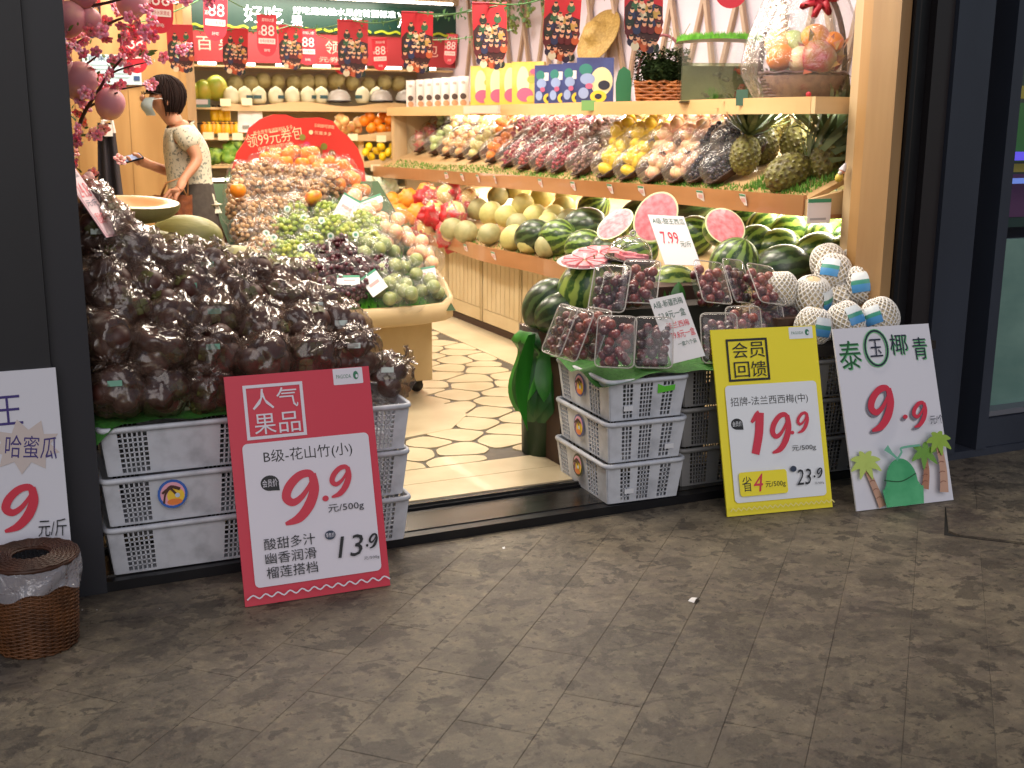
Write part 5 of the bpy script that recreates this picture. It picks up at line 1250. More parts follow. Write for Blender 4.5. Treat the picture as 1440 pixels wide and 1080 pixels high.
# snack packets
def packet(name, px, w, h, rz, mats, label, cat, group, prints, x_=3.56):
    p = upr(px, 140, x_); t = MB().grid(lambda u, v: (w*(u-.5), -.018*math.sin(math.pi*u)*math.sin(math.pi*v)**.6, h*v), 7, 9).grid(lambda u, v: (w*(.5-u), .018*math.sin(math.pi*u)*math.sin(math.pi*v)**.6+.001, h*v), 7, 9).build(name, mats, None, True, loc=p, rot=(0, 0, R(rz)), label=label, cat=cat, group=group)
    e = t
    for (cx, cz, rx, rzz, m_) in prints:
        n = 16; e2 = MB(); vs = []
        for rr in (0, .5, 1):
            for k in range(n):
                a = 2*math.pi*k/n; u = cx+rx*rr*math.cos(a); v = cz+rzz*rr*math.sin(a); u = max(.02, min(.98, u)); v = max(.02, min(.98, v))
                vs.append((w*(u-.5), -.018*math.sin(math.pi*u)*math.sin(math.pi*v)**.6-.0012-.0004*prints.index((cx, cz, rx, rzz, m_)), h*v))
        fs = [(j*n+k, j*n+(k+1) % n, (j+1)*n+(k+1) % n, (j+1)*n+k) for j in (0, 1) for k in range(n)]
        e2.add(vs, fs).build('print', m_, t, True)
    return t
WPK = mat('white_foil', 'D8CFC8', .3); BRP = mat('brown_print', '4A3A34', .5); TAN = mat('tan_print', 'C9966E', .5)
for i, px in enumerate((578, 592, 604, 616, 628, 640, 652)):
    packet('snack_packet', px, .085, .235, -38, WPK, '%s whitish snack packet from the left on the upper shelf' % ORD[i], 'snack packet', 'snack packets on the upper shelf', [(.5, .36, .3, .10, BRP), (.5, .15, .32, .10, TAN), (.5, .8, .2, .05, mat('grey_print', 'A79A90', .5))])
MB().box(0, .02, 0, .62, 0, .055).build('printed_strip', mat('pinkish_strip', 'DDB9A8', .5), loc=upr(700, 150, 3.40)+Vector((0, 0, -.05)), label='pink printed strip stuck along the upper shelf lip below the packets', cat='shelf strip')
YB = mat('yellow_fruit_box', 'DDB64A', .45, 'E3C878', 4, contrast=(.45, .6)); PKP = mat('magenta_print', 'C25C7E', .5); LMP = mat('lime_print', 'A9B04A', .5); ORP = mat('orange_print', 'E08A5A', .5); CRP = mat('cream_print', 'E9D9B0', .5)
def gift_box(px, w, h, d, rz, m_, label, group, pr, x_=3.60):
    p = upr(px, 140, x_); b = MB().box(-w/2, w/2, 0, d, 0, h).build('gift_box', m_, loc=p, rot=(0, 0, R(rz)), label=label, cat='gift box', group=group)
    e = MB().box(-w/2+.001, w/2-.001, -.001, -.0003, .001, h-.001).build('front_print', m_, b); s_ = Sheet(obj('print_layer', MB().add([(0, 0, 0), (.002, 0, 0), (0, .002, 0)], [(0, 1, 2)]).mesh('print_layer', m_), e, (-w/2, -.0012, 0), (R(90), 0, 0)), .0004)
    for k in pr: s_.disc(k[0]*w, k[1]*h, k[2]*w, k[3]*h, k[4])
    return b
for i, px in enumerate((682, 704, 724, 742)):
    gift_box(px, .235, .30, .05, -46, YB, 'yellow gift box with pink fruit print, %s from the left in its row' % ORD[i], 'yellow gift boxes on the upper shelf', [(.35, .55, .2, .35, CRP), (.7, .72, .18, .12, ORP), (.62, .60, .14, .09, LMP), (.42, .26, .26, .16, PKP), (.62, .16, .15, .08, YB), (.68, .78, .1, .06, PKP)])
BB = mat('blue_moon_box', '2E3468', .45, '3F4C86', 5)
MNP = mat('moon_print', 'D9CFA0', .5); TL = mat('teal_print', '2F7A6E', .5); SK = mat('pale_blue_print2', '8FA0C8', .5); YS = mat('yellow_print2', 'E2C23A', .5); DK = mat('night_print', '1E2034', .5)
for i, px in enumerate((768, 788, 808, 836)):
    w_ = .16 if i < 3 else .23
    gift_box(px, w_, .265 if i < 3 else .285, .05, -32, BB, 'dark blue moon festival box, %s from the left in its row' % ORD[i], 'blue gift boxes on the upper shelf', [(.68, .5, .3, .3, MNP) if i == 3 else (.5, .72, .3, .1, WHITE), (.25, .75, .18, .12, TL), (.3, .55, .2, .12, SK), (.6, .18, .22, .13, YS), (.6, .18, .1, .06, DK), (.75, .42, .16, .10, DK), (.2, .25, .14, .12, SK), (.35, .4, .1, .06, PKP)])
# plain green standee (mascot left out)
p = upr(876, 130, 3.56); MB().prism([(-.04, 0), (.045, 0), (.05, .12), (.04, .19), (.0, .215), (-.03, .19), (-.045, .12)], 0, .006, Matrix.Rotation(R(90), 4, 'X')).build('green_standee', mat('standee_green', '1F6A42', .45), loc=p, rot=(0, 0, R(-30)), label='small green cardboard standee beside the plant basket', cat='standee')
# plant basket
p = upr(930, 128, 3.62); t = thing('plant_basket', 'orange woven basket of dark foliage with an arched handle on the upper shelf', 'plant basket', p, (0, 0, R(-35)), None, 1.25)
OW = mat('orange_wicker', 'B06A30', .45, '8A4A1E', 20, bump=.3)
q = MB()
for r_ in range(7):
    for ph in (0,):
        q.tube([((.105+.012*r_/7)*c_+.0, (.06+.008*r_/7)*s__, .008+r_*.014+.004*math.sin(k*1.57+math.pi*(r_ % 2))) for k, (c_, s__) in enumerate([(math.cos(a)/max(abs(math.cos(a)), abs(math.sin(a))), math.sin(a)/max(abs(math.cos(a)), abs(math.sin(a)))) for a in [2*math.pi*j/48 for j in range(49)]])], .008, 5, False)
q.build('woven_wall', OW, t, True, kind='stuff'); MB().box(-.1, .1, -.055, .055, 0, .09).build('filling', DARKW, t)
q = MB(); q.tube([(.11*math.cos(a), 0, .1+.20*math.sin(a)) for a in [math.pi*k/16 for k in range(17)]], .007, 6); q.build('handle', mat('pinkish_handle', '8A4A4E', .5), t, True)
q = MB()
for _ in range(2600):
    v = Vector((rj(.12), rj(.08), random.uniform(.08, .24))); a = rj(3.1); L_ = random.uniform(.015, .03); d = Vector((math.cos(a), math.sin(a), rj(.8))).normalized(); s_ = d.cross(Vector((0, 0, 1))).normalized()*L_*.25
    q.add([v, v+d*L_*.5+s_, v+d*L_, v+d*L_*.5-s_], [(0, 1, 2, 3)])
q.sphere((0, 0, .14), .075, 12, 8, (1.25, .8, .8)); q.build('foliage', mat('dark_basket_foliage', '18240F', .8, '2E3E20', 30, spec=.1), t, kind='stuff')
for k in range(7): MB().tube([(rj(.03)+.04, 0, .2), (rj(.05)+.05, rj(.03), .27), (rj(.09)+.06, rj(.05), .32+rj(.03))], .0018, 4).build('twig', mat('pale_twig', '8A8A6A', .6), t)
# aquarium
p = upr(1008, 122, 3.64); t = thing('fish_tank', 'small glass fish tank topped with bright artificial grass', 'fish tank', p, (0, 0, R(-28)), None, 1.2)
w_, d_, h_ = .33, .18, .25
MB().box(-w_/2, w_/2, -d_/2, d_/2, 0, .004).build('tank_base', BLK, t)
for a in ((-w_/2, w_/2, -d_/2, -d_/2+.004), (-w_/2, w_/2, d_/2-.004, d_/2), (-w_/2, -w_/2+.004, -d_/2+.005, d_/2-.005), (w_/2-.004, w_/2, -d_/2+.005, d_/2-.005)): MB().box(*a, .005, h_).build('pane', GLASS, t)
MB().box(-w_/2+.006, w_/2-.006, -d_/2+.006, d_/2-.006, .006, .165).build('water', WATER, t)
MB().box(-w_/2+.008, w_/2-.008, d_/2-.012, d_/2-.008, .008, .16).build('backdrop', mat('tank_backdrop', '6A6A4C', .7, '8A8A66', 8), t)
MB().grid(lambda u, v: ((u-.5)*(w_+.04), (v-.5)*(d_+.04), h_+.012*math.sin(u*3)+.003), 12, 4).build('lid', mat('pale_lid', 'C9CDBE', .4), t, True)
q = MB()
for _ in range(1100):
    x, y = rj(w_/2+.01), rj(d_/2+.01); z = h_+.006+.012*math.sin((x/(w_+.04)+.5)*3); q.add([(x-.004, y, z), (x+.004, y, z), (x+rj(.008), y+rj(.008), z+random.uniform(.015, .035))], [(0, 1, 2)])
q.build('grass_tuft', GRASS, t, kind='stuff')
for (x, z, s_, m_) in ((-.0, .12, .8, '3A3A30'), (.03, .10, .9, '4A4638'), (-.05, .03, .7, '4A4A38'), (.09, .13, .8, 'A8382E')):
    f_ = MB().sphere((0, 0, 0), .016*s_, 10, 7, (1.5, .5, .8)); f_.add([(-.02*s_, 0, 0), (-.036*s_, 0, .012*s_), (-.036*s_, 0, -.012*s_)], [(0, 1, 2)]); f_.build('fish', mat('fish_'+m_, m_, .4), t, True, loc=(x, -.05, z), rot=(0, rj(.5), rj(.5)))
MB().lathe([(0, .005), (.032, .01), (.034, .04), (.018, .065), (.01, .08), (0, .082)], 16, Matrix.Translation((.11, 0, 0))).build('red_ornament', mat('red_ornament', '8E3A34', .4), t, True)
q = MB()
for _ in range(60): a = rj(3); x = -.02+rj(.02); y = rj(.02); q.add([(x-.003, y, .008), (x+.003, y, .008), (x+rj(.02), y+rj(.02), .03+random.random()*.05)], [(0, 1, 2)])
q.build('water_weed', GRASS, t, kind='stuff')
tg = upr(1042, 128, 3.42); MB().box(-.03, .03, -.004, 0, -.055, .02).build('price_tag', mat('dark_green_tag', '3A5A4C', .5), loc=at(1044, 132, x=3.405), rot=(0, 0, R(-60)), label='dark green tag on the upper shelf lip under the fish tank', cat='price tag')
MB().box(-.05, .05, -.004, 0, -.04, .02).build('price_tag', mat('leaf_green_tag', '6F9A5A', .5), loc=at(828, 146, x=3.40), rot=(0, 0, R(-60)), label='light green tag on the upper shelf lip under the blue boxes', cat='price tag')
# cellophane fruit basket
p = upr(1128, 118, 3.66); t = thing('fruit_gift_basket', 'large cellophane wrapped fruit basket with dark hoop handle near the oak post', 'gift basket', p, (0, 0, R(-30)), None, 1.33)
q = MB()
for r_ in range(9): q.tube([((.125+.03*r_/9)*math.cos(a), (.10+.02*r_/9)*math.sin(a), .008+r_*.011+.003*math.cos(12*a+math.pi*(r_ % 2))) for a in [2*math.pi*k/48 for k in range(49)]], .0065, 5, False)
q.build('woven_wall', mat('purple_brown_wicker', '4E2A30', .45, '35191E', 20), t, True, kind='stuff')
MB().lathe([(0, .0), (.115, .0), (.15, .085), (0, .08)], 24).build('filling', mat('shred_filler', '6A4A38', .8, '4A2E24', 40), t, True)
q = MB(); q.tube([(.15*math.cos(a), .02, .09+.33*math.sin(a)) for a in [math.pi*k/20 for k in range(21)]], .010, 8); q.build('hoop_handle', mat('dark_hoop', '3A2026', .4), t, True)
for (kd, x, y, z, s_) in (('orange', -.09, -.05, .15, 1.3), ('apple', -.09, .0, .20, 1.3), ('pitaya', .04, -.07, .14, 1.3), ('peach', -.02, -.06, .14, 1.2), ('pitaya', .08, .0, .16, 1.2), ('apple', 0, .03, .18, 1.3), ('mango', .03, -.02, .21, 1.2), ('guava', -.04, .0, .2, 1.1), ('orange', .09, -.05, .2, 1)): obj(kd, fruit_mesh(kd), t, (x, y, z), (rj(2), rj(2), 0), s_)
MB().grid(lambda u, v: (.22*math.cos(2*math.pi*u)*(1-.75*v**2.2)*(.72+.28*min(1, v*5))*(1+.05*math.sin(u*44)), .17*math.sin(2*math.pi*u)*(1-.75*v**2.2)*(.72+.28*min(1, v*5))*(1+.05*math.sin(u*38+1)), .001+.50*v), 70, 18, True).build('cellophane', FILM, t, True)
MB().sphere((0, -.16, .02), .01, 8, 6).build('tape_knot', mat('red_bow', 'B02A3A', .4), t)
bw = MB()
for a in range(7): bw.tube([(0, 0, 0), (.06*math.cos(a*.9), -.02, .06*math.sin(a*.9)), (.02*math.cos(a*.9+.4), -.03, .02*math.sin(a*.9+.4))], .012, 5)
bw.build('bow', mat('red_bow', 'B02A3A', .4), t, True, loc=(.02, -.11, .34))
# straw hat on the lattice
p = at(838, 48, x=4.02); t = MB().lathe([(0, .085), (.05, .08), (.075, .06), (.085, .0), (.13, -.006), (.20, -.02), (.203, -.024), (.13, -.012), (.08, -.006), (.0, .0)], 32).build('straw_hat', mat('woven_straw', 'B99A56', .6, '9E7E3E', 60, bump=.4), None, True, loc=p, rot=(R(14), R(-62), R(-6)), label='woven straw hat hanging on the lattice between the banners', cat='hat')
# grape vine garland and string lights
t = thing('vine_garland', 'artificial grape vine with green grapes hanging on the lattice', 'garland', at(745, 25, x=4.05))
q = MB(); lv = MB()
for k in range(11):
    c = Vector((rj(.05)-.05, rj(.55), rj(.12)+.02))
    for _ in range(13): q.sphere(c+Vector((rj(.025), rj(.025), -abs(rj(.07)))), .012, 7, 5)
    for _ in range(9):
        v = c+Vector((rj(.06)-.01, rj(.09), rj(.06)+.05)); s_ = .032; a = rj(3); lv.add([v, v+Vector((-.01, s_*math.cos(a), s_*math.sin(a))), v+Vector((-.02, s_*1.4*math.cos(a+.6), s_*1.4*math.sin(a+.6))), v+Vector((-.01, s_*math.cos(a+1.3), s_*math.sin(a+1.3)))], [(0, 1, 2, 3)])
q.build('grapes', mat('frosted_green_grape', '8A9A52', .35, '6F8440', 10), t, True, kind='stuff'); lv.build('leaves', mat('vine_leaf', '3E6A34', .5, '5F8A58', 10), t, kind='stuff')
# ================================================================== ISLAND CART
def isurf(x, y):
    if not (1.16 < x < 2.30) or y < 5.36 or y > 6.75: return -9
    return .655+.55*(y-5.40)-.22*max(0, x-1.95)-.12*max(0, abs(x-1.65)-.35)
ic = thing('display_cart', 'cream display cart on castors heaped with bagged fruit in the middle of the shop', 'cart')
MB().box(1.30, 2.20, 5.74, 6.62, .13, .50).build('body', mat('cart_laminate', 'C4AC80', .45, 'B89E70', 5, bump=.02), ic)
MB().box(2.2005, 2.206, 5.78, 6.58, .17, .49).build('body_panel', CREAM, ic)
pts = []
for k in range(36):
    a = 2*math.pi*k/36; c_, s__ = math.cos(a), math.sin(a); e = (abs(c_)**5+abs(s__)**5)**(-.2); pts.append((1.70+.56*c_*e, 6.04+.70*s__*e))
q = MB(); vs = []
for x, y in pts:
    zt = .60+.40*max(0, y-5.45); x = 1.70+(x-1.70)*(1-.12*max(0, y-5.5)); 
    dx, dy = (x-1.70)*.06, (y-6.04)*.06
    vs += [(x-dx*2.2, y-dy*2.2, .49), (x, y, .515), (x, y, zt), (x-dx*.5, y-dy*.5, zt+.004), (x-dx*.6, y-dy*.6, zt-.05)]
n = len(pts); fs = [(5*i+k, 5*((i+1) % n)+k, 5*((i+1) % n)+k+1, 5*i+k+1) for i in range(n) for k in range(4)]+[tuple(5*i for i in reversed(range(n))), tuple(5*i+4 for i in range(n))]
q.add(vs, fs).build('tray_rim', mat('cart_rim_laminate', 'C9AF84', .45, 'BFA476', 5, (1, 1, .2)), ic, True)
for x, y in ((1.40, 5.84), (2.14, 5.83), (1.40, 6.52), (2.12, 6.52)):
    c_ = MB().tube([(0, -.012, 0), (0, .012, 0)], .036, 16).build('castor', BLK, ic, True, loc=(x, y, .087)); MB().box(-.03, .03, -.02, .02, .02, .043).build('castor_fork', BLK, c_)
q = MB()
for _ in range(3500):
    x, y = random.uniform(1.28, 2.06), random.uniform(5.37, 5.75) if random.random() < .5 else random.uniform(5.4, 6.5)
    z = isurf(x, y)-.07; q.add([(x-.005, y, z), (x+.005, y, z), (x+rj(.015), y+rj(.015), z+random.uniform(.02, .045))], [(0, 1, 2)])
q.build('grass_mat', mat('bright_grass', '55A81C', .6, '3E8A14', 40), ic, kind='stuff')
MB().add([(1.2, 5.4, .56), (2.2, 5.4, .56), (2.2, 6.6, 1.15), (1.2, 6.6, 1.15)], [(0, 1, 2, 3)]).build('inner_slope', mat('dark_green_base', '26401A', .8), ic)
# fruit on the cart
LON = mat('longan_skin', 'B58A50', .5, '8E6238', 25); LON2 = mat('longan_pale', 'CFA878', .5, 'B08458', 25); GG = mat('green_grape_skin', '9FB03C', .3, '7F9A2C', 12); GG2 = mat('yellow_green_grape_skin', 'B9BE4E', .3, '9BAA3A', 12)
DG_ = mat('dark_red_grape_skin', '3A1A22', .25, '5A2630', 18); NETV = mat('violet_net', '8A7AA0', .5)
IF = film_mat('fruit_bag_film', lo=.025, hi=.26, rough=.12, bscale=22, bump=.7, milky=.04)
def bagp(name, cm, film, lab='x', sc=1):
    t = thing(name, 'x', 'fruit bag'); obj(cm.name.split('.')[0], cm, t, kind='stuff'); obj('bag_film', film, t); return Proto(t)
bm_ = [bag_mesh(41+i, .082, True, .16, m_=IF, nu=30, nv=22) for i in range(3)]
bx_ = MB().grid(lambda u, v: (.085*math.cos(2*math.pi*u)*(abs(math.cos(2*math.pi*u))**3+abs(math.sin(2*math.pi*u))**3)**(-.3)*math.sin(math.pi*(.04+.92*v))**.4, .062*math.sin(2*math.pi*u)*(abs(math.cos(2*math.pi*u))**3+abs(math.sin(2*math.pi*u))**3)**(-.3)*math.sin(math.pi*(.04+.92*v))**.4, .06*-math.cos(math.pi*v)), 32, 10, True).mesh('clear_box', PLAST, True)
K = {'longan': [bagp('longan_bag', cluster(70, .058, .058, .062, .0125, [LON, LON2], 5+i, 'longans'), bm_[i]) for i in range(3)],
     'grape': [bagp('green_grape_bag', cluster(60, .066, .05, .045, .013, [GG, GG2], 15+i, 'green_grapes'), bm_[i]) for i in range(2)],
     'dark': [bagp('dark_grape_box', heap(60, (-.07, .07, -.05, .05, -.035, .04), .0135, [DG_, DKP] if 0 else [DG_], 25+i, 'dark_grapes'), bx_) for i in range(2)]}
def big_bag(name, kind, n, seed, film, spread=.045, s_=.9):
    t = thing(name, 'x', 'fruit bag'); rs = random.Random(seed)
    P = [(-.04, -.03, 0), (.04, -.03, .0), (0, .038, 0), (0, 0, .05), (.05, .04, .02), (-.05, .03, .03)][:n]
    for p in P: obj(kind, fruit_mesh(kind), t, tuple(c*spread/.045 for c in p), (rs.uniform(-2, 2), rs.uniform(-2, 2), 0), s_)
    obj('bag_film', film, t); return Proto(t)
K['orange'] = [big_bag('orange_bag', 'orange', 4, 1, bm_[0])]; K['passion'] = [big_bag('green_fruit_bag', 'passion', 5, 2, bm_[1], s_=1.0), big_bag('green_fruit_bag', 'passion', 4, 3, bm_[2], s_=1.0)]
K['peachbag'] = [big_bag('peach_bag', 'peach', 4, 4, bm_[2])]
cols_ = {'longan': ('net and film bag of brown longans', 'bags of longans on the cart'), 'grape': ('film bag of green grapes', 'bags of green grapes on the cart'), 'dark': ('clear box of dark red grapes', 'boxes of dark grapes on the cart'), 'orange': ('film bag of oranges', 'bags of oranges on the cart'), 'passion': ('film bag of round olive green fruit', 'bags of olive green fruit on the cart'), 'peachbag': ('film bag of blushed peaches', 'bags of peaches on the cart')}
LAY = {
 'longan': [('lowest', [(352, 368), (368, 352)]), ('second', [(345, 325), (372, 325)]), ('third', [(338, 298), (362, 300), (388, 296), (412, 292)]), ('fourth', [(338, 272), (362, 270), (388, 270), (414, 270), (440, 272), (466, 262)]), ('top', [(345, 248), (370, 246), (396, 250), (424, 252), (450, 254)])],
 'grape': [('lowest', [(382, 382), (408, 388), (430, 372)]), ('second', [(380, 352), (408, 356), (434, 344)]), ('third', [(392, 322), (420, 318), (448, 322), (476, 318), (508, 312), (530, 322)]), ('fourth', [(412, 300), (462, 300), (490, 330), (520, 340)])],
 'dark': [('lowest', [(470, 408), (502, 406)]), ('second', [(438, 384), (470, 378), (505, 380), (440, 408)]), ('top', [(448, 360), (474, 352), (498, 362), (528, 378)])],
 'orange': [('top', [(400, 228), (430, 226), (372, 234)]), ('second', [(456, 238), (482, 244), (500, 262), (470, 256)])],
 'passion': [('lowest', [(548, 412), (572, 416), (604, 408)]), ('second', [(548, 386), (578, 384), (540, 352), (516, 356)]), ],
 'peachbag': [('cart edge', [(528, 300), (560, 318), (580, 346), (598, 366), (545, 330), (502, 284)])]}
for kind, rws in LAY.items():
    j = 0
    for rn, pts in rws:
        for i, (px, py) in enumerate(pts):
            p = surf(px, py, isurf)
            if p.y > 7: p = at(px, py, y=6.3)
            K[kind][j % len(K[kind])].put(p, (R(rj(50)+(60 if kind not in ('dark', 'passion') else 10)), R(rj(30)), R(rj(90) if kind != 'dark' else rj(15)+10)), '%s, %s from the left in its %s row' % (cols_[kind][0], ORD[i], rn), cols_[kind][1], scale=1.12 if kind != 'orange' else 1.1)
            j += 1
for i, (px, py) in enumerate(((388, 224), (412, 220), (440, 222), (402, 236), (425, 238), (448, 244), (335, 276), (470, 240), (492, 256))):
    p = surf(px, py, isurf) if px != 335 else at(px, py, y=6.0); p.z += .03; single('orange', fruit_mesh('orange'), p, (0, 0, rj(3)), 'loose bright orange on top of the cart heap, %s from the left' % ORD[i] if px != 335 else 'single orange at the left rim of the cart above the longans', 'orange', 'loose oranges on the cart', 1.1)
p = surf(440, 292, isurf); p.z += .05; single('mango', fruit_mesh('mango'), p, (R(60), 0, R(40)), 'red and yellow mango beside the white card on the cart', 'mango')
for i, (px, py, w_, h_, rz, lb) in enumerate(((488, 292, .10, .14, -30, 'slanted white card in the upper part of the cart heap'), (490, 394, .11, .05, 0, 'flat glaring white card on the dark grape boxes'), (526, 398, .09, .12, 35, 'white card with green edge leaning right of the dark grape boxes'), (602, 384, .08, .07, 10, 'small pale card at the right edge of the cart'), (520, 284, .14, .05, 20, 'white folded paper at the right of the upper cart heap'))):
    p = surf(px, py, isurf); p = p+((Vector((0, 0, CH))-p).normalized())*.11
    o = MB().box(-w_/2, w_/2, -h_/2, h_/2, 0, .002).build('price_card', PAPER, loc=p, rot=face_cam(p, -25, 0, rz), label=lb, cat='price card')
    MB().box(-w_/2, w_/2, h_/2-.012, h_/2, .0021, .0028).build('tag_header', TAGG, o); MB().box(-w_*.3, w_*.3, -h_*.1, h_*.05, .0021, .0026).build('tag_print', mat('faint_red_print', 'D8A6A4', .5), o)
for i, (px, py) in enumerate(((404, 294), (427, 306), (385, 334), (374, 328), (432, 320), (423, 348), (400, 375), (465, 332), (500, 330), (452, 310))):
    p = surf(px, py, isurf); p = p+((Vector((0, 0, CH))-p).normalized())*.12
    o = MB().lathe([(0, .001), (.017, .0006), (.018, 0)], 16).build('round_sticker', mat('pale_round_sticker', 'DCE6DC', .4), loc=p, rot=face_cam(p, rj(15), rj(15)), label='round white and green sticker on a green grape bag, %s from the front' % ORD[i], cat='sticker', group='round stickers on grape bags')
    MB().lathe([(0, .0018), (.009, .0016)], 12).build('print', mat('teal_sticker', '5E9C84', .4), o)
# red coupon board behind the heap
L0, R0 = at(325, 268, y=6.74), at(515, 268, y=6.74); W_ = (R0-L0).length; T0 = at(400, 160, y=6.74); B0z = .95; H_ = T0.z-B0z
sc = W_/190
ptsb = [(0, 0), (0, (268-255)*sc)]
out = [(325, 262), (326, 240), (333, 215), (345, 198), (350, 180), (365, 168), (385, 161), (402, 161), (415, 166), (430, 166), (450, 165), (468, 170), (477, 182), (490, 192), (503, 208), (511, 228), (514, 250), (515, 262)]
P = [(at(a, b, y=6.74).x-L0.x, at(a, b, y=6.74).z-B0z) for a, b in out]; P = [(P[0][0], 0)]+P+[(P[-1][0], 0)]
RB_ = mat('coral_red_print', 'D8362C', .45)
cb = MB().prism(list(reversed(P)), -.012, 0).build('coupon_board', RB_, loc=(L0.x, 6.74, B0z), rot=(R(90), 0, 0), label='tall cloud shaped red coupon board rising behind the cart heap', cat='board')
s_ = Sheet(cb); CRM = mat('cream_board_print', 'F3DDB0', .5)
def bp(px, py): v = at(px, py, y=6.74); return v.x-L0.x, v.z-B0z
def btxt(t_, px0, py1, px1, py0, m_, bold=.02, rot=0): a = bp(px0, py1); b = bp(px1, py0); s_.text(t_, a[0], a[1], b[0], b[1], m_, bold, 0, rot)
btxt('领99元券包', 346, 202, 426, 183, CRM, .05, .16); btxt('新会员专享领取好礼多多', 356, 186, 412, 180, CRM, .01, .16); btxt('立即扫码领取优惠', 362, 208, 412, 203, CRM, .01, .16)
btxt('扫码即可领取', 442, 180, 470, 175, CRM, .01, -.1); btxt('优惠多多', 442, 190, 466, 185, CRM, .01, -.1); a = bp(437, 186); s_.disc(a[0], a[1], .013, .013, CRM)
for c_, r_, m_ in (((425, 193), .018, mat('kiwi_print', '8E8A3A', .5)), ((431, 204), .020, mat('pink_fruit_print', 'D83A70', .5)), ((418, 212), .03, mat('olive_leaf_print', '7A7A2A', .5)), ((445, 214), .035, mat('brown_fruit_print', '8A5A2A', .5)), ((404, 216), .03, mat('yellow_leaf_print', 'B8942E', .5)), ((455, 206), .02, mat('olive_leaf_print', '7A7A2A', .5)), ((438, 222), .03, mat('dark_fruit_print', '4A2A1E', .5)), ((466, 216), .022, mat('brown_fruit_print', '8A5A2A', .5))):
    a = bp(*c_); s_.disc(a[0], a[1], r_, r_, m_)
# ================================================================== BACK WALL GOODS
def back(px, py, y_): return at(px, py, y=y_)
PM = [MB().sphere((0, 0, 0), .085, 16, 11, (1, 1, 1.15)).mesh('papaya', mat('green_papaya', '8EA83A', .4, 'B9A83E', 9), True), MB().sphere((0, 0, 0), .075, 16, 11, (1, 1, 1.2)).mesh('melon', mat('beige_netted_melon', 'A89A6A', .6, '8E8052', 20), True)]
for i, (px, py, k, s_c) in enumerate(((268, 128, 0, .95), (286, 128, 0, 1.0), (304, 124, 0, 1.15), (262, 118, 0, .8))):
    single('papaya', PM[0], back(px, py, 10.5), (R(20), 0, R(rj(40))), '%s green and yellow papaya from the left on the top back shelf' % ORD[i], 'papaya', 'papayas on the back shelf', s_c)
for i, px in enumerate((330, 352, 370, 390, 412, 430, 450, 472, 495, 518, 540, 560)):
    single('netted_melon', PM[1], back(px, 116+rj(3), 10.75), (R(70), 0, R(rj(40))), 'beige netted melon in the rear row of the top back shelf, %s from the left' % ORD[i], 'melon', 'netted melons on the back shelf', .95+rj(.1))
WC = MB().lathe([(0, -.07), (.05, -.07), (.066, -.04), (.066, .02), (.045, .055), (0, .08)], 14).mesh('trimmed_coconut', mat('peeled_coconut', 'DDD8B8', .5), True)
for i, px in enumerate((325, 344, 364, 388, 411, 433, 452, 510, 530)):
    o = single('trimmed_coconut', WC, back(px, 134, 10.42), (0, 0, rj(1)), 'peeled white coconut on the top back shelf, %s from the left' % ORD[i], 'coconut', 'peeled coconuts on the back shelf', 1.0)
    if i not in (0, 4): MB().box(-.035, .035, -.069, -.066, -.03, .0).build('blue_label', mat('dark_teal_label', '3A5A60', .5), o)
for i, (px, y_) in enumerate(((477, 10.36), (536, 10.36), (572, 10.36))):
    t = thing('covered_dish', ('grey covered dish left of the narrow red banner', 'grey covered dish under the narrow red banner', 'grey covered dish at the right end of the back shelf')[i], 'dish', back(px, 140, y_))
    MB().lathe([(0, -.03), (.10, -.03), (.115, -.01), (0, -.01)], 24).build('dish', mat('dark_dish', '1E1A1C', .25), t, True); MB().lathe([(.105, -.008), (.10, .03), (.075, .07), (.03, .088), (.0, .09)], 24).build('dome', mat('frosted_dome', 'BDB4AC', .15, alpha=.6), t, True)
    MB().sphere((0, 0, .10), .012, 8, 6).build('knob', STEEL, t, True); MB().box(-.05, .05, -.03, .03, 0, .02).build('food', WHITE, t)
TT = Proto(MB().box(-.045, .045, -.004, 0, -.03, .03).build('shelf_card', mat('pale_cream_card', 'E6DDB8', .45), label='x', cat='price card'))
for i, (px, py, y_, lb) in enumerate(((317, 144, 10.24, 'left of two on the top wavy lip'), (347, 143, 10.24, 'right of two on the top wavy lip'), (293, 191, 10.2, 'first from the left under the juice bottles'), (314, 192, 10.2, 'second from the left under the juice bottles'), (334, 192, 10.2, 'third from the left, beside the coupon board'), (496, 193, 10.15, 'right of the coupon board'), (536, 195, 10.15, 'under the oranges at the right'), (528, 236, 10.1, 'under the yellow fruit trays'), (505, 276, 10.0, 'beside the white bags low on the right'))):
    TT.put(back(px, py, y_), (0, 0, 0), 'pale price card on the back shelving, '+lb, 'price cards on the back shelving')
t = MB().box(-.11, .11, -.004, 0, -.035, .035).build('shelf_card', mat('dark_green_tag', '3A5A4C', .5), loc=back(277, 145, 10.24), label='green and white information card at the left end of the top back shelf', cat='price card'); MB().box(-.05, .09, -.0055, -.0042, -.01, .03).build('card_print', mat('grey_pink_print', 'A89A98', .5), t)
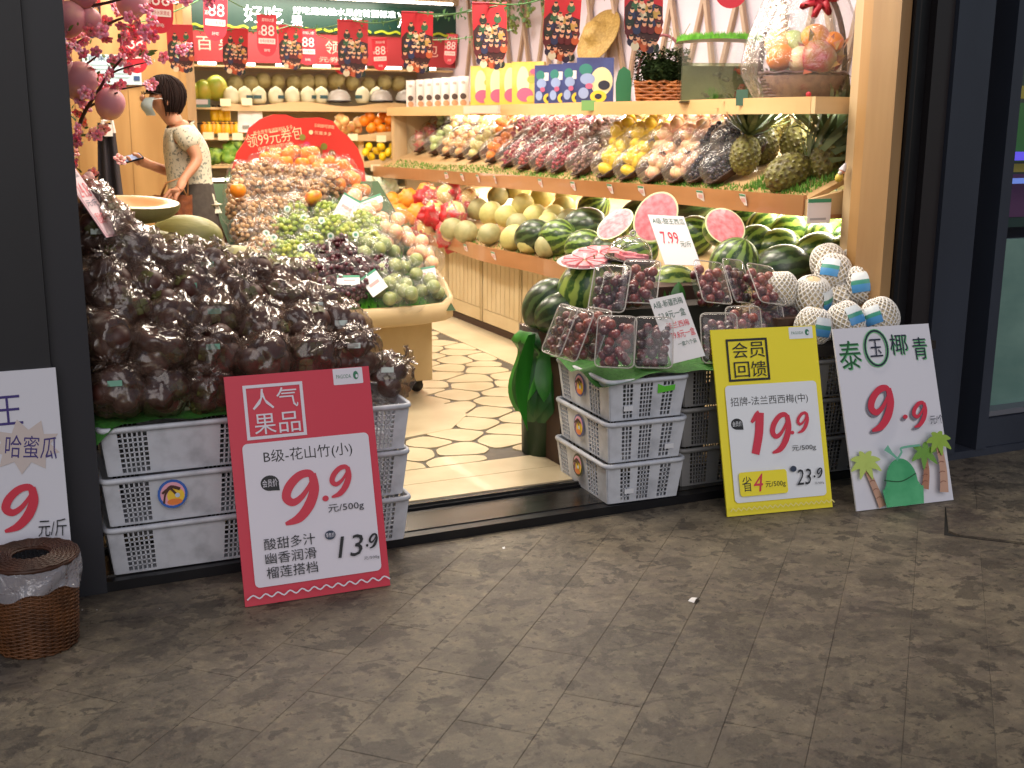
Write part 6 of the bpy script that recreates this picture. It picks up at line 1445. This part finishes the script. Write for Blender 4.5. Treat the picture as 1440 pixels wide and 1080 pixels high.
# juice bottles
JB = MB().lathe([(0, 0), (.03, 0), (.032, .01), (.032, .075), (.016, .09), (.016, .10), (0, .10)], 12); 
JM = [JB.mesh('juice_bottle', mat('orange_juice', 'E89A1E', .3), True), JB.mesh('juice_bottle', mat('yellow_juice', 'E8C02A', .3), True)]
for i in range(9):
    p = back(290+i*6.3+rj(.6)-2, 188, 10.35); single('juice_bottle', JM[i % 2], p+Vector((0, 0, .0)), (0, 0, 0), 'small orange juice bottle in the row behind the woman, %s from the left' % ORD[i], 'bottle', 'juice bottles on the back shelf')
for i in range(3):
    t = single('juice_jar', JM[1], back(302+i*8.5, 170, 10.4), (0, 0, 0), 'yellow jar with dark lid, %s of three above the bottles' % ('left', 'middle', 'right')[i], 'jar', 'yellow jars on the back shelf', 1.15); MB().lathe([(0, .10), (.018, .10), (.018, .115), (0, .115)], 10).build('lid', BLK, t)
MB().box(back(268, 172, 10.4).x, back(330, 172, 10.4).x, 10.33, 10.6, back(300, 173, 10.4).z-.01, back(300, 173, 10.4).z).build('riser_shelf', BLK, label='thin dark riser shelf under the yellow jars', cat='shelf')
for i, (px, py, w_, h_, c_) in enumerate(((345, 172, .13, .19, 'white bag with grey leaf print left of the coupon board'), (362, 168, .11, .22, 'taller white bag with small dark marks above the coupon board'))):
    p = back(px, 186, 10.32); o = MB().grid(lambda u, v: (w_*(u-.5)*(1-.15*v), -.03*math.sin(math.pi*u)*(1-v), h_*v), 8, 8).grid(lambda u, v: (w_*(.5-u)*(1-.15*v), .03*math.sin(math.pi*u)*(1-v)+.001, h_*v), 8, 8).build('white_bag', PAPER, None, True, loc=p, label=c_, cat='bag')
    MB().box(-.03, .03, -.034, -.031, .03, .06).build('print', mat('grey_leaf_print', '8A8A80', .5), o)
def heap_at(name, kind, pts, y_, label, group, s_=1):
    for i, (px, py) in enumerate(pts): single(name, fruit_mesh(kind), back(px, py, y_+rj(.08)), (rj(1), rj(1), rj(3)), label % ORD[i], name.replace('_', ' '), group, s_)
heap_at('grapefruit', 'apple', [(474, 176), (484, 170), (494, 178), (504, 172), (487, 182), (502, 182), (478, 166)], 10.35, '%s pale fruit in the basket right of the coupon board', 'pale fruit on the second back shelf', 1.25)
heap_at('orange', 'orange', [(512, 170), (520, 164), (530, 172), (538, 165), (522, 180), (536, 182), (548, 170), (556, 178), (562, 168), (566, 182), (545, 182)], 10.35, '%s orange in the heap at the right of the second back shelf', 'oranges on the second back shelf', 1.35)
heap_at('yellow_fruit', 'lemon', [(514, 214), (522, 220), (530, 212), (538, 220), (546, 214), (554, 222), (562, 214), (519, 206), (536, 206), (552, 207), (570, 220)], 10.25, '%s small yellow green fruit on the third back shelf', 'yellow fruit on the third back shelf', .95)
for i, (px, py) in enumerate(((515, 260), (530, 264), (546, 262))):
    single('white_vegetable_bag', bag_mesh(60+i, .08, False, .4, m_=mat('white_net_bag', 'D9DDCC', .5, 'A9B890', 20), nu=20, nv=14), back(px, py, 9.9), (0, 0, rj(2)), 'crumpled white and green vegetable bag low on the back shelf, %s from the left' % ORD[i], 'bag')
MB().box(back(500, 270, 9.9).x, back(560, 270, 9.9).x, 9.85, 10.3, .70, back(500, 268, 9.9).z-.05).build('low_shelf_box', OAKX, label='oak stand under the white vegetable bags', cat='stand')
for i, (px, py) in enumerate(((288, 222), (300, 219), (325, 212), (332, 206), (320, 218))):
    single('leafy_vegetable', bag_mesh(70+i, .06, False, .5, m_=mat('leafy_green_'+str(i % 2), ('5E9430', '2F5A1E')[i % 2], .5, '9AB84A', 20), nu=20, nv=14), back(px, py, 10.3), (0, 0, rj(2)), 'green vegetable pack behind the woman on the third shelf, %s from the left' % ORD[i], 'vegetable', 'green vegetable packs')
fz = thing('chest_freezer', 'white chest counter with printed front below the back shelves', 'freezer', (0, 0, 0))
a = back(262, 246, 9.7); b = back(330, 246, 9.7)
MB().box(a.x, b.x, 9.7, 10.2, .05, .90).build('body', WHITE, fz); MB().box(a.x-.01, b.x+.01, 9.68, 10.2, .905, .925).build('top', LED if 0 else WHITE, fz)
MB().box(a.x, b.x, 9.694, 9.699, .78, .84).build('printed_band', mat('slate_print', '4A525C', .5), fz); MB().box(a.x, b.x, 9.694, 9.699, .45, .68).build('front_panel', mat('mint_panel', 'B9C8A4', .5), fz)
MB().box(a.x+.02, b.x-.02, 9.85, 9.87, 1.0, 1.02).build('light_strip', LED, fz)
# ================================================================== HANGING BANNERS
RD = mat('banner_red', 'B8202A', .5); RD2 = mat('banner_bright_red', 'C8283A', .5)
skin = [mat('skin_print_a', 'E8B08A', .5), mat('skin_print_b', 'D99A78', .5)]; hues = [mat('print_%s' % c, c, .5) for c in ('1E2A20', '2F5A3A', 'D8C8A8', '2A3050', 'B8542E', '5A1A1E', '2A2238', 'B8904A', '3A1A18')]
def people_banner(px, py, wpx, rz, label, seed, cut=0):
    w_ = .17; h_ = .30;  d = FPX*w_/wpx/ (1); p = at(px, py, d=d); rs = random.Random(5)
    pts = [(-w_/2, 0), (-w_/2, -.19)]+[(-w_/2+w_*.5*(1-math.cos(a)), -.19-.11*math.sin(a)) for a in [math.pi*k/10 for k in range(1, 10)]]+[(w_/2, -.19), (w_/2, 0)]
    o = MB().prism([(x, y) for x, y in pts], -.001, 0).build('banner', RD, loc=p, rot=(R(90+rj(7)), R(rj(3)), R(rz)), label=label, cat='banner', group='red banners with printed crowd')
    s_ = Sheet(o, .0004); s_.z = .0004
    s_.poly([(x*.98, y*.98-.002) for x, y in [(-w_/2, -.13), (-w_*.35, -.10), (0, -.12), (.3*w_, -.11), (w_/2, -.12), (w_/2, -.19)]+[(w_/2*math.cos(a), -.19-.11*math.sin(a)) for a in [math.pi*k/10 for k in range(1, 10)]]+[(-w_/2, -.19)]], hues[8])
    for r_, (yy, n_) in enumerate(((-.065, 2), (-.10, 4), (-.135, 5), (-.17, 5), (-.205, 5), (-.24, 5), (-.27, 3))):
        for k in range(n_):
            x = (k-(n_-1)/2)*w_*.175*(1 if n_ > 2 else 2.4)+rs.uniform(-.011, .011); yy += rs.uniform(-.008, .008); c_ = hues[rs.randrange(8)]
            if abs(x) > w_*.44: continue
            s_.z = .001+.0004*r_; s_.disc(x, yy-.020, .019, .019, c_, n=10); s_.z = .0012+.0004*r_; s_.disc(x, yy, .0095, .012, skin[rs.randrange(2)], n=10); s_.z = .0014+.0004*r_; s_.disc(x, yy+.006, .009, .005, hues[(0, 8, 6)[rs.randrange(3)]], n=8)
    MB().tube([(-w_/2, 0, .002), (w_/2, 0, .002)], .004, 5).build('rod', RD2, o)
    return p
def price_banner(px, py, wpx, rz, label, w_=.13):
    d = FPX*w_/wpx*abs(math.cos(R(rz))); p = at(px, py, d=d)
    h_ = .27; pts = [(-w_/2, 0), (-w_/2, -h_*.72)]+[(-w_/2+w_*.5*(1-math.cos(a)), -h_*.72-.075*math.sin(a)) for a in [math.pi*k/8 for k in range(1, 8)]]+[(w_/2, -h_*.72), (w_/2, 0)]
    o = MB().prism(pts, -.001, 0).build('banner', RD2, loc=p, rot=(R(90+rj(8)), R(rj(5)), R(rz)), label=label, cat='banner', group='red banners with the number 88')
    s_ = Sheet(o, .0004); PK_ = mat('white_pink_print', 'F0DCD8', .5)
    s_.text('88', -w_*.30, -h_*.50, w_*.38, -h_*.24, PK_, bold=.06); s_.text('减', -w_*.45, -h_*.48, -w_*.32, -h_*.38, PK_, bold=.03); s_.text('周年庆大惠', -w_*.25, -h_*.16, w_*.36, -h_*.08, PK_, bold=.02)
    s_.rrect(-w_*.42, -h_*.69, w_*.42, -h_*.56, .002, PK_); s_.text('全场水果满减', -w_*.36, -h_*.665, w_*.36, -h_*.585, RD2, bold=.02); s_.text('好吃', -w_*.14, -h_*.88, w_*.16, -h_*.81, PK_, bold=.02)
    MB().tube([(-w_/2, 0, .002), (w_/2, 0, .002)], .003, 5).build('rod', RD2, o)
    return p
PBn = [(252, 35, 36, -8, 'printed crowd banner beside the oak column, third from the left'), (331, 40, 35, -6, 'printed crowd banner just right of the first glowing character'), (408, 36, 33, -8, 'printed crowd banner, the one between two 88 banners'), (496, 29, 43, -10, 'printed crowd banner in front of the right end of the green sign'), (587, 17, 46, -6, 'printed crowd banner at the right edge of the green sign'), (688, 4, 50, -8, 'printed crowd banner left of the grape vine'), (793, -14, 54, -10, 'printed crowd banner hanging beside the straw hat'), (906, -34, 58, -10, 'printed crowd banner cut by the top edge above the plant basket'), (120, -22, 40, 5, 'printed crowd banner seen through the peach blossoms')]
ends = []
for k, (px, py, w_, rz, lb) in enumerate(PBn): ends.append(people_banner(px, py, w_, rz, lb, k))
NB = [(224, -32, 36, -12, '88 banner largest and leftmost, cut by the top edge'), (186, 34, 32, -8, '88 banner behind the peach blossoms'), (303, -12, 32, -10, '88 banner in front of the first glowing character'), (375, 21, 27, -10, '88 banner between the second character and a crowd banner'), (432, 40, 24, -12, '88 banner right of the printed crowd banner'), (481, 60, 18, -30, '88 banner half behind a crowd banner'), (533, 54, 21, -10, '88 banner hanging lowest above the covered dish'), (571, 52, 16, -30, '88 banner left part hidden by a crowd banner'), (604, 40, 18, -20, '88 banner behind the crowd banner at the sign edge'), (635, 48, 13, -50, '88 banner nearly edge on, beside the lattice')]
for a in NB: ends.append(price_banner(*a))
RC = at(1028, -12, d=5.0); MB().lathe([(0, 0), (.07, 0)], 28).build('round_banner', RD2, loc=RC, rot=(R(90), 0, R(-25)), label='round red hanging sign cut by the top edge above the fish tank', cat='banner')
GS = mat('green_garland_string', '4E7A4A', .6)
st_ = thing('banner_string', 'thin green strings crossing the ceiling that carry the red banners', 'string')
def hang(a, b, sag=.05, leaves=0):
    q = MB(); P = [a.lerp(b, k/12)-Vector((0, 0, sag*math.sin(math.pi*k/12))) for k in range(13)]; q.tube(P, .0035, 4)
    for p in P[1:-1]:
        for _ in range(leaves): v = p+Vector((rj(.02), rj(.02), rj(.02))); q.add([v, v+Vector((.018, 0, rj(.02))), v+Vector((.012, .01, -.022))], [(0, 1, 2)])
    q.build('string', GS, st_)
for i in range(len(PBn)-2): hang(ends[i], ends[i+1], .03, 1)
k0 = len(PBn)
for i in range(k0, k0+5): hang(ends[i], ends[i+1], .02)
hang(at(560, 24, d=8), at(700, 8, d=5.4), .02, 2); hang(at(590, 56, d=9), at(720, 42, d=6.5), .02, 2)
# ================================================================== PERSON
def skin_mesh(pts, edges, rad, name, m_, sub=2, root=0):
    me = bpy.data.meshes.new(name); me.from_pydata([tuple(p) for p in pts], edges, []); me.update()
    ob = bpy.data.objects.new(name, me); C.objects.link(ob)
    sk = ob.modifiers.new('skin', 'SKIN'); sk.use_smooth_shade = True
    sv = me.skin_vertices[0].data
    for i, r_ in enumerate(rad): sv[i].radius = (r_, r_) if not hasattr(r_, '__len__') else r_; sv[i].use_root = (i == root)
    sb = ob.modifiers.new('sub', 'SUBSURF'); sb.levels = sub; sb.render_levels = sub
    dg = bpy.context.evaluated_depsgraph_get(); out = bpy.data.meshes.new_from_object(ob.evaluated_get(dg)); out.name = name
    bpy.data.objects.remove(ob); bpy.data.meshes.remove(me)
    out.materials.clear(); out.materials.append(m_); out.polygons.foreach_set('use_smooth', [True]*len(out.polygons)); return out
SKIN = mat('person_skin', 'C98E6C', .5, 'BD8060', 20, sss=.15)
def wp(px, py, dy=0): return at(px, py, y=6.0+dy)
PO = Vector((1.0, 6.0, .05))
per = thing('person', 'masked woman in patterned cream top and dark trousers looking at a phone', 'person', PO)
V = []; E_ = []; Rr = []
def jv(p, r_, link=None): V.append(Vector(p)-PO); Rr.append(r_); i = len(V)-1; (E_.append((link, i)) if link is not None else None); return i
pel = jv((1.025, 6.0, 1.02), (.125, .125)); bel = jv((1.02, 6.0, 1.16), (.098, .098), pel); che = jv((1.01, 6.0, 1.33), (.105, .105), bel); upc = jv((.995, 6.0, 1.43), (.082, .082), che)
nk = jv((.965, 6.0, 1.475), .052, upc); nk2 = jv((.93, 6.0, 1.53), .042, nk); hd1 = jv((.905, 6.0, 1.585), (.086, .076), nk2); hd2 = jv((.905, 6.0, 1.64), (.082, .07), hd1)
# near arm
ns = jv((.985, 5.895, 1.435), .042, upc); ns2 = jv((.99, 5.87, 1.42), .041, ns); ne = jv((1.035, 5.84, 1.305), .031, ns2); nw = jv((.945, 5.77, 1.215), .021, ne); nh = jv((.925, 5.73, 1.185), (.030, .016), nw); nh2 = jv((.895, 5.725, 1.158), (.034, .014), nh)
for k, (o, L_) in enumerate(((-.024, .062), (-.008, .07), (.008, .066), (.023, .052))):
    a = jv((.885+o*.5, 5.725+o*.3, 1.148-o*.9), .0095, nh2); b = jv((.885-L_*.45+o*.5, 5.72+o*.3, 1.148-L_*.55-o*.9), .0085, a); c = jv((.885-L_*.62+o*.5, 5.72+o*.3, 1.148-L_*1.05-o*.9), .0075, b)
a = jv((.915, 5.715, 1.165), .011, nh); b = jv((.895, 5.70, 1.14), .010, a); c = jv((.89, 5.695, 1.112), .0085, b)
# far arm with phone
fs_ = jv((.985, 6.105, 1.435), .042, upc); fs2 = jv((.98, 6.13, 1.42), .041, fs_); fe = jv((.955, 6.16, 1.23), .031, fs2); fw_ = jv((.845, 6.14, 1.275), .024, fe); fh = jv((.81, 6.13, 1.29), (.022, .028), fw_); fh2 = jv((.785, 6.125, 1.30), (.016, .032), fh)
for k, o in enumerate((-.026, -.009, .009, .026)):
    a = jv((.775, 6.115+o, 1.300), .009, fh2); b = jv((.745, 6.10+o*.9, 1.296), .0085, a); c = jv((.735, 6.09+o*.9, 1.318), .0075, b)
a = jv((.80, 6.09, 1.308), .011, fh); b = jv((.778, 6.075, 1.326), .010, a); c = jv((.758, 6.075, 1.330), .0085, b)
# legs
for sy, dx in ((-1, .0), (1, .02)):
    h_ = jv((1.03+dx, 6.0+sy*.085, .92), .085, pel); k1 = jv((1.01+dx, 6.0+sy*.095, .56), .058, h_); c1 = jv((1.03+dx, 6.0+sy*.095, .40), .055, k1); an = jv((1.03+dx, 6.0+sy*.095, .13), .036, c1); ft = jv((.98+dx, 6.0+sy*.10, .085), (.032, .036), an); to = jv((.88+dx, 6.0+sy*.105, .075), (.022, .04), ft)
body = skin_mesh(V, E_, Rr, 'body', SKIN, 2, 0)
obj('body', body, per)
# clothes follow the same joints
TOP = mat('patterned_cream_cloth', 'D9CEB6', .8, '8E8E80', 70, detail=2, contrast=(.56, .62), bump=.15, bscale=30); TRO = mat('dark_brown_cloth', '4A4038', .85, '40372F', 40)
def clothes(idx, radd, name, m_, extra=()):
    ids = list(idx); mp = {j: k for k, j in enumerate(ids)}; pv = [V[j].copy() for j in ids]; ee = [(mp[a], mp[b]) for a, b in E_ if a in mp and b in mp]
    rr = [tuple(c+radd for c in (Rr[j] if hasattr(Rr[j], '__len__') else (Rr[j], Rr[j]))) for j in ids]
    for (src, t, j2, ra) in extra: pv.append(V[src].lerp(V[j2], t)); rr.append((ra, ra)); ee.append((mp[src], len(pv)-1))
    return obj(name, skin_mesh(pv, ee, rr, name, m_, 2, 0), per)
clothes([bel, che, upc, ns, ns2, fs_, fs2], .022, 'top', TOP, [(upc, .35, nk, .072), (bel, .55, pel, .125), (ns2, .62, ne, .052), (fs2, .55, fe, .050)])
n0 = [j for j in range(len(V)) if V[j].z+PO.z < 1.05 and V[j].z+PO.z > .12 and j != pel]
clothes([pel, bel]+[j for j in n0 if Rr[j] in (.085, .058, .055, .036)], .024, 'trousers', TRO, [(bel, .45, che, .124)])
# hair, ear, mask, eye, glasses
hc = Vector((.918, 6.0, 1.610))-PO
def hair(u, v):
    a = 2*math.pi*u; t = math.pi*v*.74; fx = -math.cos(a); r_ = .099+.004*math.sin(a*9+v*7)
    low = 1+.35*max(0, (v-.5))*(1 if fx < .2 else -.4)
    x = r_*math.sin(t)*math.cos(a)*1.0*(.82 if math.cos(a) < -.1 and v > .45 else 1); y = .086*math.sin(t)*math.sin(a); z = .098*math.cos(t)*low
    if math.cos(a) < -.25 and z < .02: z = .02+.15*(z-.02)
    return hc+Vector((x, y, z))
MB().grid(hair, 48, 20, True).build('hair', mat('dark_brown_hair', '1C1110', .75, '2A1A16', 60, (1, 1, .2), bump=.5, spec=.15), per, True)
q = MB()
for k in range(90):
    u0_ = random.random(); P = []
    for j in range(9):
        v_ = .04+random.uniform(.0, .01)+(.98+.07*math.sin(k*1.7))*j/8; p_ = hair((u0_+.012*math.sin(j*.5+k)) % 1, min(v_, 1.08)); P.append(hc+(p_-hc)*(1.015+.012*math.sin(k*2.3+j*.4)))
    q.tube(P, [.0022]+[.0036]*7+[.0008], 4, False)
q.build('hair_strands', mat('dark_brown_hair', '1C1110'), per, True)
fcx = Vector((.905, 6.0, 1.575))-PO
MB().grid(lambda u, v: fcx+Vector((-.088-.016*math.sin(math.pi*v), 0, 0)) if 0 else fcx+Vector((-(.083+.024*math.sin(math.pi*min(1, v*1.1)))*math.cos((u-.5)*1.9)+.004, .080*math.sin((u-.5)*1.9), .025-.085*v)), 12, 8).build('face_mask', mat('pale_blue_mask', 'B9C6C8', .7), per, True)
for sy in (-1, 1):
    MB().tube([fcx+Vector((-.055, sy*.072, .015)), fcx+Vector((-.02, sy*.080, .02)), fcx+Vector((.012, sy*.08, .012))], .002, 4).build('mask_strap', WHITE, per)
    MB().sphere(fcx+Vector((.012, sy*.078, .012)), .02, 10, 8, (.7, .35, 1.2)).build('ear', SKIN, per, True)
    MB().sphere(fcx+Vector((-.074, sy*.034, .045)), .008, 8, 6, (.6, 1.3, .7)).build('eye', BLK, per, True)
    MB().tube([fcx+Vector((-.088+.0, sy*.034+.011*math.cos(a), .045+.010*math.sin(a))) for a in [2*math.pi*k/12 for k in range(13)]]+[fcx+Vector((-.06, sy*.078, .05)), fcx+Vector((.0, sy*.082, .035))], .0014, 4).build('glasses', mat('thin_frame', '5A4A44', .3, metal=.6), per)
MB().sphere(fcx+Vector((-.092, 0, .022)), .014, 8, 6, (1, .7, 1.2)).build('nose', SKIN, per, True)
ph = MB().box(-.06, .06, -.033, .033, -.004, .004).build('phone', mat('dark_phone', '22242C', .15), None, loc=(.748, 6.10, 1.306), rot=(R(20), R(-14), R(8)), label='dark mobile phone held level in the hand of the woman', cat='phone')
MB().box(-.056, .056, -.030, .030, .0041, .0046).build('screen', mat('lit_phone_screen', '8FA0C0', .2, emit=.35), ph)
bg_ = thing('handbag', 'brown woven handbag hanging in front of the woman', 'handbag', (.90, 5.82, 1.02))
MB().grid(lambda u, v: (.085*math.cos(2*math.pi*u)*(1+.1*v), .045*math.sin(2*math.pi*u), -.12+.24*v*1.0+.004*math.sin(u*60+v*40)), 36, 16, True).build('bag_body', mat('russet_weave', '8A4A24', .6, '6A3418', 40, bump=.5), bg_, True)
MB().tube([(-.06, 0, .10), (-.03, -.02, .18), (.03, -.02, .2), (.07, 0, .10)], .006, 6).build('strap', mat('tan_strap', 'B07A4A', .5), bg_, True)
MB().tube([(.07, 0, .1), (.1, .1, .3), (.09, .13, .42)], .004, 6).build('strap', mat('tan_strap', 'B07A4A', .5), bg_, True)
# ================================================================== PEACH BLOSSOM
bt_ = thing('peach_blossom_tree', 'artificial peach blossom branches with pink flowers and peaches at the upper left of the doorway', 'blossom tree')
BRK = mat('dark_branch', '3A2620', .7, '4E342A', 20)
def path(pts, y0, y1, r0_, r1_, nm='branch'):
    n = len(pts); P = [at(px, py, y=y0+(y1-y0)*k/(n-1)) for k, (px, py) in enumerate(pts)]; P = smooth_path(P, 5)
    MB().tube(P, [r0_+(r1_-r0_)*k/(len(P)-1) for k in range(len(P))], 6).build(nm, BRK, bt_, True); return P
tr0 = at(60, 330, y=4.62)
MB().tube([(tr0.x, 4.62, .2), (tr0.x+.01, 4.62, .8), (tr0.x-.01, 4.62, 1.3), (tr0.x+.02, 4.62, 1.9)], [.03, .026, .022, .014], 8).build('trunk', BRK, bt_, True)
MB().lathe([(0, .046), (.11, .046), (.13, .24), (.11, .24), (0, .22)], 20, Matrix.Translation((tr0.x-.02, 4.62, 0))).build('pot', DARKW, bt_)
BRN_ = [path([(62, 260), (100, 205), (118, 160), (140, 125), (152, 105), (172, 82)], 4.6, 4.35, .009, .004), path([(125, 150), (150, 138), (165, 130)], 4.5, 4.4, .005, .003), path([(152, 106), (168, 98), (188, 92), (205, 88)], 4.4, 4.3, .004, .002), path([(140, 42), (160, 30), (185, 22), (215, 16)], 4.6, 4.4, .006, .003), path([(80, 80), (110, 60), (140, 42)], 4.6, 4.6, .008, .006), path([(70, 30), (100, 14), (150, 4), (200, -10)], 4.6, 4.3, .008, .004), path([(172, 125), (190, 122), (204, 120)], 4.4, 4.3, .003, .002), path([(70, 120), (95, 100), (118, 92), (135, 80)], 4.6, 4.4, .006, .003), path([(72, 300), (100, 270), (125, 255), (140, 245)], 4.5, 4.35, .006, .003)]
PET = mat('pink_petal', 'F084A0', .55, 'F8B4C2', 60, contrast=(.4, .7), sss=.6); PETC = mat('deep_pink_centre', 'A82A4A', .5); STM = mat('pale_stamen', 'F0D8A0', .5); PET2 = mat('salmon_petal', 'F49A94', .55, 'FAC4BA', 60, sss=.6)
def flower(pm):
    q = MB()
    for ring, (n, L_, th, w_) in enumerate(((5, .027, 55, .022), (5, .020, 30, .017))):
        for k in range(n):
            a = 2*math.pi*k/n+ring*.6; M_ = Matrix.Rotation(a, 4, 'Z') @ Matrix.Rotation(R(90-th-25), 4, 'Y').inverted()
            q.grid(lambda u, v: (L_*v, (u-.5)*w_*math.sin(math.pi*min(.97, .12+.8*v))**.7, .006*math.sin(v*2.5)-.010*abs(u-.5)), 4, 5, M=M_)
    q.cur = 1; q.sphere((0, 0, .004), .0055, 6, 4)
    q.cur = 2
    for k in range(7): a = k*.9; q.tube([(0, 0, .004), (.007*math.cos(a), .007*math.sin(a), .016)], .0007, 3, False)
    return q.mesh('flower', [pm, PETC, STM], True)
FL = [flower(PET), flower(PET2), flower(mat('rose_petal', 'DC6488', .55, 'EE94AC', 60, sss=.6))]
fl = [(88, 10), (100, 52), (92, 72), (112, 38), (128, 42), (118, 60), (104, 30), (134, 56), (144, 44), (150, 52), (128, 20), (142, 10), (158, 8), (168, 18), (182, 26), (192, 22), (205, 12), (212, 28), (118, 76), (98, 88), (106, 96), (96, 64), (170, 50), (160, 60), (178, 58), (192, 50), (205, 52), (210, 66), (198, 70), (185, 76), (174, 72), (220, 84), (232, 82), (205, 86), (182, 96), (148, 92), (140, 105), (150, 108), (158, 102), (108, 84), (92, 82), (124, 94), (100, 122), (94, 138), (104, 132), (112, 142), (138, 118), (146, 122), (120, 130), (150, 128), (164, 118), (178, 122), (170, 120), (212, 118), (206, 122), (100, 150), (110, 160), (120, 152), (130, 132), (98, 172), (106, 180), (112, 190), (118, 172), (132, 178), (146, 180), (128, 188), (138, 190), (146, 212), (168, 226), (110, 200), (104, 214), (98, 186), (106, 232), (100, 240), (132, 244), (142, 250), (112, 252), (255, 72), (262, 68), (275, 8), (292, 4), (240, 2), (262, 0), (98, 20), (112, 14), (90, 42), (84, 60), (96, 108), (86, 98), (150, 30), (120, 50), (136, 34), (172, 36), (186, 40), (108, 68), (126, 66), (92, 156), (118, 118), (134, 74), (90, 26), (196, 34), (202, 42), (216, 50), (190, 62), (170, 84), (160, 84)]
for k, (px, py) in enumerate(fl):
    if k % 4 == 3: continue
    p = at(px+rj(2), py+rj(2), y=4.30+random.random()*.4); near = py > 170
    obj('flower', FL[1 if near and k % 3 else random.choice([0, 0, 2])], bt_, p, face_cam(p, rj(60), rj(60), rj(180)), random.uniform(.8, 1.12))
lf_ = leaf_mesh(.035, .016, .4, mat('young_green_leaf', '5F7A38', .5), 5)
for k in range(46): px, py = random.choice(fl); p = at(px+rj(12), py+rj(12), y=4.4+rj(.1)); obj('leaf', lf_, bt_, p, (rj(3), rj(3), rj(3)), .8+rj(.3))
PCH = mat('artificial_peach', 'CE8690', .6, 'E8B48A', 9, contrast=(.45, .7))
pch = MB().grid(lambda u, v: (lambda t, a, c_: (.05*math.sin(t)*math.cos(a)*c_, .05*math.sin(t)*math.sin(a)*c_, .05*math.cos(t)*(1.05+.12*(math.cos(t) < -.6))))(math.pi*(1-v), 2*math.pi*u, 1-.13*math.exp(-((u-.5)/.05)**2)*math.sin(math.pi*v)), 30, 16, True).mesh('peach', PCH, True)
for px, py, s_c in ((98, 26, 1.15), (112, 113, 1.25), (155, 145, 1.05), (186, 2, 1.1), (126, 28, .8), (94, 104, .9), (118, -10, 1.0)):
    obj('peach', pch, bt_, at(px, py, y=4.45), (rj(.4), R(-20), R(200)), s_c)
# small gilded flowers on the pile under the tree
sv_ = single('silk_flower', FL[1], at(122, 262, y=4.28), (R(60), 0, 0), 'pale yellow and pink silk flower lying behind the pink price card', 'flower', None, 2.0)
# plastic bottle cap sized litter and chips near the doorstep
for i, (px, py) in enumerate(((150, 822), (158, 826), (116, 858), (136, 858), (224, 856))): single('crumb', lt_, at(px, py, z=0), (0, 0, rj(3)), 'tiny pale crumb on the dark ground near the wicker bin, %s from the left' % ORD[i], 'litter', 'crumbs near the bin', .12)
